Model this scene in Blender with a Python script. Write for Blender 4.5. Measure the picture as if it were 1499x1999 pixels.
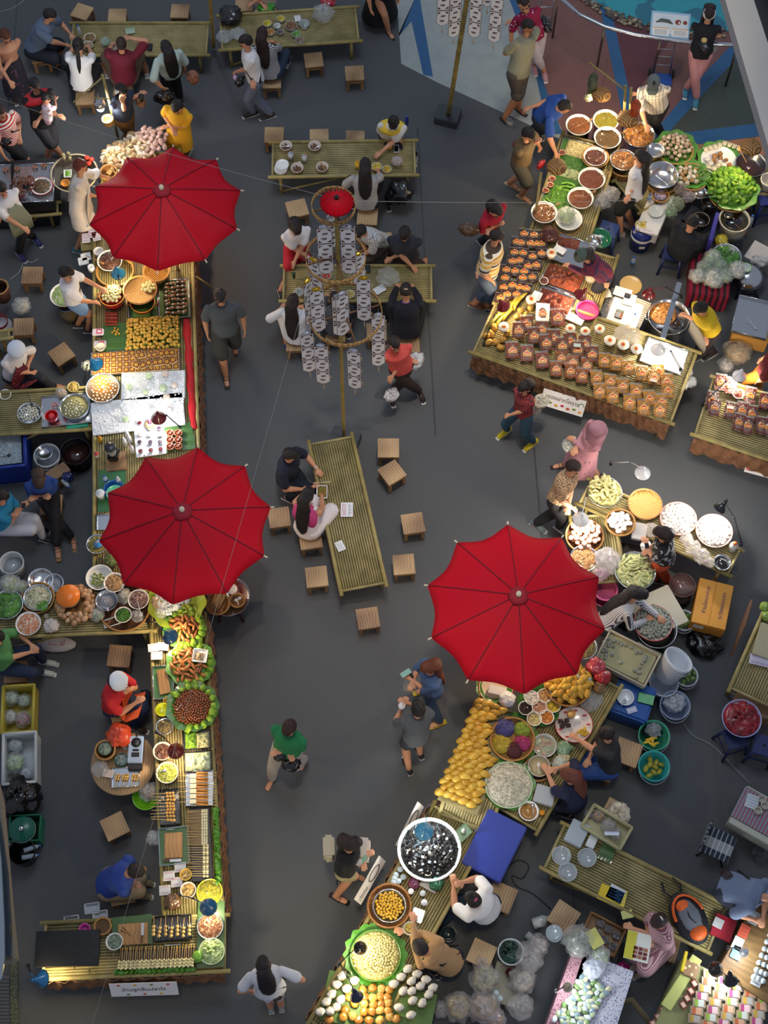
import bpy, bmesh, math, random
from mathutils import Vector as V, Matrix as MX, noise
SC=bpy.context.scene; COL=SC.collection
for o in list(bpy.data.objects): bpy.data.objects.remove(o)
R=random.Random(7); PI=math.pi
# ---------------------------------------------------------------- camera, world, big lights, exposure
H=19.5; AL=math.radians(25); F=2950.0
cam=bpy.data.cameras.new('camera'); co=bpy.data.objects.new('camera',cam); COL.objects.link(co)
co.location=(0,0,H); co.rotation_euler=(AL,0,0); cam.sensor_fit='VERTICAL'; cam.sensor_height=24; cam.lens=24*F/1999
cam.clip_end=200; SC.camera=co
SC.view_settings.view_transform='Standard'; SC.view_settings.look='None'; SC.view_settings.gamma=1
SC.view_settings.use_curve_mapping=False; SC.view_settings.exposure=0.0
W=bpy.data.worlds.new('world'); SC.world=W; W.use_nodes=True
bg=W.node_tree.nodes['Background']; bg.inputs[0].default_value=(.74,.80,1,1); bg.inputs[1].default_value=.33
def P(px,py,z=0.0):
 d=V((0,math.sin(AL),-math.cos(AL)))*F+V((px-749.5,0,0))+V((0,math.cos(AL),math.sin(AL)))*(999.5-py)
 t=(z-H)/d.z
 return V((0,0,H))+d*t
def area(px,py,z,size,power,col,tgt=None):
 l=bpy.data.lights.new('area_light','AREA'); l.shape='DISK'; l.size=size; l.energy=power; l.color=col
 o=bpy.data.objects.new('area_light',l); COL.objects.link(o); o.location=P(px,py,0); o.location.z=z
 if tgt is not None:
  d=P(*tgt)-o.location; o.rotation_euler=d.to_track_quat('-Z','Y').to_euler()
 return o
WARM=(1,.76,.46); COOL=(.72,.86,1)
area(650,350,22,8,1050,(.72,.86,1))          # skylight over the far side of the hall
def spot(px,py,rad,power,col=(1,.84,.6),dx=0,dy=0,z=23,blend=.7):
 l=bpy.data.lights.new('added_spot','SPOT'); l.energy=power; l.color=col; l.shadow_soft_size=.35; l.spot_blend=blend
 o=bpy.data.objects.new('added_spot',l); COL.objects.link(o); t=P(px,py,.6); o.location=(t.x+dx,t.y+dy,z); d=t-o.location
 l.spot_size=2*math.atan(rad/d.length); o.rotation_euler=d.to_track_quat('-Z','Y').to_euler()
# unseen spots added overhead for pools of light on stalls and aisle (pixel aimed at, pool radius in metres, watts)
for a in ((275,600,1.7,2600),(265,800,1.6,1300,(.9,.95,1)),(350,1330,1.25,2600),(385,1640,1.2,2600),(350,1840,1.1,1900),(1180,330,2.0,3200,(1,.78,.48)),(1400,350,1.6,2400,(1,.84,.58)),(1120,640,2.3,4200,(1,.82,.55)),(1440,800,1.4,2000,(1,.84,.6)),(1270,1010,2.0,3200,(1,.9,.74)),(1010,1440,1.9,3000,(1,.92,.7)),(830,1660,1.4,1500),(730,1880,1.8,2800,(1,.86,.6)),(660,1480,3.2,3600,(1,.82,.64)),(1130,1950,1.4,900,(.9,.96,1)),(1420,1950,1.6,900,(.95,.97,1)),(1010,860,3.6,5200,(1,.86,.72)),(60,340,1.2,1200),(100,1180,1.4,1200,(1,.95,.85)),(740,1000,3.4,3000,(1,.92,.84)),(670,320,2,900,(.8,.9,1)),(470,800,2,1500,(.84,.92,1)),(1150,1700,1.6,900,(1,.95,.85)),(1290,1340,1.4,800,(.9,.95,1)),(60,1450,1.0,450,(1,.95,.85)),(230,1400,1.0,600),(300,150,2.6,1300,(.95,.95,1)),(1180,120,2.6,1100,(1,.75,.6))): spot(*a)
# ---------------------------------------------------------------- materials
def lin(h):
 if isinstance(h,(tuple,list)): return tuple(h)[:3]
 h=h.lstrip('#'); c=[int(h[i:i+2],16)/255 for i in (0,2,4)]
 return tuple((x/12.92 if x<=.04045 else ((x+.055)/1.055)**2.4) for x in c)
MC={}
def mat(c,rough=.6,metal=0,bump=0,bs=40,var=0,vs=8,alpha=1,emit=0,kind=None,c2=None,axis=None,fr=20,trans=0,coat=0,w=.5):
 if isinstance(c,bpy.types.Material): return c
 key=(str(c),rough,metal,bump,bs,var,vs,alpha,emit,kind,str(c2),str(axis),fr,trans,coat,w)
 if key in MC: return MC[key]
 m=bpy.data.materials.new('m_'+str(len(MC))); m.use_nodes=True; MC[key]=m
 nt=m.node_tree; N=nt.nodes; L=nt.links; b=N['Principled BSDF']
 col=lin(c)+(1,); b.inputs['Base Color'].default_value=col; b.inputs['Roughness'].default_value=rough
 b.inputs['Metallic'].default_value=metal
 if alpha<1: b.inputs['Alpha'].default_value=alpha
 if trans: b.inputs['Transmission Weight'].default_value=trans
 if coat: b.inputs['Coat Weight'].default_value=coat; b.inputs['Coat Roughness'].default_value=.08
 if emit: b.inputs['Emission Color'].default_value=col; b.inputs['Emission Strength'].default_value=emit
 tc=N.new('ShaderNodeTexCoord'); src=tc.outputs['Object']; out=None
 def nn(t,**k):
  n=N.new(t)
  for a,v in k.items(): setattr(n,a,v)
  return n
 def noise_(scale,det=3,vec=None):
  n=nn('ShaderNodeTexNoise'); n.inputs['Scale'].default_value=scale; n.inputs['Detail'].default_value=det
  L.new(vec or src,n.inputs['Vector']); return n.outputs['Fac']
 def ramp(fac,stops,const=False):
  r=nn('ShaderNodeValToRGB'); r.color_ramp.interpolation='CONSTANT' if const else 'LINEAR'
  e=r.color_ramp.elements
  while len(e)<len(stops): e.new(.5)
  for i,(p,cc) in enumerate(stops): e[i].position=p; e[i].color=lin(cc)+(1,)
  L.new(fac,r.inputs[0]); return r.outputs[0]
 def math_(op,a,b_=None):
  n=nn('ShaderNodeMath',operation=op)
  for i,x in enumerate((a,b_)):
   if x is None: continue
   if isinstance(x,(int,float)): n.inputs[i].default_value=x
   else: L.new(x,n.inputs[i])
  return n.outputs[0]
 def dot_(ax):
  n=nn('ShaderNodeVectorMath',operation='DOT_PRODUCT'); L.new(src,n.inputs[0]); n.inputs[1].default_value=ax; return n.outputs['Value']
 c2=c2 or '222222'
 if kind=='stripe':
  out=ramp(math_('FRACT',math_('MULTIPLY',dot_(axis or (0,0,1)),fr)),[(0,c),(w,c2)],True)
 elif kind=='multi':      # list of colours along an axis
  out=ramp(math_('FRACT',math_('MULTIPLY',dot_(axis or (0,0,1)),fr)),[(i/len(c2),x) for i,x in enumerate(c2)],True)
 elif kind=='plaid':
  a=axis or (0,0,1); o2=V(a).cross(V((.3,.9,.1))).normalized()
  f1=math_('LESS_THAN',math_('FRACT',math_('MULTIPLY',dot_(a),fr)),w); f2=math_('LESS_THAN',math_('FRACT',math_('MULTIPLY',dot_(tuple(o2)),fr)),w)
  out=ramp(math_('MULTIPLY',math_('ADD',f1,f2),.5),[(0,c),(.9,c2),(1,c2)]) 
 elif kind=='spots':
  v=nn('ShaderNodeTexVoronoi'); v.inputs['Scale'].default_value=fr; L.new(src,v.inputs['Vector'])
  out=ramp(v.outputs['Distance'],[(0,c2),(w,c2),(w+.03,c)])
 elif kind=='patch':
  out=ramp(noise_(fr,2),[(0,c),(w,c),(w+.02,c2)])
 elif kind=='multipatch':
  v=nn('ShaderNodeTexVoronoi'); v.inputs['Scale'].default_value=fr; L.new(src,v.inputs['Vector'])
  s=nn('ShaderNodeSeparateColor'); L.new(v.outputs['Color'],s.inputs[0])
  out=ramp(s.outputs[0],[(i/len(c2),x) for i,x in enumerate(c2)],True)
 elif kind=='wood':
  oi=nn('ShaderNodeObjectInfo'); va=nn('ShaderNodeVectorMath',operation='ADD'); L.new(src,va.inputs[0])
  cm=nn('ShaderNodeCombineXYZ'); k=math_('MULTIPLY',oi.outputs['Random'],9.0); L.new(k,cm.inputs[0]); L.new(k,cm.inputs[1]); L.new(cm.outputs[0],va.inputs[1])
  wv=nn('ShaderNodeTexWave'); wv.bands_direction='X'; wv.inputs['Scale'].default_value=fr; wv.inputs['Distortion'].default_value=7; wv.inputs['Detail'].default_value=2; wv.inputs['Detail Scale'].default_value=.7
  L.new(va.outputs[0],wv.inputs['Vector'])
  n2=noise_(2.2,1,va.outputs[0]); f=math_('ADD',math_('MULTIPLY',wv.outputs['Fac'],.16),math_('MULTIPLY',n2,.85))
  out=ramp(f,[(.3,c2),(.75,c)])
 elif kind=='bamboo':
  oi=nn('ShaderNodeObjectInfo'); f=math_('ADD',math_('MULTIPLY',noise_(5,4),.8),math_('MULTIPLY',oi.outputs['Random'],.2))
  out=ramp(f,[(.3,c2),(.62,c)])
 elif kind=='weave':
  a=math_('SINE',math_('MULTIPLY',dot_((1,0,.6)),fr)); b2=math_('SINE',math_('MULTIPLY',dot_((0,1,-.6)),fr))
  f=math_('MULTIPLY',a,b2); out=ramp(math_('ADD',math_('MULTIPLY',f,.5),.5),[(.3,c2),(.7,c)])
  bp=nn('ShaderNodeBump'); bp.inputs['Strength'].default_value=.6; bp.inputs['Distance'].default_value=.004; L.new(f,bp.inputs['Height']); L.new(bp.outputs[0],b.inputs['Normal'])
 elif kind=='food':
  out=ramp(noise_(fr,5),[(.37,c2),(.54,c),(.74,tuple(min(1,x*1.25) for x in lin(c)))])
  v=nn('ShaderNodeTexVoronoi'); v.inputs['Scale'].default_value=fr*2; L.new(src,v.inputs['Vector'])
  bp=nn('ShaderNodeBump'); bp.inputs['Strength'].default_value=.9; bp.inputs['Distance'].default_value=.012; L.new(v.outputs['Distance'],bp.inputs['Height']); L.new(bp.outputs[0],b.inputs['Normal'])
 elif var:
  oi=nn('ShaderNodeObjectInfo'); f=math_('ADD',math_('MULTIPLY',noise_(vs,4),.7),math_('MULTIPLY',oi.outputs['Random'],.3))
  l=lin(c); out=ramp(f,[(.3,tuple(x*(1-var) for x in l)),(.7,tuple(min(1,x*(1+var)) for x in l))])
 if out is not None:
  L.new(out,b.inputs['Base Color'])
  if emit: L.new(out,b.inputs['Emission Color'])
 if bump:
  bp=nn('ShaderNodeBump'); bp.inputs['Strength'].default_value=bump; bp.inputs['Distance'].default_value=.02
  L.new(noise_(bs,4),bp.inputs['Height']); L.new(bp.outputs[0],b.inputs['Normal'])
 return m
def cloth(c,**k):
 k.setdefault('rough',.85); k.setdefault('bump',.35); k.setdefault('bs',9); return mat(c,**k)
def plastic(c,**k): k.setdefault('rough',.28); return mat(c,**k)
steel=lambda:mat('C8CCD0',.22,1,bump=.05,bs=6)
BAG=lambda c='E8ECEE',a=.3:mat(c,.1,alpha=a*.55 if a<.7 else a,bump=.5,bs=22,coat=1)
CLEAR=lambda:mat('F2F6F8',.05,alpha=.12,coat=1)
BAM=lambda:mat('A89A68',.55,kind='bamboo',c2='80764C')
BAMP=lambda:mat('A0925A',.5,kind='bamboo',c2='786A3A')
BAMO=lambda:mat('A98F58',.5,kind='bamboo',c2='6F5A34')
WOOD=lambda:mat('C9A87A',.6,kind='wood',c2='7A5B40',fr=9)
WOOD2=lambda:mat('A88458',.55,kind='wood',c2='6E4D30',fr=12)
SKIN='C98F6C'
# ---------------------------------------------------------------- mesh builder
class B:
 def __init__(s): s.v=[];s.f=[];s.mi=[];s.sm=[];s.mats=[]
 def M(s,m):
  m=mat(m)
  if m not in s.mats: s.mats.append(m)
  return s.mats.index(m)
 def add(s,vs,fs,m,smooth=False,X=None):
  k=len(s.v); i=s.M(m)
  s.v+= [tuple(X@V(v)) if X else tuple(v) for v in vs]
  for f in fs: s.f.append(tuple(k+a for a in f)); s.mi.append(i); s.sm.append(smooth)
  return s
 def box(s,c,d,m,rz=0,X=None):
  x,y,z=d[0]/2,d[1]/2,d[2]/2
  A=MX.Translation(c)@(MX.Rotation(rz,4,'Z') if rz else MX.Identity(4))
  if X: A=X@A
  vs=[(a,b,e) for a in(-x,x) for b in(-y,y) for e in(-z,z)]
  return s.add(vs,[(0,1,3,2),(4,6,7,5),(0,4,5,1),(2,3,7,6),(0,2,6,4),(1,5,7,3)],m,X=A)
 def tube(s,pts,r,m,n=8,cap=True,sc=None,side=None,X=None):
  pts=[V(p) for p in pts]; rr=r if isinstance(r,list) else [r]*len(pts)
  vs=[];fs=[]; prev=None
  for i,p in enumerate(pts):
   t=(pts[min(i+1,len(pts)-1)]-pts[max(i-1,0)]); t=t.normalized() if t.length>1e-9 else V((0,0,1))
   if side is not None: a=V(side)-t*V(side).dot(t); a=a.normalized() if a.length>1e-4 else t.orthogonal().normalized()
   elif prev is None: a=t.orthogonal().normalized()
   else:
    a=prev-t*prev.dot(t); a=a.normalized() if a.length>1e-5 else t.orthogonal().normalized()
   prev=a; b=t.cross(a); q=rr[i]; ra,rb=(q if isinstance(q,(tuple,list)) else (q,q))
   for k in range(n):
    an=2*PI*k/n; vs.append(p+a*math.cos(an)*ra+b*math.sin(an)*rb)
  for i in range(len(pts)-1):
   for k in range(n): fs.append((i*n+k,i*n+(k+1)%n,(i+1)*n+(k+1)%n,(i+1)*n+k))
  if cap: fs.append(tuple(range(n-1,-1,-1))); fs.append(tuple((len(pts)-1)*n+k for k in range(n)))
  return s.add(vs,fs,m,True,X)
 def lathe(s,prof,m,c=(0,0,0),n=28,X=None,wob=0):
  vs=[];fs=[];q=len(prof)
  for r,z in prof:
   for k in range(n):
    a=2*PI*k/n; w=1+wob*math.sin(a*5+z*40)
    vs.append((c[0]+r*w*math.cos(a),c[1]+r*w*math.sin(a),c[2]+z))
  for i in range(q-1):
   for k in range(n): fs.append((i*n+k,i*n+(k+1)%n,(i+1)*n+(k+1)%n,(i+1)*n+k))
  rg=abs(prof[0][1]-prof[-1][1])<.02 and min(p[0] for p in prof)>.5*max(p[0] for p in prof)
  if prof[0][0]>1e-4 and not rg: fs.append(tuple(range(n-1,-1,-1)))
  if prof[-1][0]>1e-4 and not rg: fs.append(tuple((q-1)*n+k for k in range(n)))
  return s.add(vs,fs,m,True,X)
 def ell(s,c,r,m,X=None,nu=14,nv=9,nz=0,ns=3,seed=0):
  if not isinstance(r,(tuple,list)): r=(r,r,r)
  vs=[];fs=[]
  for j in range(nv+1):
   th=PI*j/nv
   for k in range(nu):
    a=2*PI*k/nu; d=V((math.sin(th)*math.cos(a),math.sin(th)*math.sin(a),math.cos(th)))
    w=1
    if nz: w=1+nz*noise.noise(d*ns+V((seed*3.7,seed,0)))+(nz*.5*noise.noise(d*ns*2.7) if nz>.2 else 0)
    vs.append((c[0]+d.x*r[0]*w,c[1]+d.y*r[1]*w,c[2]+d.z*r[2]*w))
  for j in range(nv):
   for k in range(nu): fs.append((j*nu+k,(j+1)*nu+k,(j+1)*nu+(k+1)%nu,j*nu+(k+1)%nu))
  return s.add(vs,fs,m,True,X)
 def poly(s,pts,z0,z1,m,X=None):
  n=len(pts); vs=[(p[0],p[1],z0) for p in pts]+[(p[0],p[1],z1) for p in pts]
  ar=sum(pts[i][0]*pts[(i+1)%n][1]-pts[(i+1)%n][0]*pts[i][1] for i in range(n))
  fs=[tuple(range(n-1,-1,-1)),tuple(range(n,2*n))]+[(i,(i+1)%n,n+(i+1)%n,n+i) for i in range(n)]
  if ar<0: fs=[tuple(reversed(f)) for f in fs]
  return s.add(vs,fs,m,X=X)
 def mesh(s,name='mesh',bevel=0):
  me=bpy.data.meshes.new(name); me.from_pydata(s.v,[],s.f)
  for m in s.mats: me.materials.append(m)
  me.polygons.foreach_set('material_index',s.mi); me.polygons.foreach_set('use_smooth',s.sm); me.update()
  if bevel:
   bm=bmesh.new(); bm.from_mesh(me); bmesh.ops.remove_doubles(bm,verts=bm.verts,dist=1e-5)
   bmesh.ops.bevel(bm,geom=[e for e in bm.edges if len(e.link_faces)==2 and e.calc_face_angle(0)>.6],offset=bevel,segments=2,affect='EDGES',clamp_overlap=True)
   bm.to_mesh(me); bm.free()
  return me
 def build(s,name,parent=None,loc=None,rz=0,bevel=0,label=None):
  o=bpy.data.objects.new(name,s.mesh(name,bevel)); COL.objects.link(o)
  if parent: o.parent=parent
  if loc is not None: o.location=loc
  o.rotation_euler=(0,0,rz)
  if label: o['label']=label
  return o
def tag(o,label=None,cat=None,group=None,kind=None):
 if label: o['label']=label
 if cat: o['category']=cat
 if group: o['group']=group
 if kind: o['kind']=kind
 return o
def thing(name,label,cat,loc=(0,0,0),rz=0,group=None):
 o=bpy.data.objects.new(name,None); COL.objects.link(o); o.empty_display_size=.1; o.location=loc; o.rotation_euler=(0,0,rz)
 return tag(o,label,cat,group)
def clone(root,loc=None,rz=None,label=None,group=None,sc=None):
 def cp(o,par):
  c=o.copy(); COL.objects.link(c)
  if par: c.parent=par
  for ch in CH.get(o,list(o.children)): cp(ch,c)
  return c
 c=cp(root,None)
 if loc is not None: c.location=loc
 if rz is not None: c.rotation_euler=(0,0,rz)
 if sc: c.scale=(sc,sc,sc) if not isinstance(sc,tuple) else sc
 if label: c['label']=label
 if group: c['group']=group
 return c
CH={}
class Kind:
 """first use places the prototype itself, later uses place copies"""
 def __init__(s,root): s.r=root; s.used=False; CH[root]=list(root.children); 
 def put(s,loc,rz=0,label=None,group=None,sc=None,cat=None,rot=None):
  if s.used: o=clone(s.r,loc,rz)
  else: o=s.r; s.used=True; o.location=loc; o.rotation_euler=(0,0,rz)
  if rot: o.rotation_euler=rot
  if sc: o.scale=(sc,sc,sc) if not isinstance(sc,tuple) else sc
  if 'group' in o and not group: del o['group']
  tag(o,label,cat,group); return o
def rect(A,Bp,D,z):
 """world rectangle at height z from three pixel corners: origin, along-angle, length, width(signed)"""
 a,b,d=P(*A,z),P(*Bp,z),P(*D,z); u=(b-a); L=u.length; u.normalize(); n=V((-u.y,u.x,0)); w=(d-a).dot(n)
 return a,math.atan2(u.y,u.x),L,w
def inpoly(x,y,pl):
 c=False
 for i in range(len(pl)):
  x1,y1=pl[i]; x2,y2=pl[i-1]
  if (y1>y)!=(y2>y) and x<(x2-x1)*(y-y1)/(y2-y1)+x1: c=not c
 return c
def glyphs(b,x,y,z,w,h,n,m,seed=1,X=None,t=.0012):
 """strokes of a looping script, drawn as thin raised bars"""
 r=random.Random(seed); cw=w/n
 for i in range(n):
  cx=x+i*cw+cw*.5; k=r.randint(0,4); s=cw*.12
  b.box((cx-cw*.28,y,z),(s,h*.8,t),m,X=X)
  if k!=1: b.box((cx+cw*.24,y,z),(s,h*.8,t),m,X=X)
  if k in(0,2,4): b.box((cx,y+h*.36,z),(cw*.55,h*.1,t),m,X=X)
  if k in(1,3): b.box((cx,y-h*.36,z),(cw*.55,h*.1,t),m,X=X)
  if k==4: b.box((cx,y+h*.62,z),(cw*.4,h*.1,t),m,X=X)
def text3(txt,size,m,loc,rot,name,parent,align='CENTER',ext=.0008):
 c=bpy.data.curves.new(name,'FONT'); c.body=txt; c.size=size; c.align_x=align; c.align_y='CENTER'; c.extrude=ext; c.materials.append(mat(m))
 o=bpy.data.objects.new(name,c); COL.objects.link(o); o.location=loc; o.rotation_euler=rot
 if parent: o.parent=parent
 return o
# ---------------------------------------------------------------- the hall: floor, carpet, pool, rail, balustrades
def pl(pts,z=0): return [tuple(P(x,y,z))[:2] for x,y in pts]
b=B(); m_tile=mat('98A09C',.35,var=.12,vs=6,bump=.05,bs=3)
b.poly(pl([(-400,-700),(1950,-700),(1950,2500),(-400,2500)]),-.06,0,mat('74504A',.4,var=.10,vs=5))
b.poly(pl([(740,-300),(990,-300),(1010,60),(1095,250),(1100,320),(900,320),(740,160)]),0,.002,m_tile)
b.poly(pl([(1095,-300),(1155,-300),(1215,230),(1330,40),(1330,-300)]),0,.002,mat('5B3238',.35,var=.15,vs=5))
b.poly(pl([(1290,255),(1400,150),(1470,40),(1600,40),(1600,330),(1380,262)]),0,.002,mat('3A4540',.4,kind='patch',fr=60,c2='55584A',w=.58))
BL=mat('2A5A84',.4,var=.12,vs=7)
for q in ([(-0,0)],):
 b.poly(pl([(780,70),(813,-10),(820,0),(845,150),(826,146),(803,42),(774,76)]),0,.003,BL)
 b.poly(pl([(972,-60),(1005,-60),(1050,130),(1098,262),(1072,262),(1055,190),(1040,120)]),0,.003,BL)
 b.poly(pl([(1165,-80),(1180,-40),(1242,240),(1218,240),(1172,20)]),0,.003,BL)
 b.poly(pl([(1440,75),(1460,90),(1330,230),(1290,275),(1262,275),(1350,170)]),0,.0035,BL)
 b.poly(pl([(1230,268),(1345,258),(1600,225),(1600,250),(1340,285),(1230,290)]),0,.004,BL)
b.poly(pl([(1340,285),(1600,252),(1600,480),(1340,480)]),0,.003,mat('A5704E',.4,var=.1))
tag(b.build('floor'),kind='structure')
CARP=mat('56585A',.95,var=.22,vs=90,bump=.25,bs=160)
b=B(); b.poly(pl([(-400,-700),(740,-700),(770,-60),(783,125),(850,160),(985,222),(1130,290),(1300,350),(1950,430),(1950,2500),(-400,2500)]),.001,.010,CARP)
tag(b.build('carpet'),kind='structure')
b=B()
for a,c in (((1040,850),(1150,2100)),((815,250),(850,850)),((-50,1000),(60,-300))):
 b.tube([P(*a,.010),P(*c,.010)],(.012,.0015),mat('4A4D50',.9),n=6,side=(1,0,0))
tag(b.build('carpet_seam'),kind='structure')
# pool and pebble rim
def arcpts(pts): return [P(x,y,0) for x,y in pts]
rim=[(1020,-80),(1100,-30),(1160,10),(1220,38),(1280,56),(1350,64),(1440,60),(1550,40)]
b=B(); top=[(1600,-400),(900,-400)]
b.poly(pl(rim+top),.0,.012,mat('1B9AA6',.08,kind='patch',c2='0F6E84',fr=1.3,w=.52,coat=1))
tag(b.build('pool_water'),kind='structure')
b=B(); rr=random.Random(3)
for i in range(len(rim)-1):
 for k in range(46):
  t=rr.random(); x=rim[i][0]*(1-t)+rim[i+1][0]*t; y=rim[i][1]*(1-t)+rim[i+1][1]*t+rr.uniform(-9,9)
  p=P(x,y,.02); r=rr.uniform(.025,.05); b.ell(p,(r,r*rr.uniform(.6,1),r*.6),mat(rr.choice(['8A7F6A','6E675A','A3977E','57534A'])),nu=6,nv=4)
tag(b.build('pebble_rim'),'band of brown pebbles along the edge of the turquoise pool','pebbles',kind='stuff')
t=thing('handrail','long curved stainless handrail around the turquoise pool','handrail',P(1200,90,0)); O=t.location
hp=[(1040,-60),(1090,-8),(1130,28),(1180,52),(1240,68),(1290,76),(1360,84),(1440,88),(1530,84)]
wp=[P(x,y,.95)-O for x,y in hp]
sp=[]
for i in range(len(wp)-1):
 for k in range(4): sp.append(wp[i].lerp(wp[i+1],k/4))
B().tube(sp,.032,steel(),n=10).build('top_rail',t)
for i in (1,3,5,7):
 q=wp[i]; B().tube([q,V((q.x,q.y,-O.z))],.02,mat('7C7468',.3,1)).build('post',t)
t=thing('hand_truck','folded hand truck with chrome ladder frame and blue base','hand truck',P(1290,150,0)); t.rotation_euler=(0,0,-.08)
b=B(); b.tube([(-.09,.28,.9),(-.12,.2,.8),(-.13,0,.06)],.013,steel()); b.tube([(.09,.28,.9),(.12,.2,.8),(.13,0,.06)],.013,steel())
for z in (.2,.36,.5,.66): b.tube([(-.13,.03+z*.2,z),(.13,.03+z*.2,z)],.009,steel())
b.build('frame',t); B().box((0,-.08,.03),(.34,.24,.03),mat('1F4FA0',.4)).build('base_plate',t,bevel=.008)
for s in (-1,1): B().tube([(s*.17,.03,.07),(s*.21,.03,.07)],.065,mat('222222'),n=16).build('wheel',t)
t=thing('step_ladder','small steel ladder hanging behind person in magenta floral blouse','ladder',P(1060,60,0))
b=B(); b.tube([(-.07,.2,.9),(-.1,0,.05)],.012,steel()); b.tube([(.13,.2,.9),(.12,0,.05)],.012,steel())
for z in (.25,.45,.65): b.tube([(-.1,z*.2,z),(.12,z*.2,z)],.009,steel())
b.build('frame',t)
t=thing('information_board','slanted pale blue information board about sea animals on pool handrail','sign',P(1308,50,1.0))
t.rotation_euler=(.25,0,-.12)
b=B(); b.box((0,0,0),(.62,.46,.02),mat('9CC3DA',.3)); b.build('board',t,bevel=.004)
b=B(); b.box((0,.02,.012),(.56,.34,.003),mat('D9E2E4')); b.box((-.14,-.13,.014),(.26,.13,.003),mat('F2F0E8')); b.box((.16,-.13,.014),(.26,.13,.003),mat('F2F0E8'))
for k in (-.14,.16): b.box((k,-.06,.016),(.26,.012,.003),mat('E0A63C'))
for k in range(5): b.box((-.14,-.09-k*.018,.016),(.2,.005,.002),mat('777777')); b.box((.16,-.09-k*.018,.016),(.2,.005,.002),mat('777777'))
b.build('printed_sheet',t)
b=B(); b.tube([(-.23,.03,.016),(-.15,.07,.016),(-.03,.06,.016),(.04,.02,.016)],[.008,.03,.03,.006],mat('4E5552'),sc=1); b.build('sea_slug_picture',t)
b=B(); b.ell((.12,.06,.016),(.05,.045,.004),mat('8A3F2A')); b.ell((.23,.06,.016),(.035,.035,.004),mat('8A3F2A')); b.ell((.14,.05,.02),(.015,.02,.003),mat('EEEEEE')); b.build('clam_picture',t)
# upper-floor balustrade crossing the right corner, high above the stalls
def bar(name,pts,z0,z1,m,kind='structure',**k):
 b=B(); b.poly([tuple(P(x,y,z1))[:2] for x,y in pts],z0,z1,m); return tag(b.build(name,**k),kind=kind)
bar('trim_1',[(1398,-60),(1452,-60),(1530,180),(1530,390)],6.9,7.05,mat('9C9A98',.6))
bar('trim_2',[(1455,-60),(1490,-60),(1560,150),(1540,260)],6.2,6.8,mat('1A1C20',.4))
bar('trim_3',[(1486,-60),(1540,-60),(1560,110)],6.9,6.95,mat('8FA0A6',.3))
# escalator flank on the left edge
bar('trim_4',[(-60,1300),(2,1560),(22,1790),(30,1870),(22,1876),(-60,1876)],1.4,1.6,mat('8E8474',.6))
bar('trim_5',[(-60,1380),(-2,1600),(12,1700),(18,1800),(20,1866),(-60,1870)],1.62,1.75,mat('8FA3B2',.15,.9))
bar('trim_6',[(-60,1420),(-10,1560),(2,1680),(8,1800),(9,1870),(2,1912),(-60,1930)],1.9,1.95,mat('A9B6BE',.1,.6))
b=B(); b.poly(pl([(-60,1905),(18,1905),(20,2100),(-60,2100)],.02),.01,.02,mat('6B6E6E',.4,.6))
for k in range(16): 
 b.box(P(9,1912+k*7,.024),(.26,.008,.004),mat('2A2C2E'))
tag(b.build('trim_7'),kind='structure')
b=B(); b.poly(pl([(20,1872),(34,1872),(38,2100),(20,2100)],.02),.01,.03,mat('5B6048',.5,kind='patch',fr=30,c2='3E4434')); tag(b.build('trim_8'),kind='structure')
# ---------------------------------------------------------------- furniture kinds
def slat_table(A,Bp,D,z,label,cat='table',slats=22,skirt=(),legs=True,name='bamboo_table',group=None,topcol=None,shelf=0,poles=True,ext=.07):
 a,ang,L,w=rect(A,Bp,D,z); o=V((a.x,a.y,0)); t=thing(name,label,cat,o,ang,group); sg=1 if w>0 else -1; w=abs(w); m=topcol or BAM(); mp=BAMP()
 b=B(); n=max(6,int(w/.034)); dw=w/n; q=z-.012
 for i in range(n):
  y=sg*(i+.5)*dw; b.tube([(0,y,q-.004),(L*.5,y,q-.004),(L,y,q-.004)],(dw*.47,.012),m,n=6,side=(0,1,0))
  for k in range(int(L/.55)+1):
   xx=(k*.55+((i//3)*.37)%.55)
   if xx<L: b.box((xx,y,q+.009),(.008,dw*.8,.003),mp)
 b.build('slat_top',t)
 if poles:
  for y in (0,w): B().tube([(-ext,sg*y,z),(L*.33,sg*y,z+.002),(L*.66,sg*y,z),(L+ext,sg*y,z)],.028,mp,n=10).build('side_pole',t)
  for x in (0,L): B().tube([(x,0,z-.005),(x,sg*w,z-.005)],.02,m,n=8).build('end_rail',t)
 if legs:
  for x in (.12,L-.12):
   for y in (.03,w-.03): B().tube([(x,sg*y,.012),(x,sg*y,z-.025)],.026,mp,n=8).build('leg',t)
  for y in (.03,w-.03): B().tube([(.12,sg*y,.06),(L*.5,sg*y,z-.06)],.015,mp,n=6).build('brace',t)
  for x in (.12,L-.12): B().tube([(x,sg*.03,.14),(x,sg*(w-.03),.14)],.015,mp,n=6).build('cross_bar',t)
 for e in skirt: leaf_skirt(t,{'f':((0,0),(L,0)),'b':((0,sg*w),(L,sg*w)),'l':((0,0),(0,sg*w)),'r':((L,0),(L,sg*w))}[e],z,sg if e=='f' else -sg if e=='b' else 0,(-1 if e=='l' else 1 if e=='r' else 0))
 return t
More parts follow.
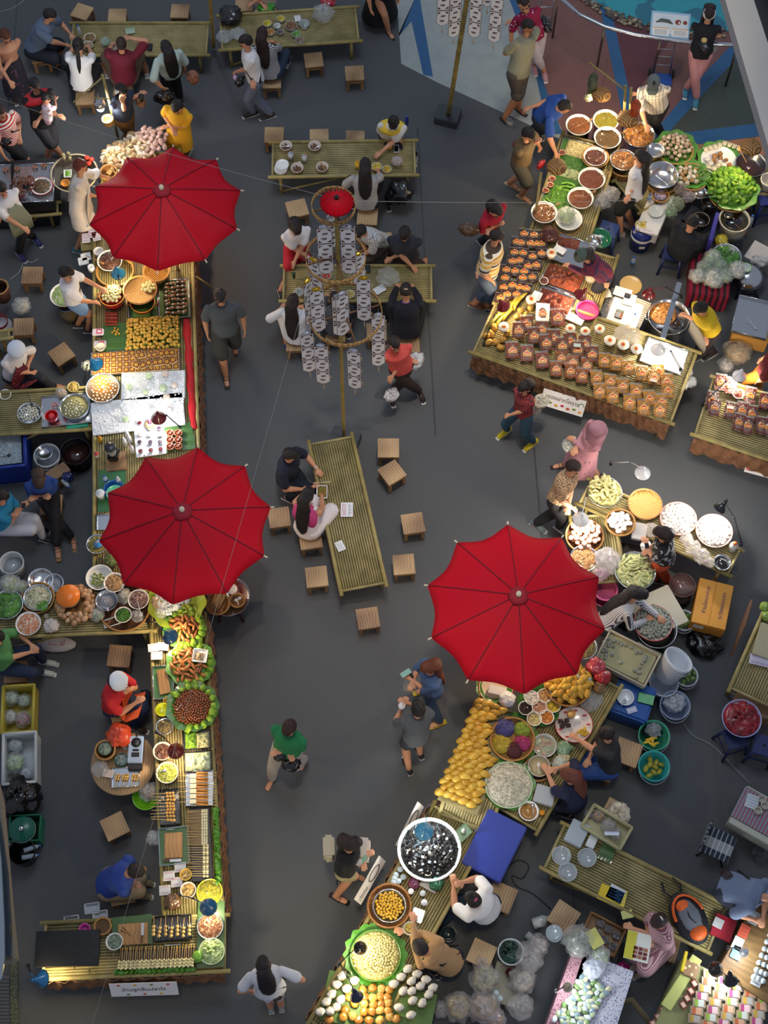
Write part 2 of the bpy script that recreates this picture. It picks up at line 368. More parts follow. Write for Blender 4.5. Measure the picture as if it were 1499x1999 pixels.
def leaf_skirt(t,seg,z,sy,sx,h=.36):
 (x0,y0),(x1,y1)=seg; L=math.hypot(x1-x0,y1-y0); n=int(L/.07)+2; r=random.Random(int(L*100)); m=mat('80583A',.8,var=.3,vs=7,bump=.6,bs=14)
 nx,ny=(sx*.03,-sy*.03); vs=[];fs=[];rows=4
 for i in range(n+1):
  t_=i/n; hh=h*r.uniform(.8,1.08)
  for j in range(rows+1):
   f=j/rows; wv=.02*math.sin(i*2.1+j)+.015*r.random()
   vs.append((x0+(x1-x0)*t_+nx*(1+1.3*f)+(wv if sx else 0),y0+(y1-y0)*t_+ny*(1+1.3*f)+(0 if sx else wv*-sy),z-.0-hh*f))
 for i in range(n):
  for j in range(rows):
   k=i*(rows+1)+j; fs.append((k,k+1,k+rows+2,k+rows+1))
 o=B().add(vs,fs,m,False).build('leaf_skirt',t); s=o.modifiers.new('s','SOLIDIFY'); s.thickness=.006
def quad_xy(t,px,py,z):   # pixel -> local xy of thing t
 p=P(px,py,z)-t.location; a=-t.rotation_euler.z; return V((p.x*math.cos(a)-p.y*math.sin(a),p.x*math.sin(a)+p.y*math.cos(a),p.z))
def make_stool():
 t=thing('wooden_stool','x','stool'); s=.145
 B().box((0,0,.265),(.30,.30,.03),WOOD()).build('seat',t,bevel=.004)
 for x in(-1,1):
  for y in(-1,1): B().box((x*.115,y*.115,.13),(.045,.045,.24),WOOD2()).build('leg',t,bevel=.003)
 for y in(-1,1): B().box((0,y*.115,.19),(.19,.03,.04),WOOD2()).build('stretcher',t,bevel=.002)
 for x in(-1,1): B().box((x*.115,0,.12),(.03,.19,.035),WOOD2()).build('stretcher',t,bevel=.002)
 return t
STOOL=Kind(make_stool())
for px,py,rz,sc,lb in [
 (160,23,-22,1,'tilted wooden stool behind the person in grey-blue tee'),(229,31,0,1,'wooden stool against the far edge of top left bamboo table, second from left'),
 (351,22,-2,1,'pale wooden stool beyond the top left bamboo table, nearest its right end'),(477,9,2,1,'wooden stool behind black backpack at top edge'),
 (612,117,7,1,'empty wooden stool in front of the top right bamboo table'),(692,143,4,1,'empty dark-topped wooden stool standing alone right of the top bamboo table'),
 (535,264,0,1.02,'empty wooden stool at far left corner of the table with four bowls'),(623,267,2,1,'wooden stool in the middle behind the table with four bowls'),
 (693,270,-2,1,'two-tone wooden stool beside the person in yellow-sleeved shirt'),(580,408,15,1.05,'turned wooden stool left of the hanging banners'),
 (717,424,-3,1.05,'wooden stool under the person in grey tee'),(63,538,0,1.02,'wooden stool beside white cord at left, near the clogs'),
 (120,692,38,1.02,'turned wooden stool behind the vendor in maroon apron'),(46,638,3,1,'wooden stool with a plastic bag beside it at left edge'),
 (758,875,0,1.02,'two-tone wooden stool right of centre table, farthest from camera'),(765,923,34,1.02,'turned dark wooden stool touching the two-tone stool'),
 (806,1022,9,1.02,'pale wooden stool right of centre table with long shadow'),(788,1102,5,1,'wooden stool with wavy grain near the red umbrella on the right'),
 (618,1126,7,1,'wooden stool with swirling grain left of centre table foot'),(718,1207,9,1,'dark wooden stool alone below the centre table'),
 (233,1281,-4,1.02,'brown wooden stool above the vendor in orange apron'),(224,1613,27,1,'turned wooden stool above the person in blue tee'),
 (166,190,3,1,'wooden stool under the person in white tee at top left'),(545,1010,9,1,'wooden stool under and left of the person with pink shawl'),
 (606,1052,9,1.02,'wooden stool carrying the person with pink shawl'),(530,158,3,1,'wooden stool under the person in striped tee'),
 (80,108,8,1,'wooden stool under the person in grey-blue tee'),(798,672,2,1.05,'wooden stool under the person in dark cardigan'),
 (238,1742,12,1,'wooden stool under the person in blue tee'),(30,1312,4,1,'wooden stool under the person in green tee'),
 (1224,1470,-22,1.1,'two-tone wooden stool behind the vendor in dark tee at mango stall'),(978,1752,-24,1.1,'pale wooden stool under the person in white frilled blouse'),
 (1200,1582,-30,.9,'wooden stool under a full white sack'),(1100,1790,-35,1.05,'worn wooden stool beside the plastic jug'),
 (600,1008,0,.98,'wooden stool under the person in navy polo'),(1045,715,0,.6,''),
 (578,668,2,1,'wooden stool under the person in white blouse with long hair'),(745,470,0,1,'wooden stool under the person in plaid shirt'),
 (585,478,4,1,'wooden stool under the person in white blouse and red trousers'),(735,648,0,1,'pale wooden stool below the hooded sweatshirt boy'),
 (130,1790,0,.5,''),(240,172,0,1,'wooden stool under the person in maroon tee'),(790,500,0,1,'wooden stool under the person in charcoal tee with earphones'),
 (765,262,0,1,'wooden stool under the person in yellow-sleeved shirt'),(100,985,0,1,'wooden stool under the person in blue tee with phone'),(30,745,0,1,'wooden stool under the vendor in maroon apron'),
 (655,650,0,1,'wooden stool under the boy in grey hooded sweatshirt'),(235,1385,20,1,'wooden stool under the vendor in orange apron'),(940,1862,-25,1,'wooden stool under the person in tan shirt'),(1175,1500,-20,1,'wooden stool under the brown-haired person in navy'),(1300,1850,-20,1,'wooden stool under the person in striped pink dress')]:
 if not lb: continue
 p=P(px,py,.28); STOOL.put((p.x,p.y,.010),math.radians(rz),lb,'small wooden stools around the food court',sc)
T=slat_table
T((137,108),(402,108),(145,45),.45,'long bamboo table at top left with two paper bowls',group='bamboo dining tables')
T((434,98),(700,80),(428,31),.45,'bamboo table at top centre crowded with food boxes',group='bamboo dining tables')
T((532,346),(810,342),(534,278),.45,'bamboo table with four bowls and drink cups',group='bamboo dining tables')
T((553,588),(842,588),(553,519),.45,'bamboo table behind the hanging banners',group='bamboo dining tables')
T((665,1154),(604,868),(752,1134),.45,'empty-ended bamboo table in the middle of the aisle with two paper notices',group='bamboo dining tables')
# red umbrellas
def umb_mat():
 m=bpy.data.materials.new('umbrella_cloth'); m.use_nodes=True; N=m.node_tree.nodes; L=m.node_tree.links; b=N['Principled BSDF']
 b.inputs['Base Color'].default_value=lin('DC0E2A')+(1,); b.inputs['Roughness'].default_value=.55; b.inputs['Specular IOR Level'].default_value=.25
 t=N.new('ShaderNodeBsdfTranslucent'); t.inputs[0].default_value=lin('E01424')+(1,); mx=N.new('ShaderNodeMixShader'); mx.inputs[0].default_value=.3
 L.new(b.outputs[0],mx.inputs[1]); L.new(t.outputs[0],mx.inputs[2]); L.new(mx.outputs[0],N['Material Output'].inputs[0]); return m
UM=umb_mat(); RIB=mat('6E0A1C',.6)
def umbrella(ax,ay,Rr,z,rot,lb,tilt=(0,0),n=10,rise=.40,small=False):
 p=P(ax,ay,z); t=thing('red_umbrella',lb,'umbrella',(p.x,p.y,0)); t.rotation_euler=(tilt[0],tilt[1],0)
 def surf(a,f): # f 0..1
  k=(a-rot)/(2*PI/n)%1; s=math.sin(PI*k); r=Rr*f*(1-.075*s*f**2)*(1-.04*s*f); zz=z-rise*(f*.9+.1*f*f)-.05*s*f*f
  return V((r*math.cos(a),r*math.sin(a),zz))
 vs=[V((0,0,z))];fs=[];m=8;rows=9
 for j in range(1,rows+1):
  for i in range(n*m): vs.append(surf(rot+2*PI*i/(n*m),j/rows))
 q=n*m
 for i in range(q): fs.append((0,1+i,1+(i+1)%q))
 for j in range(rows-1):
  for i in range(q): fs.append((1+j*q+i,1+(j+1)*q+i,1+(j+1)*q+(i+1)%q,1+j*q+(i+1)%q))
 o=B().add(vs,fs,UM,True).build('canopy',t); s=o.modifiers.new('s','SOLIDIFY'); s.thickness=.004
 for i in range(n):
  a=rot+2*PI*i/n
  if not small:
   rb=B().tube([surf(a,f)+V((0,0,.006)) for f in (.05,.3,.6,.8,.99)],.0065,RIB,n=5).build('rib',t)
   B().tube([surf(a,.99),surf(a,1.035)],[.008,.013],mat('E8DCC0',.5)).build('rib_tip',rb)
   B().tube([surf(a,.48)-V((0,0,.01)),V((.03*math.cos(a),.03*math.sin(a),z-.62))],.006,RIB,n=5).build('strut',t)
  else: B().tube([surf(a,f)+V((0,0,.003)) for f in (.05,.5,.99)],.0018,RIB,n=4).build('rib',t)
 if small: 
  B().lathe([(0,.03),(.022,.02),(.026,0),(.02,-.02)],mat('111111'),(0,0,z+.01)).build('finial',t)
 else:
  B().lathe([(.125,-.035),(.11,.0),(.06,.012),(0,.014)],mat('A00F26',.7,bump=.8,bs=30),(0,0,z),n=24,wob=.06).build('top_patch',t)
  B().lathe([(.03,0),(.034,.04),(.03,.07),(0,.08)],mat('E6D9B8',.5),(0,0,z)).build('finial',t)
  B().tube([(0,0,.012),(0,0,z-.02)],.022,mat('B98A5A',.5),n=10).build('pole',t)
 return t
umbrella(315,378,1.09,2.45,math.radians(88),'red umbrella over the upper left stalls, seen above the sticky rice',tilt=(-.03,.0))
umbrella(348,997,1.105,2.45,math.radians(85),'red umbrella over the middle of the left stalls, beside the drinks',tilt=(.0,.02))
umbrella(1012,1162,1.13,2.45,math.radians(93),'red umbrella over the mango stall on the right',tilt=(.0,.0))
# bamboo masts
def mast(p0,h,p1,lb,blk=None,r=.035,square=False):
 g=P(*p0,.02); top=P(*p1,h); t=thing('bamboo_mast' if not square else 'wooden_mast',lb,'pole',g)
 d=top-g; pts=[d*k/10 for k in range(11)]
 b=B(); b.tube([q+V((0,0,.1 if i==0 else 0)) for i,q in enumerate(pts)],r,mat('A9924E',.45,kind='bamboo',c2='77692F'),n=12 if not square else 4)
 b.build('pole_shaft',t)
 if not square:
  b=B()
  for i in range(1,int(h/.32)): q=d*(i*.32/h); b.tube([q-V((0,0,.012)),q,q+V((0,0,.012))],[r,r*1.18,r],mat('7A6A35'),n=12,cap=False)
  b.build('node_ring',t)
 if blk: B().box((0,0,.07),(blk,blk*.85,.14),mat('44474B',.9,bump=.2),rz=-.3).build('base_block',t,bevel=.01)
 return t
mast((874,232),5.0,(921,-60),'bamboo mast on a dark foam block beside the pale floor, upper right','.38' and .38)
mast((418,100),3.0,(405,-60),'bamboo mast between the two top bamboo tables',None,.03)
cm=mast((672,866),5.5,(656,392),'square wooden mast carrying the hanging paper banners',.42,.034,True)
# ---------------------------------------------------------------- people
UP=V((0,0,1))
def ik(a,t,l1,l2,pole):
 d=t-a; L=d.length
 if L>.985*(l1+l2): d=d*(.985*(l1+l2)/L); t=a+d; L=d.length
 if L<.12: d=V((0,0,-.12)); t=a+d; L=.12
 x=(l1*l1-l2*l2+L*L)/(2*L); h=math.sqrt(max(0,l1*l1-x*x)); u=d/L; p=V(pole)-u*V(pole).dot(u)
 p=p.normalized() if p.length>1e-4 else u.orthogonal().normalized()
 return a+u*x+p*h,t
EYE=None
def rod(b,pts,rs,m,side=None):
 pts=[V(p) for p in pts]; b.tube(pts,rs,m,n=12,side=side)
 for p,r in ((pts[0],rs[0]),(pts[-1],rs[-1])):
  if isinstance(r,tuple): r=min(r)
  b.ell(p,r,m,nu=10,nv=6)
def remesh(o,v,sm=2):
 k=o.modifiers.new('r','REMESH'); k.mode='VOXEL'; k.voxel_size=v; k.use_smooth_shade=True
 k=o.modifiers.new('s','SMOOTH'); k.iterations=sm; k.factor=.5
 return o
def hand(b,w,d,m,back,curl=.5,sc=1,mir=1):
 """palm at wrist w pointing d; back = normal of the back of the hand"""
 d=d.normalized(); n=(back-d*back.dot(d)).normalized(); s=d.cross(n)*mir
 rod(b,[w-d*.01,w+d*.045,w+d*.08],[(.026*sc,.017*sc),(.038*sc,.015*sc),(.034*sc,.012*sc)],m,side=s)
 for i,(o_,l) in enumerate(((-.030,.058),(-.010,.070),(.011,.066),(.031,.05))):
  r0=w+d*.078*sc+s*o_*sc; k=curl; l*=sc
  p1=r0+(d*math.cos(k*.6)-n*math.sin(k*.6)+s*o_*3).normalized()*l*.5; p2=p1+(d*math.cos(k*1.6)-n*math.sin(k*1.6)).normalized()*l*.5
  rod(b,[r0-d*.02,p1,p2],[.0098,.009,.0078],m)
 t0=w+d*.025-s*.028*sc; t1=t0+(d*.8-s*.75-n*.2).normalized()*.036; t2=t1+(d-s*.25-n*.4).normalized()*.03
 rod(b,[t0,t1,t2],[.013,.011,.009],m)
def person(label,head,face,feet,hands=(None,None),hz=1.5,pel=None,top='FFFFFF',sl='s',bot='1C1C22',bt='pants',shoe='222222',st='shoe',hair='short',hc='1A1310',skin=SKIN,look=(0,25),hat=None,sc=1,wide=1,acc=(),back=None,curl=.6,hem=None,hip=None):
 wide*=1.1; fa=math.radians(face); fw=V((math.cos(fa),math.sin(fa),0)); rt=V((fw.y,-fw.x,0)); Hd=P(*head,hz)
 fl=[P(x,y,.085) for x,y in feet] if feet else None
 seated=pel is not None
 if pel: pv=P(pel[0],pel[1],pel[2] if len(pel)>2 else .42)
 else:
  mid=(fl[0]+fl[1])/2; k=.62; hp_=V((Hd.x,Hd.y,0))*(1-k)+V((mid.x,mid.y,0))*k; pv=V((hp_.x,hp_.y,.87*sc))
 dd=Hd-pv; L=dd.length; want=(.68 if not seated else .70)*sc
 if not(.9*want<L<1.1*want):
  L2=min(max(L,.9*want),1.1*want); 
  if seated or L<want: Hd=pv+dd/L*L2
  else: pv=Hd-dd/L*L2
 dr=(Hd-pv).normalized(); L=(Hd-pv).length; root=V((pv.x,pv.y,0))
 t=thing('person',label,'person' ,(root.x,root.y,.010 ))
 O=V((root.x,root.y,.010)); pv=pv-O; Hd=Hd-O
 if fl: fl=[f-O for f in fl]
 sd=(rt-dr*rt.dot(dr)).normalized(); fr=(fw-dr*fw.dot(dr)).normalized() if abs(fw.dot(dr))<.98 else -UP
 nk=pv+dr*(L-.175*sc); ms=mat(skin,.5,var=.06,vs=14)
 b=B(); tor=[pv-dr*.04,pv+dr*.06,pv+dr*.2*sc,pv+dr*.36*sc,nk-dr*.06,nk-dr*.0]; w=wide*sc
 tr=[(.145*w,.105*w),(.15*w,.11*w),(.125*w,.095*w),(.150*w,.108*w),(.150*w,.08*w),(.062*w,.055*w)]
 b.tube(tor,tr,ms,n=18,side=sd)
 rod(b,[nk-dr*.03,nk.lerp(Hd,.6)],[.052*sc,.046*sc],ms)
 # head
 yaw,pit=look; ya=math.radians(yaw); hf=fw*math.cos(ya)-rt*math.sin(ya); pr=math.radians(pit)
 hf=(hf*math.cos(pr)-UP*math.sin(pr)).normalized(); hs=(fw.cross(UP)*math.cos(ya)+fw*math.sin(ya)); hs=(hs-hf*hs.dot(hf)).normalized(); hu=hs.cross(hf)
 HX=MX((( hs.x,hf.x,hu.x,Hd.x),(hs.y,hf.y,hu.y,Hd.y),(hs.z,hf.z,hu.z,Hd.z),(0,0,0,1)))@MX.Scale(1.06*sc**.4,4)
 b.ell((0,-.005,.012),(.074,.093,.1),ms,X=HX); b.ell((0,.028,-.055),(.054,.06,.062),ms,X=HX); b.ell((0,.098,-.022),(.013,.02,.02),ms,X=HX,nu=8,nv=6)
 b.ell((0,.085,-.058),(.024,.016,.014),ms,X=HX,nu=8,nv=6)
 for s in(-1,1): b.ell((s*.078,-.002,-.015),(.012,.02,.03),ms,X=HX,nu=8,nv=6)
 # legs
 legs=[]
 for i,s in enumerate((-1,1)):
  h=pv+sd*s*.085*w-dr*.02
  if fl: 
   a=fl[i]; kn,a=ik(h,a,.42*sc,.41*sc,fw+rt*s*(.35 if seated else .05)+(UP*.9 if seated else V((0,0,0))))
  else: kn,a=h+fw*.1-UP*.4,h-UP*.8
  legs.append((h,kn,a)); fd=V(((a-kn).x,(a-kn).y,0)); fd=fw
  if bt!='none':
   rod(b,[h,h.lerp(kn,.45),kn],[.083*w,.072*w,.055*w],ms); rod(b,[kn,kn.lerp(a,.35),a],[.053*w,.052*w,.035*w],ms)
   rod(b,[a-fd*.02-UP*.035,a+fd*.07-UP*.05,a+fd*.15-UP*.06],[(.03,.03),(.036,.024),(.034,.013)],ms,side=rt)
 # arms
 arms=[]
 for i,s in enumerate((-1,1)):
  sh=nk-dr*.055+sd*s*.165*w; hd=hands[i] if i<len(hands) else None
  if hd is None: tg=sh-UP*.50*sc+fw*.10+rt*s*.07; 
  else: tg=P(*hd)-O
  el,wr=ik(sh,tg,.275*sc,.245*sc,-fw*.5-UP*.6+rt*s*.75); arms.append((sh,el,wr))
  rod(b,[sh,sh.lerp(el,.5),el],[.048*w,.042*w,.036*w],ms); rod(b,[el,el.lerp(wr,.4),wr],[.037*w,.034*w,.023*sc],ms)
  bk=UP if hd is not None else rt*s
  if abs((wr-el).normalized().dot(bk))>.85: bk=fw
  hand(b,wr,wr-el,ms,bk,curl,sc,s)
 remesh(b.build('body',t),.0095,1)
 global EYE
 for s in(-1,1):
  B().ell((s*.029,.086,.0),(.012,.007,.007),mat('201814',.3),X=HX,nu=8,nv=5).build('eye',t)
  B().box((s*.03,.09,.02),(.03,.006,.005),mat(hc,.9),X=HX).build('eyebrow',t)
 B().ell((0,.1,-.06),(.021,.005,.006),mat('8A3B34',.5),X=HX,nu=8,nv=5).build('mouth',t)
 # clothes
 ax=tuple(dr); 
 def cm(c):
  if isinstance(c,dict):
   k=dict(c); c0=k.pop('c'); k.setdefault('axis',ax); k.setdefault('rough',.85); k.setdefault('bump',.35); k.setdefault('bs',9)
   if k['axis']=='fw': k['axis']=tuple(sd)
   return mat(c0,**k)
  return mat(c,.85,bump=.4,bs=10,var=.08,vs=5)
 def leg_cloth(b,m,e,g=.016):
  for h,kn,a in legs:
   if e<=1: q=h.lerp(kn,e); rod(b,[h,h.lerp(kn,e*.5),q],[(.083*w+g),(.078*w+g),(.072*w+g+.008)],m)
   else:
    q=kn.lerp(a,e-1); rod(b,[h,h.lerp(kn,.5),kn],[.083*w+g,.074*w+g,.056*w+g],m); rod(b,[kn,kn.lerp(q,.5),q],[.056*w+g,.053*w+g*.9,.042*w+g*.8],m)
  b.tube([pv-dr*.06,pv+dr*.02,pv+dr*.12],[(.13*w,.1*w),(.165*w,.122*w),(.145*w,.112*w)],m,n=18,side=sd)
 if bt in('pants','shorts','short shorts','crop'):
  b=B(); leg_cloth(b,cm(bot),{'pants':1.9,'shorts':.92,'short shorts':.5,'crop':1.6}[bt]); remesh(b.build({'pants':'trousers','crop':'trousers'}.get(bt,'shorts'),t),.014)
 elif bt in('skirt','dress'):
  b=B(); m=cm(bot); e=hem or .8
  if seated: leg_cloth(b,m,.9,.03)
  else:
   kn=(legs[0][1]+legs[1][1])/2; an=(legs[0][2]+legs[1][2])/2; en=pv.lerp(kn,e) if e<=1 else kn.lerp(an,e-1)
   sp=.5*abs((legs[0][1]-legs[1][1]).length)*.6*min(e,1)
   b.tube([pv+dr*.12,pv,pv.lerp(en,.5),en],[(.14*w,.11*w),(.17*w,.13*w),(.18*w+sp*.5,.15*w+sp*.4),(.19*w+sp,.16*w+sp)],m,n=20,side=sd)
  remesh(b.build('skirt',t),.015)
 if top is not None:
  b=B(); m=cm(top); g=.017
  q=[pv-dr*(.06 if bt!='dress' else .1),pv+dr*.05,pv+dr*.2*sc,pv+dr*.36*sc,nk-dr*.055,nk+dr*.012]
  b.tube(q,[(.15*w+g,.11*w+g),(.152*w+g,.112*w+g),(.135*w+g,.105*w+g),(.155*w+g,.112*w+g),(.158*w+g,.088*w+g),(.072*w,.068*w)] if sl!='strap' else [(.15*w+g,.11*w+g),(.152*w+g,.112*w+g),(.135*w+g,.105*w+g),(.150*w+g,.11*w+g),(.14*w+g,.09*w+g),(.12*w,.06*w)],m,n=20,side=sd)
  if sl!='strap':
   for sh,el,wr in arms:
    if sl in('s','m'):
     e=el.lerp(sh,.28 if sl=='s' else -.0); rod(b,[sh,sh.lerp(e,.5),e],[.051*w,.054*w+g*.3,.054*w+g*.7],m)
    elif sl=='l':
     e=el.lerp(wr,.88); rod(b,[sh,sh.lerp(el,.5),el],[.053*w,.053*w,.05*w],m); rod(b,[el,el.lerp(e,.5),e],[.05*w,.045*w,.038*w],m)
    else: rod(b,[sh-dr*.02,sh+(el-sh)*.06],[.058*w,.056*w],m)
  remesh(b.build('shirt' if bt!='dress' else 'dress_bodice',t),.014)
 # shoes
 if shoe:
  for h,kn,a in legs:
   b=B(); m=mat(shoe,.6); f=fw
   if st=='shoe':
    rod(b,[a-f*.05-UP*.03,a+f*.07-UP*.04,a+f*.165-UP*.052],[(.036,.042),(.044,.034),(.04,.022)],m,side=rt); s_=b.build('shoe',t)
    B().tube([a-f*.085-UP*.078,a+f*.05-UP*.078,a+f*.2-UP*.078],[(.034,.010),(.046,.010),(.032,.010)],mat('D8D8D4',.6),n=12,side=rt).build('sole',s_)
   else:
    b.tube([a-f*.09-UP*.08,a+f*.05-UP*.08,a+f*.195-UP*.08],[(.034,.008),(.045,.008),(.036,.008)],m,n=12,side=rt)
    b.tube([a+rt*.045+f*.05-UP*.07,a+f*.075-UP*.012,a-rt*.045+f*.05-UP*.07],(.004,.016),m,n=6,side=f); b.build('sandal',t)
 # hair
 if hair!='bald':
  m=mat(hc,.45,bump=.9,bs=60); vs=[];fs=[];nu,nv=24,14
  for j in range(nv+1):
   th=PI*j/nv
   for k in range(nu):
    a=2*PI*k/nu; d=V((math.sin(th)*math.cos(a),math.sin(th)*math.sin(a),math.cos(th)))
    r=1.0; fy=d.y; cut=.42+.35*max(0,d.z)
    if fy>.15 and d.z<.62-.0*fy: r=.80
    if d.z<-.45: r=.8 if hair in('short','bun','tail') else .95
    q=V((d.x*.087,d.y*.107-.008,d.z*.117+.02))*r*(1+.035*noise.noise(d*4+root))
    if hair=='buzz': q=V((d.x*.079,d.y*.099-.006,d.z*.107+.015))*(r if r==1 else .8)
    vs.append(q)
  for j in range(nv):
   for k in range(nu): fs.append((j*nu+k,(j+1)*nu+k,(j+1)*nu+(k+1)%nu,j*nu+(k+1)%nu))
  b=B().add(vs,fs,m,True,HX)
  if hair=='bun': b.ell((0,-.05,.125),(.042,.042,.034),m,X=HX,nz=.15,ns=4)
  if hair in('long','tail','bob','vlong'):
   p0=HX@V((0,-.06,.06)); p1=HX@V((0,-.10,-.05)); bk=-fr
   if hair=='tail':
    q=[HX@V((0,-.09,.05)),HX@V((0,-.14,.03)),nk+bk*.13,nk-dr*.12+bk*.15,nk-dr*.22+bk*.14]; b.tube(q,[.025,.028,.034,.03,.008],m,n=10)
   elif hair=='bob': b.tube([p0,p1,nk+bk*.06+dr*.03],[(.075,.05),(.092,.06),(.085,.05)],m,n=16,side=hs)
   else:
    e=.26 if hair=='long' else .38
    q=[p0,p1,nk+bk*.09,nk-dr*e*.5+bk*.14,nk-dr*e+bk*.145,nk-dr*(e+.08)+bk*.14]; b.tube(q,[(.075,.05),(.095,.055),(.105,.05),(.105,.034),(.08,.025),(.03,.01)],m,n=20,side=hs)
  b.build('hair',t)
 if hat:
  k,c=hat; m=mat(c,.7,bump=.5,bs=25)
  b=B()
  if k=='cap': b.ell((0,-.01,.05),(.098,.118,.085),m,X=HX); b.tube([(0,.07,.055),(0,.13,.05),(0,.18,.035)],[(.085,.008),(.08,.007),(.05,.005)],m,side=(1,0,0),X=HX,n=12); b.build('cap',t)
  elif k=='chef': b.ell((0,-.02,.085),(.125,.13,.075),m,X=HX,nz=.1); b.lathe([(.093,.0),(.096,.05),(.09,.07)],m,X=HX@MX.Translation((0,0,.005))); b.tube([(0,.08,.03),(0,.14,.02)],[(.07,.006),(.05,.005)],m,side=(1,0,0),X=HX,n=12); b.build('chef_cap',t)
  elif k=='beret': b.ell((0,-.01,.055),(.1,.12,.08),m,X=HX,nz=.06); b.build('knitted_cap',t)
  elif k=='scarf': b.ell((0,-.02,.02),(.1,.118,.13),m,X=HX); b.tube([HX@V((0,-.03,-.06)),nk-dr*.05],[(.1,.09),(.2,.13)],m,n=16,side=hs); b.build('head_scarf',t)
  elif k=='band': b.lathe([(.092,-.012),(.094,0),(.092,.012)],m,X=HX@MX.Translation((0,-.005,.05))); b.build('headband',t)
  elif k=='clip': b.ell((.0,-.1,.06),(.03,.014,.012),m,X=HX); b.build('hair_clip',t)
 for a in acc:
  k,c=a[0],a[1]; m=mat(c,.6,bump=.3,bs=10) if not isinstance(c,dict) else cm(c); b=B()
  if k=='glasses':
   for s in(-1,1): b.tube([(s*.03+.022*math.cos(x*.7),.104,.0+.016*math.sin(x*.7)) for x in range(10)],.0025,m,n=4,X=HX); b.tube([(s*.052,.1,.0),(s*.08,.0,.0)],.002,m,n=4,X=HX)
   b.build('glasses',t)
  elif k=='apron':
   q=[nk-dr*.14+fr*.125*w,pv+dr*.22+fr*.135*w,pv+dr*.05+fr*.15*w,pv-dr*.05+fr*.17*w]
   if seated: q+= [(legs[0][1]+legs[1][1])/2+UP*.09]
   else: q+=[pv-UP*.28+fw*.17]
   b.tube(q,[(.08,.008),(.13*w,.01),(.16*w,.012),(.17*w,.012),(.17*w,.01)],m,n=14,side=sd)
   for s in(-1,1): b.tube([nk-dr*.14+fr*.13*w+sd*s*.06,nk-dr*.01+sd*s*.07+fr*.02,nk-dr*.15-fr*.12*w,pv+dr*.1-fr*.13*w+sd*-s*.05],.012,m,n=5)
   b.build('apron',t)
  elif k=='crossbag' or k=='strap':
   s=a[2]; q=[nk-dr*.02-sd*s*.1+fr*.0+dr*.03,nk-dr*.2+fr*.14*w,pv+dr*.02+sd*s*.19*w+fr*.06]; b.tube(q,(.016,.005),m,n=6)
   b.tube([nk-dr*.02-sd*s*.1+dr*.03,nk-dr*.2-fr*.14*w,pv+dr*.02+sd*s*.19*w-fr*.03],(.016,.005),m,n=6); b.build('bag_strap',t)
  elif k=='watch':
   sh,el,wr=arms[a[2]]; d=(wr-el).normalized(); b.tube([wr-d*.03,wr-d*.01],.028,m,n=12); b.build('wristwatch',t)
  elif k=='shawl':
   b.tube([nk+dr*.02,nk-dr*.06-fr*.04,nk-dr*.2-fr*.07,nk-dr*.3-fr*.08],[(.1,.07),(.19,.09),(.2,.06),(.16,.04)],m,n=16,side=sd); b.build('shawl',t)
  elif k=='collar':
   b.tube([nk-dr*.03,nk+dr*.015],[(.085,.075),(.07,.062)],m,n=16,side=sd); b.build('collar',t)
  elif k=='yoke':
   b.tube([nk-dr*.085,nk-dr*.04,nk-dr*.0],[(.21*w,.125*w),(.195*w,.115*w),(.09*w,.08*w)],m,n=18,side=sd); b.build('shoulder_panel',t)
  elif k=='print':
   b.ell(nk-dr*.2+fr*.13*w,(.05,.05,.04),m,nu=8,nv=6); b.build('shirt_print',t)
  elif k=='emblem':
   for i in range(5): b.ell(nk-dr*.2+fr*.125*w+sd*(i-2)*.035,(.012,.012,.02),m,nu=6,nv=4)
   b.build('chest_lettering',t)
 PEO[label]=(t,arms,O,legs,nk,dr,fr,sd,fw,Hd)
 return t
PEO={}
def S(c,c2,fr,w=.5,**k): return dict(c=c,c2=c2,kind='stripe',fr=fr,w=w,**k)
def PL(c,c2,fr,w=.5): return dict(c=c,c2=c2,kind='plaid',fr=fr,w=w)
def SP(c,c2,fr,w=.3,kind='spots'): return dict(c=c,c2=c2,kind=kind,fr=fr,w=w)
p=person
# --- top left corner
p('person in grey-blue tee seated at left end of the top left table',(97,30),-25,[(112,125),(96,118)],[(137,66,.5),(137,92,.48)],1.08,(68,92),top='5E6E86',bot='141A28',bt='shorts',shoe='15161A',wide=1.2,look=(0,40))
p('person in white tee with ponytail seated at the top left table',(153,90),92,[(140,128),(205,128)],[(150,78,.5),(172,85,.52)],1.02,(160,165),top='E9E7E4',bot='16161A',bt='shorts',hair='tail',shoe='3A3A3A')
p('person with shaved head in maroon tee seated at the top left table',(237,86),95,[(208,140),(285,140)],[(222,76,.5),(256,74,1.05)],1.1,(242,150),top='6B1428',bot='5B4A3A',bt='shorts',hair='buzz',hc='2A1E18',shoe='AAAAAA',wide=1.18,look=(0,10))
p('person with very long black hair in pale green shirt, black trousers, brown bag',(325,95),115,[(338,200),(352,192)],[(318,172,.85),None],1.5,top='B9CDC4',sl='m',bot='0E0E12',hair='vlong',shoe='1A1A1A',look=(0,20))
p('person in navy tee holding a phone to the ear and a paper cup',(236,178),-45,[(238,282),(262,275)],[(240,200,1.4),(272,184,1.15)],1.5,top='232C3E',bot='6A4A20',shoe='2A2018',look=(10,35))
p('person in bright yellow dress with clasped hands',(347,208),-110,[(345,292),(368,290)],[(328,248,1.0),(336,250,1.0)],1.5,top='E0A81E',sl='s',bot='E0A81E',bt='dress',hair='bun',look=(0,50),shoe='5A4A2A',hem=1.2)
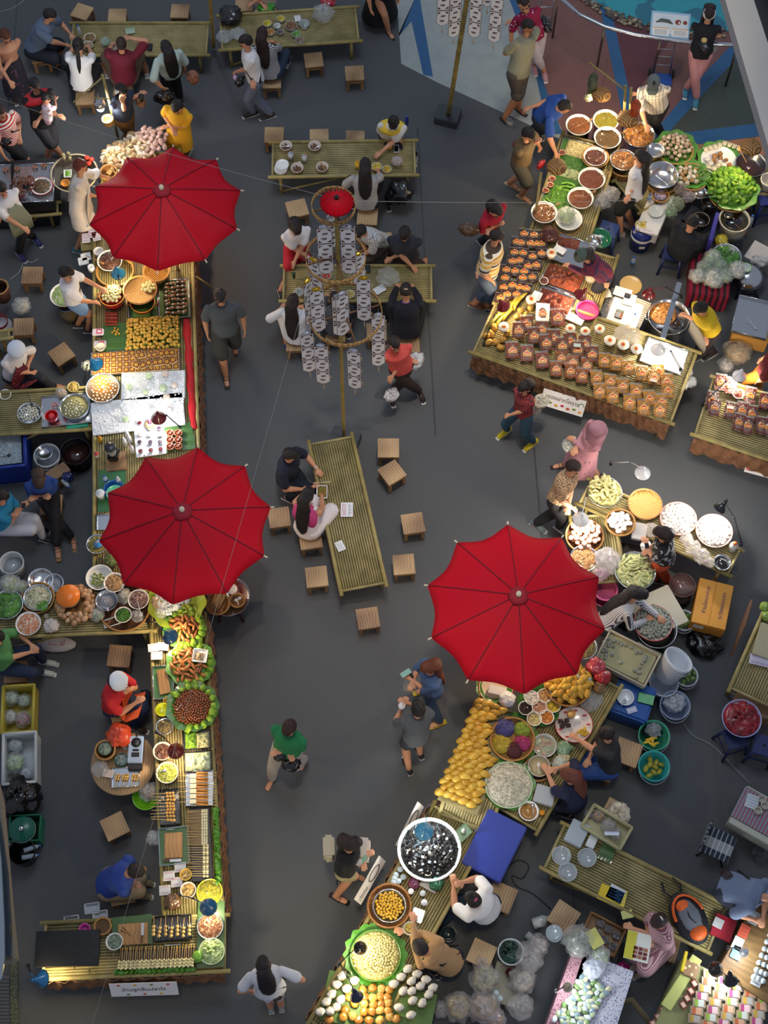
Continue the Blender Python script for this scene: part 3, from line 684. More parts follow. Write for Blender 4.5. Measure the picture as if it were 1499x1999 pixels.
p('person in strapless dark floral dress with reddish hair at left edge',(10,70),-60,[(22,185),(48,182)],[(2,150,.9),(18,158,.9)],1.5,top=None,bot=SP('2A2630','6B3A5A',14,.25),bt='dress',hem=1.6,hair='bun',hc='5A2E18',shoe='3A2A22',skin='C98F6C',acc=[('glasses','111111')],look=(0,35))
p('person in black and red jersey carrying a small child',(68,165),-60,[(92,308),(118,300)],[(75,235,1.1),(112,226,1.12)],1.55,top='17171B',bot='34343A',bt='shorts',shoe='3A2A22',wide=1.15,acc=[('yoke','C01828')],look=(0,40))
p('small child in pink and white outfit held by person in red jersey',(90,193),-150,[(102,256),(95,262)],[(108,196,1.25),(110,222,1.2)],1.42,(93,226,1.1),top=SP('EBDDE2','C76A8A',40,.25),bot='E8C6CF',bt='shorts',shoe='E08AA0',sc=.5,hair='bob',look=(30,20))
p('person in red and white striped tee with black shoulder bag at left edge',(0,218),-40,[(20,332),(62,322)],[(38,265,.9),None],1.5,top=S('B8342E','E6DCD4',22),bot='121216',bt='shorts',hair='bob',hc='3A2418',shoe='2A2A2A',acc=[('crossbag','121214',-1)])
p('person in white tee, green-grey apron and blue clogs at left edge',(2,368),-50,[(36,492),(66,462)],[(-6,440,.9),(45,445,.9)],1.5,top='E6E4E2',bot='101014',hair='tail',shoe='2B2F63',acc=[('apron','8A917C')],look=(0,30))
p('person in cream smock with auburn bun serving at the upper left stall',(157,325),-5,[(150,485),(170,478)],[(205,345,.85),(190,385,.85)],1.5,top='E2D6C6',sl='s',bot='E2D6C6',bt='dress',hem=.7,hair='bun',hc='6A2A18',shoe='2A7A86',acc=[('apron','DCCDBB')],look=(0,20))
p('person in white lettered tee and denim shorts leaning over the steamed buns',(132,545),5,[(152,632),(172,642)],[(212,570,.85),(190,592,.8)],1.32,top='EDEBEA',bot='6F8FB8',bt='short shorts',hair='bun',shoe='3A2A22',acc=[('emblem','222222')],look=(-10,55))
p('vendor in maroon embroidered apron and white cap seated at left edge',(30,682),-50,[(108,768),(128,758)],[(55,712,.6),(62,728,.55)],1.1,(28,728),top='DAD4D2',bot='2B2B31',bt='crop',hair='short',hat=('chef','DDE3EC'),shoe='1A1A1A',acc=[('apron',SP('5C1024','C0502A',16,.2)),],look=(0,50))
p('person in dark grey shirt and shorts walking down the left aisle',(430,578),-82,[(458,670),(441,735)],[None,None],1.55,top='4C5154',bot='34342F',bt='shorts',shoe='3A2C20',st='sandal',look=(0,40),wide=1.1)
p('person in white tee and grey-blue jeans with black sling bag walking left',(480,82),200,[(495,218),(528,222)],[(462,140,.95),(497,182,.85)],1.55,top='D9D8D8',bot='6C7488',shoe='2A2426',acc=[('crossbag','111114',-1),('watch','16161A',1)],look=(0,25))
p('person in striped tee with long brown hair seated at the top centre table',(512,68),80,[(552,108),(560,120)],[(530,80,.5),(545,85,.5)],1.05,(527,142),top=S('3A3A40','C6C4C2',45),bot='1F3048',hair='long',hc='2E1610',shoe='B9B4AE')
p('person in cream shorts behind the top centre table, head out of frame',(520,-48),-90,[(505,18),(535,18)],[(490,8,.52),(512,8,.52)],1.08,(517,0),top='C9BDB4',bot='C7B0A8',bt='shorts')
p('person in long black skirt at the top edge, only skirt and sandal in view',(745,-62),-60,[(720,10),(758,58)],[None,None],1.5,top='0D0D10',bot='0C0C0E',bt='skirt',hem=1.75,shoe='1A1A1A',st='sandal')
# --- table with four bowls
p('person in white shirt with yellow sleeves leaning on the table, glasses',(768,240),-95,[(735,290),(812,300)],[(735,306,.52),(770,268,.55)],.98,(762,262),top='D9D8D2',sl='s',bot='10131C',hair='bun',shoe='8A8A88',acc=[('glasses','2A2A2A'),('yoke','E2C23A')],look=(0,55))
p('person in light grey tee with dark hair seated with back to camera',(713,325),88,[(690,395),(760,400)],[(682,350,.52),(738,332,.52)],1.08,(714,395),top='A8A5A2',sl='s',bot='15151A',hair='long',hc='1E1214',shoe='111111',look=(0,35),wide=1.05)
# --- table behind banners
p('person in white blouse and red trousers seated left of the hanging banners',(577,445),-70,[(533,598),(560,560)],[(572,518,.5),(605,505,.5)],1.08,(578,475),top='E6E3E1',sl='s',bot='C01F30',bt='crop',hair='bob',hc='241814',shoe='1A1A1A',acc=[('glasses','3A2A20'),('watch','E6E0D8',1)],look=(0,55))
p('person in white plaid shirt with head turned down behind the banners',(703,452),-120,[(690,520),(730,520)],[(700,500,.5),(720,495,.5)],1.08,(742,470),top=PL('CFCFCE','5C6470',26,.2),sl='m',bot='4A4038',bt='shorts',look=(0,50))
p('person in charcoal tee with earphones and glasses cross-legged at the table',(790,455),-95,[(765,510),(830,508)],[(762,505,.52),(805,521,.5)],1.05,(790,495),top='2F323B',sl='s',bot='3A2C24',bt='shorts',acc=[('glasses','5A5450')],look=(0,50),wide=1.15,shoe='5A3A2A')
p('person in white blouse with long brown hair holding up a phone',(572,590),75,[(558,665),(575,672)],[(548,602,.6),(590,600,.5)],1.06,(578,652),top='DFE0E2',sl='m',bot='D8D8DA',bt='dress',hair='vlong',hc='22120E',shoe='26427A',st='sandal')
p('boy in grey hooded sweatshirt seated behind the lowest banner hoop',(654,585),95,[(640,640),(680,648)],[(637,575,.52),(668,570,.52)],1.0,(655,640),top='4A4D52',sl='l',bot='20222A',bt='shorts',sc=.9)
p('person in dark navy cardigan with purple collar and pale hair clip',(792,570),90,[(762,620),(820,620)],[(775,560,.6),(806,562,.6)],1.05,(794,645),top='12121E',sl='l',bot='101018',hair='short',hat=('clip','CDB08A'),acc=[('collar','5B3E8E')],look=(0,45),wide=1.1)
p('person in coral tee walking right with plastic bags',(770,672),-70,[(760,770),(820,764)],[(760,745,.8),(800,705,.95)],1.45,top='D05048',sl='s',bot='332622',bt='pants',shoe='2A1E1A',hair='short',look=(0,30))
# --- centre table
p('person in navy polo with yellow trim seated at the far left of the centre table',(566,888),-25,[(560,970),(600,950)],[(618,915,.52),(590,955,.52)],1.05,(560,925),top='171D30',sl='s',bot='101829',shoe='26304E',acc=[('watch','C8C8CC',0)],look=(0,45),wide=1.1)
p('person with long black hair, pink shawl and white dress eating at the centre table',(600,968),60,[(620,1015),(632,1020)],[(612,950,.52),(628,968,.52)],1.03,(600,1030),top='E3DCDC',sl='strap',bot='E3DCDC',bt='dress',hair='vlong',hc='150D0E',acc=[('shawl','C63E7E')],look=(0,40))
# --- upper right
p('person in magenta floral blouse and white trousers at the top edge',(1022,8),-80,[(1042,125),(1062,138)],[(995,42,1.0),None],1.5,top=SP('8E1040','E4C3CC',18,.22),sl='s',bot='C9BFC8',bt='crop',hair='bob',hc='2A1C18',shoe='B88A94',look=(0,15))
p('person in khaki henley and grey shorts standing with crossed arms',(1030,52),-45,[(984,232),(1012,208)],[(1040,82,1.15),(1012,95,1.15)],1.56,top='8C8A72',sl='s',bot='514A44',bt='shorts',shoe='2A2420',st='sandal',hair='short',wide=1.18,look=(-5,20),skin='A8714E')
p('person in blue tee and glasses bending over the curry pots',(1096,210),-20,[(1025,270),(1040,262)],[(985,225,.85),(1085,300,.72)],1.28,top='1F4690',sl='s',bot='1A2236',acc=[('glasses','2A2A2A')],look=(0,40),wide=1.15,shoe='222222')
p('person in olive patterned shirt resting chin on hand, straw sandals',(1030,262),-35,[(995,355),(1018,380)],[(1055,290,.75),(1043,280,1.25)],1.5,top=SP('5C4A30','7A6844',60,.3),sl='s',bot='46443C',bt='shorts',shoe='C9B080',st='sandal',look=(-10,45),wide=1.1)
p('person in black jacket and pink trousers leaning on the pool handrail',(1384,26),-100,[(1340,170),(1360,190)],[(1378,62,1.15),(1392,66,1.15)],1.5,top='12121C',sl='l',bot='C98F90',hair='long',hc='2A1614',shoe='3A7E9A',hat=('band','C8C8CC'),acc=[('print','C8B070')],look=(0,50))
p('vendor in white plaid shirt and grey cap reaching over the curry pot',(1275,160),-95,[(1258,262),(1292,262)],[(1232,185,1.0),(1262,255,.95)],1.5,top=PL('D8CFC0','3A4048',20,.18),sl='m',bot='2A2A30',hat=('cap','5C6668'),look=(0,50),wide=1.1)
p('vendor with long dark hair, white tee and black shorts among the curry pots',(1252,308),150,[(1212,452),(1235,440)],[(1248,265,.95),(1218,402,.95)],1.5,top='E2E0E2',sl='s',bot='0F0F12',bt='shorts',hair='vlong',hc='1C1110',shoe='B9A89A',acc=[('watch','E0E0E0',1)],look=(0,35))
p('person in red top with sunglasses on head and brown shoulder bag',(967,410),-50,[(940,470),(955,480)],[(958,445,1.1),(968,440,1.1)],1.48,top='A8142E',sl='s',bot='2A2A30',hair='bob',hc='1E1412',acc=[('glasses','8A6A4A')],look=(0,50))
p('person in wide striped yellow, white and brown polo and rolled jeans',(968,462),-20,[(925,592),(952,595)],[(930,545,.9),(960,548,.9)],1.52,top=dict(c='E2C878',c2=['D9C9A2','C79A3C','E8E2D4','4A3A30','C9C4B8','D9A63E'],kind='multi',fr=4.2),sl='s',bot='4A5B74',bt='crop',shoe='8A5A3A',look=(0,45),wide=1.25)
p('person in black tee seated on blue plastic stool with back to camera',(1350,438),55,[(1310,470),(1375,490)],[(1370,480,.5),(1345,470,.5)],1.1,(1328,490,.5),top='14161E',sl='s',bot='101014',look=(0,50),wide=1.1)
p('vendor in red and blue plaid shirt and green-grey cap bending over the shredded pork',(1148,508),190,[(1170,592),(1200,585)],[(1085,512,.75),(1180,545,.9)],1.25,top=PL('7A1A2C','1A2046',22,.5),sl='l',bot='161A2A',hat=('beret','3E4E48'),hair='bob',look=(0,60))
p('vendor in yellow shirt and striped apron stirring the tall steel pot',(1368,602),-150,[(1372,690),(1392,688)],[(1322,610,.9),(1378,668,.8)],1.45,top='D6B41E',sl='s',bot='2A2024',hair='bun',acc=[('apron',S('8E8678','6A6258',60))],look=(0,55),wide=1.15)
p('vendor in maroon shirt and orange trousers at the right edge',(1512,700),150,[(1465,770),(1485,765)],[(1478,745,.7),(1488,700,.8)],1.3,top='6B1A22',sl='s',bot='C9781E',bt='crop',shoe='2A2A2A')
p('child in red plaid shirt, teal leggings and yellow clogs walking left',(1024,758),-140,[(1042,862),(990,838)],[(995,810,.75),(1048,785,.8)],1.25,top=PL('A02A2E','3A2A30',24,.45),sl='s',bot='26485A',shoe='C8B41E',sc=.86,hair='bob',look=(0,35))
p('person in pink floral robe and headscarf carrying a bag',(1166,838),190,[(1100,905),(1165,925)],[(1120,860,.95),(1125,872,.95)],1.5,top=SP('C98E98','4A3A48',16,.18),sl='l',bot=SP('C98E98','4A3A48',16,.18),bt='skirt',hem=1.5,hat=('scarf','B98490'),hair='short',hc='2A1A18',shoe='3A2A2A',st='sandal',look=(0,50))
p('person in leopard print blouse and black trousers with patterned trainers',(1118,912),-35,[(1045,1022),(1092,1028)],[(1108,998,.9),(1118,992,.9)],1.5,top=SP('C2A07A','2A1C14',60,.42),sl='s',bot='151518',shoe='5A6A72',look=(0,30),wide=1.1,hc='2A1614')
p('person in black floral tee and orange trousers holding a phone',(1292,1042),165,[(1280,1130),(1305,1135)],[(1262,1062,1.0),(1268,1070,1.0)],1.5,top=dict(c='17181C',c2='A8A8AC',kind='patch',fr=14,w=.55),sl='s',bot='B0421E',hair='bob',hc='24140F',look=(0,50))
p('vendor in thin striped shirt with long black ponytail reaching into the dumpling tray',(1246,1160),-15,[(1195,1235),(1205,1255)],[(1300,1214,.62),(1262,1210,.62)],1.0,(1180,1215),top=S('3A3E48','D8D8DA',60,.35,axis='fw'),sl='l',bot='1A1E26',hair='vlong',hc='120C0E',look=(0,60))
# --- left stalls
p('person in blue tee and black tracksuit trousers seated looking at a phone',(76,938),-80,[(112,1080),(142,1050)],[(72,970,.8),(84,970,.8)],1.12,(88,955,.5),top='1E4088',sl='s',bot='0E1018',hair='bob',hc='3A2418',shoe='B08A5A',st='sandal',look=(0,55))
p('person in cyan tee and torn white jeans seated at left edge with phone',(2,968),-15,[(85,1050),(70,1030)],[(30,1000,.75),(42,992,.75)],1.05,(8,1020),top='1C7EA8',sl='s',bot='B8BCC4',hair='bob',look=(0,45))
p('person in green tee and jeans with pale slip-on sandals at left edge',(-8,1243),-10,[(85,1290),(80,1310)],[(60,1258,.6),(68,1272,.55)],1.08,(10,1290),top='4E8A50',sl='s',bot='1E2A44',hair='bob',shoe='B9BDB4',look=(0,45))
p('vendor in red tee, orange apron and white cap seated beside the fried snacks',(226,1332),-20,[(262,1418),(285,1352)],[(252,1348,.85),(265,1372,.75)],1.1,(222,1370),top='B81C26',sl='s',bot='1C2A48',bt='pants',hat=('chef','E4E8EE'),acc=[('apron','D2521E')],look=(10,45),shoe='3A2A22',wide=1.1)
p('person in blue tee and khaki trousers seated bent forward, seen from above',(262,1700),-10,[(268,1745),(272,1720)],[(266,1716,.5),(270,1708,.5)],.92,(212,1725),top='26418E',sl='s',bot='9A8566',look=(0,70),wide=1.15,shoe='8A7A60')
# --- lower middle
p('person with long auburn hair in denim shirt and jeans counting money',(838,1303),200,[(832,1342),(860,1412)],[(800,1325,1.1),(805,1332,1.1)],1.5,top='4A628C',sl='m',bot='2C3E58',hair='vlong',hc='6A3418',shoe='C8B030',st='sandal',look=(0,45))
p('person in grey tee and dark shorts with white-soled trainers holding an iced drink',(816,1384),110,[(798,1500),(820,1470)],[(786,1378,1.15),(796,1372,1.2)],1.52,top='54585C',sl='s',bot='33353A',bt='short shorts',shoe='17171A',look=(0,25))
p('person in green cut-out blouse and striped trousers carrying a black jacket',(565,1420),-115,[(595,1480),(530,1520)],[(548,1468,1.0),(562,1468,1.0)],1.5,top='1E7A48',sl='s',bot=S('C9C2B8','5A544E',50),hair='short',hc='2E1410',shoe=None,look=(0,45),wide=1.05)
p('person in black tee and khaki shorts with white tote bags reading a card',(683,1648),-25,[(655,1750),(690,1705)],[(708,1680,1.05),(712,1672,1.05)],1.48,top='101014',sl='s',bot='8E8660',bt='short shorts',hair='bob',hc='20110F',shoe='1A1A1C',st='sandal',acc=[('print','A8A8A8')],look=(0,50))
p('person in white blouse with dark hair walking at the bottom edge',(514,1884),100,[(528,1965),(548,1962)],[(488,1935,.85),(552,1902,1.15)],1.5,top='C9CBD2',sl='s',bot='C5C6CC',bt='crop',hair='long',hc='1C0F12',shoe='8A8A92',look=(0,20),acc=[('crossbag','2E2018',1)])
# --- lower right stalls
p('vendor in white frilled blouse with pink hair tie seated at the grass jelly bowl',(925,1758),140,[(870,1780),(862,1800)],[(885,1728,.75),(905,1722,.85)],1.05,(950,1775),top='DEDCDA',sl='s',bot='1C2B40',hair='bun',hat=('clip','E05A8A'),look=(0,50),wide=1.15)
p('vendor in tan long-sleeved shirt and dark apron straps filling a cup of corn',(822,1852),130,[(840,1890),(850,1900)],[(805,1795,.78),(790,1818,.75)],1.05,(880,1880),top='A8845C',sl='l',bot='14182A',hair='short',hc='241614',acc=[('strap','16161C',1)],look=(0,55))
p('vendor in dark grey tee at the mango sticky rice trays',(1186,1432),185,[(1150,1500),(1165,1510)],[(1108,1432,.78),(1150,1480,.7)],1.2,(1190,1490,.5),top='26282C',sl='s',bot='2A4A8E',bt='shorts',hair='bun',hc='241410',look=(0,60),wide=1.1)
p('vendor with red-brown ponytail in navy shirt ladling coconut milk',(1112,1515),160,[(1090,1580),(1110,1590)],[(1068,1508,.8),(1088,1500,.8)],1.2,(1125,1560,.5),top='101A3C',sl='m',bot='0F1628',hair='long',hc='6A3220',look=(0,55))
p('person in striped pink dress with hair clip reading a yellow brochure',(1288,1796),-150,[(1245,1885),(1262,1893)],[(1235,1812,.62),(1268,1830,.65)],1.05,(1292,1838),top=S('8A5A66','C9A8AC',50),sl='s',bot=S('8A5A66','C9A8AC',50),bt='dress',hair='short',hc='2A1214',hat=('clip','E8DCC8'),look=(0,60),shoe='B0A090')
p('person in blue-grey shirt with striped sling bag bending over the bottom right counter',(1493,1752),-60,[(1405,1745),(1425,1760)],[(1490,1790,.8),(1470,1795,.8)],1.1,(1420,1730,.85),top='6C7A94',sl='m',bot='2A3040',acc=[('crossbag','1A1A1E',-1)],look=(0,50),wide=1.15)
# ---------------------------------------------------------------- crockery, baskets, bags, food
TZ=.628
def mpp(px,py,z): return (P(px+1,py,z)-P(px,py,z)).length
def at_rim(px,py,z,h): p=P(px,py,z+h); return V((p.x,p.y,z))
def stuff(px,py,rp,z,c,label,name='curry',cat='food',dome=.03,c2=None,fr=30,nz=.012,m=None,r=None,kind='stuff',seed=1):
 r=r or rp*mpp(px,py,z); p=P(px,py,z); vs=[V((0,0,dome+nz))];fs=[];n=28;q=9
 for j in range(1,q+1):
  for k in range(n):
   a=2*PI*k/n; f=j/q; x,y=r*f*math.cos(a),r*f*math.sin(a)
   vs.append(V((x,y,dome*(1-f*f)+(nz*noise.noise(V((x*28,y*28,seed)))*2 if j<q else 0))))
 for k in range(n): fs.append((0,1+k,1+(k+1)%n))
 for j in range(q-1):
  for k in range(n): fs.append((1+j*n+k,1+(j+1)*n+k,1+(j+1)*n+(k+1)%n,1+j*n+(k+1)%n))
 vs+= [V((v.x,v.y,-.015)) for v in vs[1+(q-1)*n:1+q*n]]; k0=1+q*n
 for k in range(n): fs.append((1+(q-1)*n+k,k0+k,k0+(k+1)%n,1+(q-1)*n+(k+1)%n))
 o=B().add(vs,fs,m or mat(c,.4,kind='food',c2=c2 or tuple(x*.35 for x in lin(c)),fr=fr,coat=.4),True).build(name,loc=p)
 return tag(o,label,cat,kind=kind)
def liquid(px,py,rp,z,c,label,name='soup',m=None):
 r=rp*mpp(px,py,z); o=B().lathe([(r*.97,-.01),(r,0),(0,0)],m or mat(c,.06,coat=1,var=.1,vs=10),n=28).build(name,loc=P(px,py,z)); return tag(o,label,'liquid')
def bowl(px,py,rp,label,z=TZ,h=.09,c='F1F0EC',name='bowl',cat='bowl',rim=None,taper=.62,m=None,fill=None,group=None,t=.006,rimw=.012,handles=0):
 r=rp*mpp(px,py,z+h); loc=at_rim(px,py,z,h); m=m or mat(c,.2,coat=.4); b=B()
 pr=[(r*taper*.0,0),(r*taper,0),(r*(taper+(1-taper)*.65),h*.45),(r-rimw*.6,h*.97)]
 b.lathe(pr+[(r,h),(r-.002,h+.004),(r-rimw,h)]+[(r*(taper+(1-taper)*.6)-t,h*.45),(r*taper-t,t),(0,t)],m,n=32)
 o=b.build(name,loc=loc); tag(o,label,cat,group)
 if rim: B().lathe([(r-.003,h-.004),(r+.004,h),(r,h+.007),(r-.006,h+.004)],mat(rim,.3),n=32).build('coloured_rim',o)
 if handles:
  for s in(-1,1): B().tube([(s*r,-.04,h-.02),(s*(r+.035),-.03,h-.015),(s*(r+.035),.03,h-.015),(s*r,.04,h-.02)],.007,m).build('handle',o)
 if fill:
  k=dict(fill); lv=k.pop('lv',.75); kind=k.pop('k','stuff'); rr=rp*(taper+(1-taper)*(.35+lv*.65))*.95; lb=k.pop('label'); c1=k.pop('c')
  (stuff if kind=='stuff' else liquid)(px,py+0,rr,z+h*lv-.004,c1,lb,**k)
 return o
def basket(px,py,rp,label,z=TZ,h=.08,c='B98A4A',c2='6E4A22',taper=.8,name='basket',group=None,rimc='A87A40'):
 r=rp*mpp(px,py,z+h); loc=at_rim(px,py,z,h); b=B()
 b.lathe([(0,0),(r*taper,0),(r*.96,h*.6),(r,h),(r-.012,h),(r*.9,h*.5),(r*taper-.01,.012),(0,.012)],mat(c,.6,kind='weave',c2=c2,fr=160),n=36)
 o=b.build(name,loc=loc); tag(o,label,'basket',group)
 B().lathe([(r-.016,h-.01),(r+.006,h-.006),(r+.008,h+.006),(r-.006,h+.012),(r-.018,h+.004)],mat(rimc,.5,var=.2,vs=30),n=36).build('rim',o)
 return o
def leafring(px,py,rp,z,label,n=9,c='4E8A2C',l=.16,w=.07,name='banana_leaf'):
 """ring of leaf tips round a bowl = one liner"""
 r=rp*mpp(px,py,z); b=B(); m=mat(c,.4,var=.3,vs=9,coat=.2)
 vs=[V((0,0,0))];fs=[];N=n*6; rr=random.Random(int(px))
 for j in range(1,4):
  for k in range(N):
   a=2*PI*k/N; tip=abs(((k/6)%1)-.5)*2; q=r*(.5+.47*j/3)*(1+(.10*tip if j==3 else 0)+rr.uniform(-.01,.01)); vs.append(V((q*math.cos(a),q*math.sin(a),(.012*j+.01*tip if j>1 else 0))))
 for k in range(N): fs.append((0,1+k,1+(k+1)%N))
 for j in range(2):
  for k in range(N): fs.append((1+j*N+k,1+(j+1)*N+k,1+(j+1)*N+(k+1)%N,1+j*N+(k+1)%N))
 o=b.add(vs,fs,m,False).build(name,loc=P(px,py,z)); s=o.modifiers.new('s','SOLIDIFY'); s.thickness=.003
 return tag(o,label,'leaf liner')
def leafsheet(A,Bp,D,z,label,c='365F22',name='banana_leaf',cat='leaf'):
 a,ang,L,w=rect(A,Bp,D,z); vs=[];fs=[];n=12;q=6
 for i in range(n+1):
  for j in range(q+1):
   vs.append((L*i/n+R.uniform(-.006,.006),w*j/q+R.uniform(-.004,.004),.004+.006*abs(math.sin(j*1.7))))
 for i in range(n):
  for j in range(q): k=i*(q+1)+j; fs.append((k,k+q+1,k+q+2,k+1))
 o=B().add(vs,fs,mat(c,.4,kind='stripe',c2=tuple(x*.8 for x in lin(c)),fr=60,axis=(1,0,0),coat=.2)).build(name,loc=a,rz=ang); s=o.modifiers.new('s','SOLIDIFY'); s.thickness=.003
 return tag(o,label,cat)
def tray(A,Bp,D,z,h,label,c=None,m=None,t=.008,name='tray',cat='tray',inner=None,flare=0):
 a,ang,L,w=rect(A,Bp,D,z+h); a=V((a.x,a.y,z)); m=m or (mat(c,.4) if c else steel()); b=B(); s=1 if w>0 else -1; W_=abs(w)
 b.box((L/2,s*W_/2,t/2),(L,W_,t),m if not inner else mat(inner,.4))
 for y in (t/2,W_-t/2): b.box((L/2,s*y,h/2),(L,t,h),m)
 for x in (t/2,L-t/2): b.box((x,w/2,h/2),(t,W_-2*t,h),m)
 for y in (0,W_): b.tube([(0,s*y,h),(L,s*y,h)],t*.8,m,n=6)
 for x in (0,L): b.tube([(x,0,h),(x,w,h)],t*.8,m,n=6)
 o=b.build(name,loc=a,rz=ang); o['_L']=L; o['_w']=w
 del o['_L'],o['_w']
 return tag(o,label,cat)
def slab(A,Bp,D,z,h,label,name,cat,m,bevel=.006,parent=None,group=None):
 a,ang,L,w=rect(A,Bp,D,z+h); o=B().box((L/2,w/2,h/2),(L,abs(w),h),m).build(name,loc=(a.x,a.y,z),rz=ang,bevel=bevel); return tag(o,label,cat,group)
def heap(A,Bp,D,z,h,c,label,name='food_heap',cat='food',c2=None,fr=22,nz=.02,m=None,kind='stuff'):
 """loose heap filling a pixel rectangle"""
 a,ang,L,w=rect(A,Bp,D,z); n=22;q=14;vs=[];fs=[]
 for i in range(n+1):
  for j in range(q+1):
   u,v=i/n,j/q; e=min(1,4*min(u,1-u,v,1-v))**.5; vs.append((L*u,w*v,h*e*(1+.0)+nz*noise.noise(V((L*u*22,w*v*22,h*99)))*2*e))
 for i in range(n):
  for j in range(q):
   k=i*(q+1)+j; f=(k,k+q+1,k+q+2,k+1); fs.append(f if w>0 else f[::-1])
 o=B().add(vs,fs,m or mat(c,.45,kind='food',c2=c2 or tuple(x*.4 for x in lin(c)),fr=fr,coat=.3),True).build(name,loc=a,rz=ang)
 return tag(o,label,cat,kind=kind)
MESH={}
def many(name,me,pts,label,cat,group,lab=None):
 """pts: (loc, rot euler, scale)"""
 for i,(l,r,s) in enumerate(pts):
  o=bpy.data.objects.new(name,me[i%len(me)] if isinstance(me,list) else me); COL.objects.link(o); o.location=l; o.rotation_euler=r
  o.scale=(s,s,s) if not isinstance(s,tuple) else s; tag(o,label,cat,group)
def disk(px,py,rp,z,n,dome=0,rot=0,jit=.12,s=1,flat=True,tilt=.5,rmin=0):
 c=P(px,py,z); r=rp*mpp(px,py,z); out=[]
 for i in range(n):
  f=math.sqrt((i+.5)/n*(1-rmin)+rmin); a=i*2.39996+rot; q=r*f*(1+R.uniform(-jit,jit)*.5)
  out.append((c+V((q*math.cos(a),q*math.sin(a),dome*(1-f*f))),(R.uniform(-tilt,tilt),R.uniform(-tilt,tilt),R.uniform(0,6.28)),s*R.uniform(.88,1.1)))
 return out
def grid(A,Bp,D,z,nx,ny,jit=0,rz=0,s=1,dome=0,tilt=0,rj=0,st=0):
 a,ang,L,w=rect(A,Bp,D,z); out=[]; ca,sa=math.cos(ang),math.sin(ang)
 for i in range(nx):
  for j in range(ny):
   x=L*(i+.5+(st if j%2 else 0)+R.uniform(-jit,jit))/nx; y=w*(j+.5+R.uniform(-jit,jit))/ny; u,v=x/L-.5,y/w-.5
   out.append((V((a.x+x*ca-y*sa,a.y+x*sa+y*ca,z+dome*max(0,1-4*max(u*u,v*v)))),(R.uniform(-tilt,tilt),R.uniform(-tilt,tilt),ang+rz+R.uniform(-rj,rj)),s))
 return out
def em(fn,*a,**k):
 b=B(); fn(b,*a,**k); return b.mesh('food_mesh')
def ellm(r,c,nz=.0,ns=3,nu=10,nv=7,seed=0,**k):
 k.setdefault('rough',.4); b=B(); b.ell((0,0,0),r,mat(c,var=k.pop('var',.15),vs=20,**k),nu=nu,nv=nv,nz=nz,ns=ns,seed=seed); return b.mesh('food_mesh')
def bag(px,py,rp,label,z=TZ,c='E8ECEE',a=.4,hs=.7,fill=None,name='plastic_bag',cat='plastic bag',group=None,tie=True,seed=None,el=1):
 r=rp*mpp(px,py,z+.05); h=r*hs; seed=seed if seed is not None else int(px*3+py); c0=P(px,py,z+h*.7); loc=V((c0.x,c0.y,z))
 b=B(); m=BAG(c,a) if a<1 else mat(c,.2,bump=.6,bs=18,coat=.5)
 b.ell((0,0,h*.95),(r*1.05,r*el*1.05,h),m,nu=26,nv=18,nz=.32,ns=2.6,seed=seed)
 o=b.build(name,loc=loc,rz=seed%6); tag(o,label,cat,group)
 if tie:
  b=B(); 
  for k in range(5): a_=k*1.26; b.tube([(0,0,h*1.75),(.3*r*math.cos(a_),.3*r*math.sin(a_),h*2.05),(.55*r*math.cos(a_),.55*r*math.sin(a_),h*2.0)],[(.15*r,.05*r),(.22*r,.02*r),(.1*r,.01*r)],m,n=8)
  b.build('knotted_neck',o)
 if fill: B().ell((0,0,h*.8),(r*.86,r*.84*el,h*.75),mat(fill,.5,kind='food',c2=tuple(x*.5 for x in lin(fill)),fr=25),nu=14,nv=9,nz=.2,seed=seed).build('bag_contents',o)
 return o
def bucket(px,py,rp,label,z=.010,h=.28,c='C8CCD4',taper=.78,name='bucket',handle=True,inside=None,hang=1,tilt=None):
 r=rp*mpp(px,py,z+h); loc=at_rim(px,py,z,h); m=plastic(c); b=B()
 b.lathe([(0,0),(r*taper,0),(r*.95,h*.82),(r*1.0,h*.86),(r*1.0,h),(r-.01,h+.003),(r*.9,h*.8),(r*taper-.008,.012),(0,.012)],m,n=32)
 o=b.build(name,loc=loc); tag(o,label,'bucket')
 if handle: B().tube([(r*math.cos(x),-abs(r*1.12*math.sin(x)),h-.02-.05*math.sin(x)) for x in [PI*k/10 for k in range(11)]],.005,mat('B8BCC0',.4),n=6).build('handle',o)
 if inside: liquid(px,py+4,rp*.82,z+h*.55,inside[0],inside[1],'water')
 return o
def bottle(px,py,label,z=TZ,h=.2,r=.032,c='D8E4EC',cap='2A60B0',alpha=.45,lab=None,group=None,name='bottle',rot=None,capl=.02):
 p=P(px,py,z+h*.5); b=B(); m=mat(c,.1,alpha=alpha,coat=.5) if alpha<1 else mat(c,.3)
 b.lathe([(0,0),(r,.004),(r,h*.62),(r*.85,h*.74),(r*.4,h*.88),(r*.4,h*.93)],m,n=16)
 o=b.build(name,loc=(p.x,p.y,z)); tag(o,label,'bottle',group)
 B().lathe([(r*.5,h*.9),(r*.52,h*.9+capl),(0,h*.9+capl+.004)],mat(cap,.4),n=14).build('cap',o)
 if lab: B().lathe([(r*1.02,h*.25),(r*1.02,h*.5)],mat(lab,.5),n=16).build('bottle_label',o)
 if rot: o.rotation_euler=rot; o.location.z=z+r
 return o
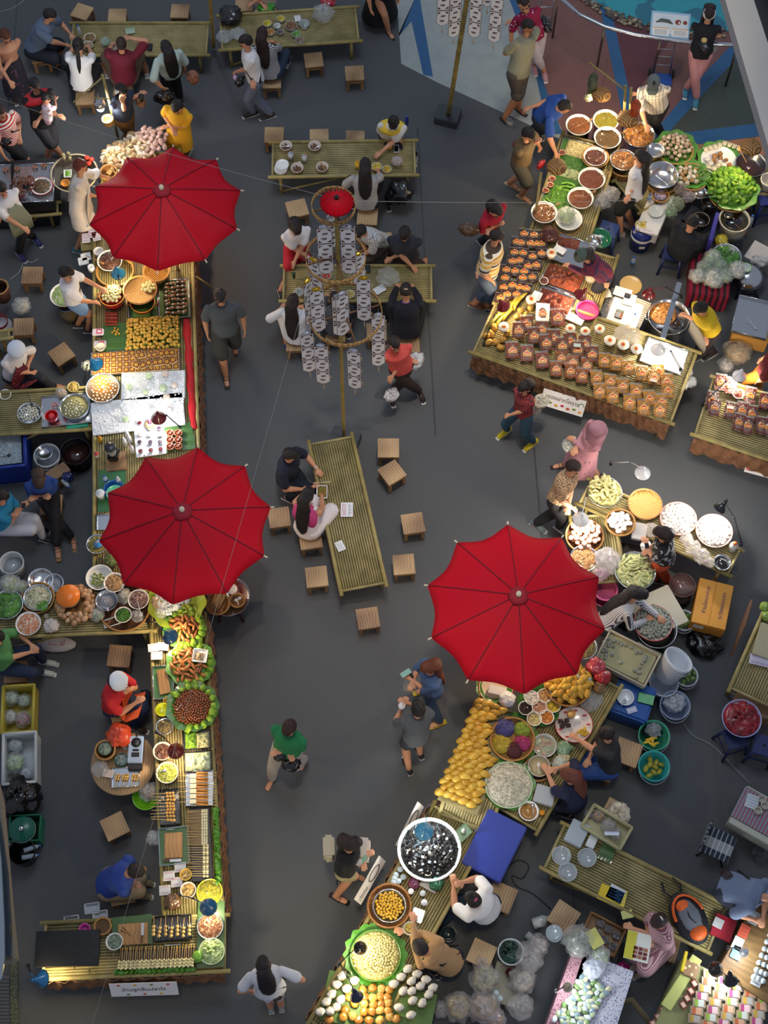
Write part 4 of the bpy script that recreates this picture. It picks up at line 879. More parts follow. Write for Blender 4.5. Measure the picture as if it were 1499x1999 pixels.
def cup(px,py,label,z=TZ,h=.1,r=.035,c='F0F0EE',alpha=1,drink=None,lid=None,straw=None,group=None,name='cup',cat='cup'):
 p=P(px,py,z+h); m=mat(c,.2,alpha=alpha,coat=.4) if alpha<1 else mat(c,.3); b=B()
 b.lathe([(0,0),(r*.7,0),(r,h),(r-.003,h),(r*.68,.004),(0,.004)],m,n=20); o=b.build(name,loc=(p.x,p.y,z)); tag(o,label,cat,group)
 if drink: B().lathe([(r*.66,.006),(r*.9,h*.8),(0,h*.8)],mat(drink,.2),n=20).build('drink',o)
 if lid: B().lathe([(r*1.04,h-.004),(r*1.04,h+.006),(0,h+.008)],mat(lid,.3),n=20).build('lid',o)
 if straw: B().tube([(0,0,.02),(.02,.012,h+.07)],.004,mat(straw,.4),n=6).build('straw',o)
 return o
def board(A,Bp,D,z,label,knife=None):
 o=slab(A,Bp,D,z,.022,label,'cutting_board','cutting board',mat('B98A50',.5,kind='wood',c2='8A5E30',fr=6)); return o
def knife(px,py,z,ang,label,L=.24):
 o=B().box((.05,0,0),(L*.6,.035,.003),steel()).build('knife',loc=P(px,py,z),rz=ang); tag(o,label,'knife')
 B().box((-L*.28,.008,0),(L*.38,.022,.016),mat('5A3820',.5)).build('handle',o,bevel=.004); return o
def spoon(px,py,z,ang,label,L=.2,c=None,group=None,tilt=.2,name='spoon'):
 m=mat(c,.5) if c else steel(); b=B(); b.ell((L*.42,0,0),(.032,.022,.008),m,nu=12,nv=6); o=b.build(name,loc=P(px,py,z),rz=ang); o.rotation_euler=(0,tilt,ang); tag(o,label,'spoon',group)
 B().tube([(L*.38,0,0),(0,0,.008),(-L*.5,0,.012)],.005,m,n=6).build('handle',o); return o
def lamp(px,py,zh,base,zb,label,c='1E78A8',pw=9,lc=WARM,inner='F4F2EA',dirv=(0,0),size=.105,arm='2A2A2E',joint=None):
 """desk lamp: conical shade whose top shows at the pixel, jointed arm, clamp"""
 hd=P(px,py,zh); bs=P(base[0],base[1],zb); t=thing('desk_lamp',label,'lamp',bs); h=hd-bs; m=mat(c,.25,coat=.5)
 X=MX.Translation(h)@V((dirv[0],dirv[1],-1)).normalized().to_track_quat('-Z','Y').to_matrix().to_4x4(); s=size
 B().lathe([(.0,.045),(.028,.045),(.03,.0),(.04,-.012),(s*.98,-.085),(s,-.095),(s*.94,-.09),(.034,-.016),(.0,-.005)],m,n=26,X=X).build('lamp_shade',t)
 B().lathe([(s*.985,-.097),(s*1.04,-.095),(s*1.0,-.088)],mat('15151A',.4),n=26,X=X).build('shade_rim',t)
 B().lathe([(0,.085),(.02,.08),(.021,.03)],m,n=14,X=X).build('socket_cap',t)
 B().ell((0,0,-.055),.026,mat('FFF2D0' if lc[2]<.8 else 'F4F8FF',emit=14),X=X).build('bulb',t)
 j=V(joint) if joint else h*.5+V((0,0,.18)) if False else h.lerp(V((0,0,0)),.45)+V((0,0,.16))
 ma=mat(arm,.35,.4)
 for d in(-.008,.008): B().tube([V((d,0,.02)),j+V((d,0,0))],.005,ma,n=6).build('lower_arm',t)
 B().tube([j,h+X.to_3x3()@V((0,0,.03))],.006,mat(c,.3) if arm=='2A2A2E' else ma,n=6).build('upper_arm',t)
 B().box((0,0,0),(.04,.05,.05),mat('18181C',.4)).build('clamp',t,bevel=.006); B().ell(j,.014,mat('18181C')).build('joint',t)
 l=bpy.data.lights.new('bulb_light','POINT'); l.energy=pw*1.5; l.color=lc; l.shadow_soft_size=.05
 o=bpy.data.objects.new('bulb_light',l); COL.objects.link(o); o.parent=t; o.location=h+X.to_3x3()@V((0,0,-.13))
 return t
def cable(pts,z,label,c='E0DDD0',r=.004,cat='cable',name='cable'):
 w=[P(x,y,z) for x,y in pts]; q=[]
 for i in range(len(w)-1):
  p0=w[max(i-1,0)];p1=w[i];p2=w[i+1];p3=w[min(i+2,len(w)-1)]
  for k in range(5):
   t=k/5; q.append(.5*((2*p1)+(p2-p0)*t+(2*p0-5*p1+4*p2-p3)*t*t+(3*p1-p0-3*p2+p3)*t**3))
 q.append(w[-1]); o=B().tube([a-q[0] for a in q],r,mat(c,.5),n=6).build(name,loc=q[0]); return tag(o,label,cat)
def paper(px,py,z,w,h,ang,label,c='EEF0F2',lines=None,name='paper_sheet',cat='paper',rows=4):
 o=B().box((0,0,.0015),(w,h,.003),mat(c,.6)).build(name,loc=P(px,py,z),rz=ang); tag(o,label,cat)
 if lines:
  b=B()
  for i in range(rows): glyphs(b,-w*.42,h*.32-i*h*.62/max(1,rows-1),.0035,w*.84,h*.45/rows,14,mat(lines[i%len(lines)]),seed=i+int(px))
  b.build('printed_lines',o)
 return o
def skewer_mesh(n,rb,cb,L=.24,off=.0,squash=1):
 b=B(); b.tube([(-L*.62,0,0),(L*.38,0,0)],.0035,mat('D8B878',.6),n=5); me=b
 for i in range(n): b.ell((L*.34-i*rb*1.85,0,0),(rb,rb,rb*squash),mat(cb,.35,var=.15,vs=20,coat=.2),nu=10,nv=7)
 return b.mesh('skewer_mesh')
def crate(A,Bp,D,z,h,label,c,name='crate',slots=True):
 o=tray(A,Bp,D,z,h,label,c=c,t=.022,name=name,cat='crate'); return o
def stool_p(px,py,label,c='22356E',z=.45,rz=0,name='plastic_stool'):
 p=P(px,py,z); t=thing(name,label,'stool',(p.x,p.y,.010),rz); m=plastic(c,rough=.4); z-=.01
 B().box((0,0,z-.015),(.28,.28,.03),m).build('seat',t,bevel=.01)
 B().lathe([(.02,z+.0005),(0,z+.001)],mat('10141F'),n=12).build('seat_hole',t)
 for x in(-1,1):
  for y in(-1,1): B().tube([(x*.12,y*.12,z-.03),(x*.165,y*.165,0)],(.026,.02),m,n=6).build('leg',t)
 b=B()
 for y in(-1,1): b.box((0,y*.14,z*.45),(.26,.012,.03),m); b.box((y*.14,0,z*.45),(.012,.26,.03),m)
 b.build('stretcher',t); return t
SIGNM='F4F2EE'
def emblem(b,x,y,z,s,X=None):
 b.poly([(x-s,y-s*.7),(x+s,y-s*.7),(x+s*1.05,y+s*.2),(x+s*.55,y+s*.45),(x,y+s),(x-s*.55,y+s*.45),(x-s*1.05,y+s*.2)],z,z+.001,mat('E8B830',.4),X=X)
 b.poly([(x-s*.8,y-s*.52),(x+s*.8,y-s*.52),(x+s*.8,y+s*.05),(x,y+s*.7),(x-s*.8,y+s*.05)],z+.001,z+.002,mat('C42A22',.4),X=X)
 b.box((x,y-s*.15,z+.0025),(s*1.1,s*.3,.001),mat('F0D890'),X=X)
def make_pack(c,w=.105,h=.145,d=.05,crimp=True):
 """snack bag lying with its face up, emblem on it"""
 o=B().box((0,0,d*.5),(w*.98,h*.92,d*.8),mat(c,.25,kind='food',c2=tuple(x*.5 for x in lin(c)),fr=40,coat=1)).ell((0,0,d*.5),(w*.53,h*.5,d*.52),mat(c,.3,kind='food',c2=tuple(x*.55 for x in lin(c)),fr=40,coat=.8),nu=14,nv=8,nz=.08,ns=5).build('snack_bag')
 b=B(); b.box((0,h*.5,d*.55),(w,h*.22,.004),CLEAR()); b.ell((0,0,d*.5),(w*.56,h*.53,d*.56),CLEAR(),nu=14,nv=8,nz=.16,ns=6,seed=3); b.build('clear_film',o)
 b=B(); emblem(b,0,-h*.02,d*1.06,w*.3); b.build('emblem_sticker',o)
 return o
def row(kind,pts,z,label,cat,group,face=None,tilt=0,sc=1,off=0):
 for x,y in pts: kind.put(P(x,y,z),R.uniform(-.06,.06)+off,label,group,sc,cat,rot=(tilt,R.uniform(-.05,.05),R.uniform(-.08,.08)+off))
# ================================================================ LEFT STALLS
T((184,1168),(184,430),(397,1168),.60,'long bamboo stall counter under the two left umbrellas',slats=30,skirt='b',name='stall_counter',cat='counter')
T((196,420),(204,300),(345,420),.60,'bamboo counter under the upper left umbrella, its far end piled with bagged crackers',name='stall_counter',cat='counter')
T((-30,850),(182,838),(-30,768),.58,'bamboo side counter with soup pots behind the blue cooler',name='stall_counter',cat='counter')
T((-30,1246),(296,1232),(-30,1168),.60,'bamboo side counter with noodle toppings at left edge',name='stall_counter',cat='counter')
T((320,1800),(294,1215),(436,1800),.60,'long bamboo counter of fried snacks and skewers along the left aisle',skirt='b',name='stall_counter',cat='counter')
T((84,1912),(438,1896),(84,1802),.60,'bamboo counter at the bottom left end with black sheet and meatball skewers',skirt='f',name='stall_counter',cat='counter')
# red cloth hanging on the aisle side
a,ang,L,w=rect((372,840),(357,625),(380,840),.60)
vs=[];fs=[]
for i in range(31):
 for j in range(5): vs.append((L*i/30,-.045*j-.01*math.sin(i*.9+j),(.03,.035,.03,-.1,-.3)[j]+.008*math.sin(i*1.3)))
for i in range(30):
 for j in range(4): k=i*5+j; fs.append((k,k+1,k+6,k+5))
o=B().add(vs,fs,mat('B0101A',.7,var=.15),True).build('red_cloth',loc=a,rz=ang); s_=o.modifiers.new('s','SOLIDIFY'); s_.thickness=.004
tag(o,'bright red cloth hanging along the aisle side of the left counter','cloth')
# crackers bags & baskets at the far end
basket(262,318,44,'round cane basket full of bagged crackers at far end of left counter',h=.12)
CRK=[ellm((.055,.045,.03),c,.6,4,seed=i,coat=.6,bump=.3,bs=30) for i,c in enumerate(('E8D2A0','D8B880','EADCC0','C9A070'))]
many('cracker_bag',CRK,disk(236,310,38,TZ+.05,44,.1,s=1.15,tilt=1)+disk(268,288,36,TZ+.06,34,.08,s=1.15,tilt=1),'clear bag of pale crackers in the heap at the far end','snack bag','bags of crackers at far end of left counter')
PNK=ellm((.06,.045,.03),'D8B0A0',.6,4,coat=.8,bump=.4,bs=30); many('pink_snack_bag',PNK,disk(292,276,34,TZ+.1,30,.06),'clear bag of pinkish snacks beside the pale crackers','snack bag','pinkish snack bags at far end')
basket(212,335,17,'tall cane basket beside the folded white card lamp',h=.16,taper=.85)
basket(145,338,46,'wide dark winnowing tray with jars and coriander dish',z=.62,h=.05,c='4E4434',c2='2A241C',taper=.92,rimc='B8A888')
for i,(x,y) in enumerate(((123,302),(133,299),(125,308),(136,308))): cup(x,y,'small glass jar with brown lid in the cluster on the winnowing tray',z=.66,h=.07,r=.03,c='C8C0A0',alpha=.5,drink='8A6A3A',lid='9A8A60',group='small glass jars on winnowing tray',name='jar',cat='jar')
for i,(x,y) in enumerate(((170,309),(179,312),(174,320))): tag(B().lathe([(0,0),(.04,0),(.04,.02),(0,.022)],plastic('C8402A'),n=18).build('plastic_disc',loc=P(x,y,.67)),'round red plastic lid on the winnowing tray','lid','red lids on the winnowing tray')
tray((125,346),(139,345),(125,332),.66,.02,'small white dish of chopped coriander',c='EEF0EE',name='dish',cat='dish'); heap((127,344),(137,343),(127,334),.675,.012,'8AC040','chopped coriander in small white dish','coriander')
bowl(127,357,9,'small orange cup at the front of the winnowing tray',z=.64,h=.04,c='D89030',name='cup')
# grill at the far left
G_=slab((-20,402),(103,394),(-20,316),0.02,.60,'black grill stand at the left edge carrying a ribbed sausage tray','grill_stand','grill',mat('1E1E22',.5))
for A_,B_,D_,lb in (((24,396),(104,392),(22,322),'ribbed steel tray of coiled brown sausages'),((-24,400),(20,397),(-24,324),'ribbed steel tray cut by the left edge with looped sausages')):
 t_=tray(A_,B_,D_,.63,.035,lb); a,ang,L,w=rect(A_,B_,D_,.64); b=B()
 for k in range(18): b.box((L*(k+.5)/18,w/2,0),(.006,abs(w)*.94,.006),mat('9A9C9E',.3,.8))
 b.build('ribs',t_,loc=(0,0,.014))
def sausage(b,n,rad,r,c):
 b.tube([(rad*math.cos(k*.5)*(1+.06*k/n),rad*.75*math.sin(k*.5),.0+.012*k/n) for k in range(n)],r,mat(c,.3,coat=.5,var=.25,vs=12),n=8); return b
SA=[sausage(B(),n,.055,.014,'6A3A20').mesh() for n in (8,10,12)]
many('coiled_sausage',SA,[(P(46+R.uniform(-20,22),362+R.uniform(-14,16),.67+.004*i),(R.uniform(-.3,.3),R.uniform(-.3,.3),R.uniform(0,6)),1) for i in range(22)],'glossy brown coiled sausage in the heap on the grill tray','sausage','coiled sausages on the grill')
SL=sausage(B(),14,.035,.011,'A86A48').mesh(); many('looped_sausage',SL,[(P(x,y,.67),(0,0,R.random()),1) for x,y in ((10,331),(33,329),(67,326),(85,323))],'pale looped sausage lying alone on the ribbed tray','sausage','single looped sausages')
bowl(81,363,22,'red rimmed enamel plate of chopped sausage and chilli',z=.66,h=.03,name='plate',cat='plate',rim='C8302A',fill=dict(c='6A5030',label='chopped sausage with herbs on red rimmed plate',name='chopped_sausage',lv=.5,dome=.03))
o=B().tube([(0,0,0),(.09,.06,.0),(.1,.07,.0)],.006,mat('C01820'),n=6).build('tongs',loc=P(36,388,.68)); tag(o,'red handled tongs on the edge of the sausage tray','tongs'); B().tube([(.09,.06,0),(.17,.14,0)],.005,steel(),n=6).build('jaw',o)
T((30,425),(112,418),(30,402),.36,'low bamboo rack under the grill tray',name='bamboo_rack',cat='rack')
bag(64,421,13,'crumpled clear bag under the grill rack',z=.012,c='C8C8CC'); bag(88,428,12,'second crumpled bag on the floor under the grill',z=.012,c='B8B4B4')
lamp(178,335,1.05,(195,352),.63,'white folded card shade lamp beside the person with auburn bun',c='F0EEE8',pw=7,dirv=(.5,.2),size=.1)
for x,y,r in ((168,465,.12),(180,455,-.1),(188,461,.3)): paper(x,y,.64,.12,.17,r,'white printed plastic bag pack in the pile under the umbrella edge',c='E8E2E4',lines=['B04050','C86A7A'],rows=3,name='bag_pack',cat='pack')['group']='printed bag packs under umbrella edge'
slab((158,490),(205,485),(158,470),.45,.14,'small bamboo box shelf beside the bag packs','shelf_box','box',BAMP())
bowl(192,490,10,'white cup half under the umbrella edge',h=.08,name='cup')
for x,y,r in ((169,504,.5),(164,512,.3)): 
 o=tray((x-9,y+6),(x+9,y+2),(x-10,y-8),.62,.02,'white foam tray stacked left of minced meat bowl',c='ECEEF0',name='foam_tray'); o['group']='white foam trays by the minced meat'
tag(B().lathe([(.05,0),(.05,.09),(.018,.09),(.018,0)],mat('EEEEEE',.9),n=20).build('paper_roll',loc=P(179,527,.62)),'roll of white tissue beside the blue lamp','paper roll')
basket(224,528,37,'broad cane basket holding the white bowl of minced meat',z=.5,h=.16,c='C8963E',taper=.75)
bowl(214,508,25,'white enamel bowl of dark minced meat under umbrella edge',z=.64,h=.09,fill=dict(c='5A3420',label='dark spicy minced meat with herbs in enamel bowl',name='minced_meat',dome=.04))
spoon(185,507,.8,math.radians(-25),'long wooden ladle resting across the minced meat bowl',c='9A6A38',L=.3,tilt=.05)
lamp(229,527,1.05,(240,580),.63,'sky-blue desk lamp by the minced meat at the umbrella edge',c='2C96C8',pw=12)
basket(305,528,26,'cane basket mostly hidden under the umbrella edge, amber',h=.14,c='D09A3A')
def pot(px,py,rp,label,c='A01822',h=.14,z=TZ,band='D8B040',m=None):
 o=bowl(px,py,rp,label,z=z,h=h,c=c,name='pot',cat='pot',taper=.86,rim=band,handles=1,m=m); return o
pot(218,577,24,'red steaming pot full of pale buns')
BUN=[ellm((.026,.026,.022),'DCD79A',.05,3,seed=i,coat=.3) for i in range(3)]
many('steamed_bun',BUN,disk(218,574,20,TZ+.13,34,.035,jit=.05,tilt=.2),'small pale steamed bun heaped in the red pot','bun','buns in the red steaming pot')
pot(278,590,24,'red pot carrying the wide woven steaming tray',h=.11)
basket(273,566,33,'wide woven steaming tray with a few buns beside the red pot',z=TZ+.115,h=.035,c='C89A58',c2='8A5A28',taper=.95)
many('steamed_bun',BUN,disk(289,560,13,TZ+.16,14,.02),'small pale bun piled on one side of the woven tray','bun','buns on the woven steaming tray')
tray((252,626),(311,619),(250,562),TZ,.03,'steel tray under the woven steaming tray',inner='2E5A2A'); 
slab((258,622),(293,620),(257,603),TZ+.012,.04,'bundle wrapped in green banana leaf beside red pot','leaf_bundle','food',mat('4A7A2A',.4,kind='stripe',c2='6A9A3A',fr=50,axis=(0,1,0)),bevel=.015)
tray((311,622),(371,618),(309,548),TZ,.025,'leaf-lined steel tray of brown leaf parcels with orange tips',inner='35602A')
b=B(); b.ell((0,0,0),(.032,.022,.018),mat('6A5838',.6,var=.3,bump=.5,bs=30),nu=10,nv=6,nz=.15); b.ell((.026,0,.004),(.012,.012,.01),mat('D8702A',.3,coat=1),nu=8,nv=5); b.ell((.0,0,.014),(.014,.012,.008),mat('D8D4C8',.1,.3),nu=8,nv=5); PAR=b.mesh()
many('leaf_parcel',PAR,grid((321,616),(366,612),(320,551),TZ+.04,4,8,.12,rz=.2,rj=.4,tilt=.3,s=1.4),'brown leaf parcel tied with an orange tip on the leaf-lined tray','food parcel','leaf parcels with orange tips')
RS=B().tube([(-.09,0,0),(.09,0,0)],.009,mat('A83428',.5,var=.2,vs=12),n=8).mesh()
many('red_wrapped_stick',RS,[(P(217,610+i*3.4,TZ+.02+.012*(i%2)),(0,0,R.uniform(-.05,.05)),1.0) for i in range(8)],'red paper-wrapped stick stacked below the pot of buns','snack stick','red wrapped sticks')
leafsheet((200,690),(352,682),(200,632),TZ-.002,'banana leaf sheet under the yellow leaf cones')
b=B(); b.lathe([(0,-.024),(.019,-.01),(.021,.004),(.014,.018),(0,.024)],mat('C89A34',.35,var=.2,coat=.3),n=9); b.lathe([(.02,.0),(.024,-.012),(.012,-.03),(0,-.034)],mat('6A7A2A',.5),n=7); CONE=b.mesh()
many('sticky_rice_cone',CONE,grid((247,684),(350,678),(252,622),TZ+.03,16,10,.35,tilt=.9,dome=.05,rj=3,s=1.4),'small golden cone in leaf wrap in the big pile','sweet','golden cones piled on banana leaf')
many('sticky_rice_cone',CONE,disk(226,648,9,TZ+.02,7,0,tilt=.8,s=.8),'stray golden cone lying apart left of the big pile','sweet','stray golden cones')
for x,y,w_,h_,lb in ((192,650,.16,.11,'pink and white bag pack beside the golden cones, upper of the pair'),(196,674,.17,.12,'pink and white bag pack under a paper cup beside golden cones')):
 o=B().box((0,0,.02),(w_*1.05,h_,.04),mat('E8DDE2',.25,coat=.6)).build('bag_pack',loc=P(x,y,TZ),rz=.05,bevel=.012); tag(o,lb,'pack'); b=B(); b.box((w_*.12,0,.043),(w_*.5,h_*.7,.002),mat('C83A6A')); b.box((w_*.12,0,.045),(w_*.3,h_*.35,.002),mat('F0E0E4')); b.build('printed_panel',o)
bowl(196,677,10,'paper cup with coins on the pink bag pack',z=TZ+.045,h=.05,c='D8CCB4',name='cup',cat='cup')
# brown cakes in leaf squares
slab((176,735),(352,724),(178,688),TZ,.012,'long steel tray under the square brown cakes','tray','tray',steel())
b=B(); b.box((0,0,.012),(.078,.078,.02),mat('D8C088',.5)); b.box((0,0,.016),(.07,.07,.02),mat('7A4420',.25,var=.2,coat=.6)); 
for k in range(5): b.ell((.014*math.cos(k*1.26),.014*math.sin(k*1.26),.028),(.01,.008,.004),mat('E0B040'),nu=6,nv=4)
CAKE=b.mesh('cake',0)
many('square_cake',CAKE,grid((180,733),(350,722),(182,691),TZ+.014,14,4,.03,s=1.15),'square brown custard cake with yellow flower garnish in flat rows','cake','square cakes in flat rows')
many('square_cake',CAKE,grid((262,722),(345,714),(264,690),TZ+.045,7,2,.15,rj=.6,s=1.25,tilt=.06),'square brown custard cake tilted on top of the rows','cake','square cakes stacked on top')
lamp(182,706,1.08,(165,745),.62,'sky-blue desk lamp beside the brown cakes',c='1E8ABE',pw=12,dirv=(.3,.1))
bag(170,714,10,'clear bag of greens under the sky-blue lamp',fill='8A9A50')
# white bead sweets
for A_,B_,D_,lb in (((236,782),(361,776),(236,728),'field of small white bead sweets in clear packs right of orange soup'),((181,850),(362,828),(181,786),'lower field of small white bead sweets in clear packs')):
 a,ang,L,w=rect(A_,B_,D_,TZ+.03); slab(A_,B_,D_,TZ,.03,lb,'white_sweets','sweets',mat('E6EAEE',.3,kind='spots',c2='FFFFFF',fr=75,w=.35,coat=.8,bump=1.0,bs=60))['kind']='stuff'
WB=ellm((.012,.012,.01),'F0F4F8',.1,coat=.8,var=.05)
many('white_sweet',WB,grid((238,826),(360,820),(238,729),TZ+.04,15,10,.4,s=1.1)+grid((182,846),(236,843),(182,800),TZ+.04,7,5,.4,s=1.1),'single white bead sweet loose on top of the packs','sweet','loose white bead sweets')
CB=[ellm((.055,.055,.04),c,.12,4,seed=i,coat=1,alpha=.5,rough=.1) for i,c in enumerate(('C8E0B0','E8D8C8','D0DCE4'))]
many('clear_snack_bag',CB,[(P(x,y,TZ+.07),(0,0,i),s) for i,(x,y,s) in enumerate(((291,733,1),(323,729,1),(330,748,1),(318,757,1.1),(340,752,.9),(296,752,1),(252,755,.9),(325,775,1),(240,795,1),(245,818,1),(330,800,.9),(300,800,.8),(284,765,.8)))],'inflated clear bag with green and orange bits on the white sweets','snack bag','inflated clear bags on white sweets')
bowl(200,757,33,'large pan of orange coconut soup with white dumplings',z=TZ,h=.1,m=steel(),name='pan',cat='pan',taper=.85,fill=dict(k='liquid',c='C8843A',label='orange coconut soup in the large pan',lv=.85))
many('white_dumpling',ellm((.014,.014,.008),'F0E8C8'),disk(202,760,26,TZ+.088,46,0,tilt=.1),'small white dumpling floating in orange soup','dumpling','dumplings floating in orange soup')
# drinks and cups
slab((266,893),(325,885),(265,820),TZ,.02,'white drinks board lit from below lamp, with rows of cups','drinks_tray','tray',mat('E8EEF4',.4))
for i,(x,y) in enumerate(((272,825),(273,847),(272,862),(274,880),(291,848),(293,862),(294,878),(311,848),(312,862),(313,876),(292,835),(310,835))):
 cup(x,y,'clear cup of layered jelly dessert standing on the white board',z=TZ+.022,h=.05,r=.035,c='E8EEF2',alpha=.4,drink=('6A1A2A','E8C8A8','3A2A3A')[i%3],group='jelly dessert cups on white board')
basket(293,828,9,'small terracotta pot with coloured straws beside the dark red lamp',z=TZ,h=.06,c='A85A3A',c2='A85A3A')
for i,c in enumerate(('D03A8A','F0F0F0','8A3AC0','E05A3A')): tag(B().tube([(0,0,0),(.01*i-.01,.02,.13)],.004,mat(c)).build('drinking_straw',loc=P(292+i,828,TZ+.03)),('pink','white','purple','orange')[i]+' drinking straw standing in the small terracotta pot','straw')
leafsheet((322,884),(381,876),(322,832),TZ,'banana leaf sheet under six clay dessert pots')
for x,y in ((332,845),(348,845),(332,858),(348,858),(332,871),(348,870)):
 o=bowl(x,y,8,'small terracotta pot of dessert in the block of six',z=TZ+.01,h=.05,c='B0684A',name='clay_pot',cat='pot',taper=.8,group='six terracotta dessert pots'); B().lathe([(.035,.04),(0,.042)],mat('8A4A34')).build('dessert',o); B().tube([(0,0,.04),(.03,.03,.08)],.005,mat('E8E8E8')).build('straw_spoon',o)
lamp(308,810,1.08,(352,835),.62,'dark red desk lamp over the drinks board',c='6A1420',pw=14,lc=(1,.97,.9))
# blender
t=thing('blender','black blender with clear jug on a wooden board','blender',P(222,893,.63)); B().box((0,0,.06),(.15,.15,.12),mat('17181C',.3)).build('motor_base',t,bevel=.02)
B().lathe([(.05,.12),(.08,.3),(.075,.3),(.045,.125)],mat('D8DCE0',.08,alpha=.35,coat=1),n=20).build('jug',t); B().lathe([(.082,.3),(.078,.325),(.03,.33),(0,.335)],mat('2A2A30',.3)).build('lid',t); B().tube([(.07,0,.27),(.12,0,.25),(.1,0,.16)],.01,mat('2A2A30')).build('handle',t)
slab((208,920),(248,916),(206,884),.605,.022,'wooden board under the blender','board','board',WOOD2())
bottle(195,857,'small yellow squeeze bottle left of the blender',c='D8A020',alpha=1,cap='C88018',h=.1,r=.035); cup(188,886,'drink can standing left of the blender',h=.11,r=.032,c='C8CCD0',lid='B03A3A',name='drink_can',cat='can')
for i,(x,y) in enumerate(((248,848),(243,862),(257,876),(252,856))): bottle(x,y,('white','pale','purple capped','clear')[i]+' soft plastic bottle in the cluster right of the blender',c='E4E6EC',alpha=.8,cap=('F0F0F0','E8E8F0','C8A8D8','DDE0E8')[i],h=.2)
slab((190,1000),(245,997),(190,918),.6,.006,'green board beneath the water jar','green_board','board',mat('2E6A3C',.5))
bottle(205,935,'blue labelled water bottle near the umbrella edge',lab='2A6AB0',h=.18); bottle(231,937,'pump bottle with pale lilac cap',cap='C8B0D8',h=.16,alpha=.8)
cup(195,963,'wide clear plastic jar of water',h=.14,r=.062,c='D0DCE0',alpha=.45,drink='9AACB0',lid='C8D0D4',name='jar',cat='jar'); bowl(222,955,21,'blue plastic basin nested under the mint green bowl',h=.09,c='2A6AB0'); bowl(224,962,17,'mint green plastic bowl',z=TZ+.08,h=.06,c='5AC0A0')
tray((189,1035),(215,1033),(188,1005),TZ,.03,'steel tray peeping out left of the umbrella'); 
bowl(189,1062,21,'steel bowl of limes and a blue sachet',m=steel(),fill=dict(c='8A7A30',c2='3A5A2A',label='cut limes in steel bowl',name='lime_pieces',dome=.02)); bag(193,1062,8,'small blue sachet on the limes',z=TZ+.09,c='3A8AD0',a=.8,tie=False)
bowl(217,1092,17,'dark clay bowl of green limes at the umbrella edge',c='4A3626',fill=dict(c='5A6A2A',label='green limes in dark clay bowl',name='limes'))
# ---- side counter with soup pots
bowl(57,806,24,'steel bowl of shelled white quail eggs',z=.59,h=.1,m=steel()); many('quail_egg',ellm((.02,.016,.016),'D8D6C4',coat=.3),disk(57,807,19,.59+.075,48,.02),'shelled white quail egg in steel bowl','egg','quail eggs in steel bowl')
spoon(58,780,.75,math.radians(-65),'black handled ladle stuck in the quail egg bowl',L=.2,c='3A3030')
tray((82,834),(178,824),(81,776),.59,.025,'steel tray under the soup pot and red cup')
t=bowl(100,811,13,'red plastic egg-cup stand on the steel tray',z=.62,h=.1,c='C01822',name='cup',cat='cup',taper=.7); o=B().lathe([(.04,.102),(.034,.104),(0,.105)],mat('D03038')).build('lid',t)
bowl(145,793,29,'steel pot of clear soup with pale dumplings',z=.61,h=.09,m=steel(),name='pot',cat='pot',taper=.85,fill=dict(k='liquid',c='9A9660',label='clear yellowish soup in steel pot',lv=.8))
many('fish_ball',ellm((.013,.013,.012),'D8D4B8'),disk(145,797,20,.685,34),'small pale ball in clear soup','fish ball','balls in clear soup')
bowl(143,755,12,'clear cup of dry yellow noodles',z=.6,h=.08,c='D8C88A',name='cup',cat='cup',fill=dict(c='C8A850',label='dry yellow noodles in clear cup',name='noodles'))
o=B().tube([(.04*math.cos(k),.03*math.sin(k),0) for k in range(7)],.007,mat('D8602A')).build('scissors',loc=P(106,790,.64)); B().tube([(.03,-.02,0),(.09,-.08,0)],.005,steel()).build('blade',o); tag(o,'orange handled scissors lying on the steel tray','scissors')
slab((130,838),(172,832),(130,826),.57,.02,'green plastic lid sticking out below the steel tray','lid','lid',plastic('2AA07A'))
bag(120,768,11,'small bag of fried shallots beside dry noodles cup',z=.6,fill='B88A4A')
# blue cooler
t=thing('cool_box','big blue ice cooler full of crushed ice at left edge','cooler',P(-20,922,.010)); a=t.location; 
o=tray((-40,918),(50,908),(-40,842),.010,.5,'x',c='12318A',t=.03); o.parent=t; o.location=o.location-t.location; o.name='cooler_body'; del o['label'],o['category']
o2=slab((-40,836),(45,828),(-40,772),.48,.05,'x','cooler_lid','x',plastic('102C7C')); o2.parent=t; o2.location=o2.location-t.location; del o2['label'],o2['category']
heap((-36,912),(43,903),(-36,848),.4,.03,'C8D4D8','crushed ice filling the blue cooler','crushed_ice',c2='8A9CA4',fr=60)
spoon(6,892,.46,math.radians(25),'black scoop lying on the crushed ice',c='1A1A1E')
bowl(10,770,12,'white bowl at left edge above the cooler lid',z=.55,h=.05)
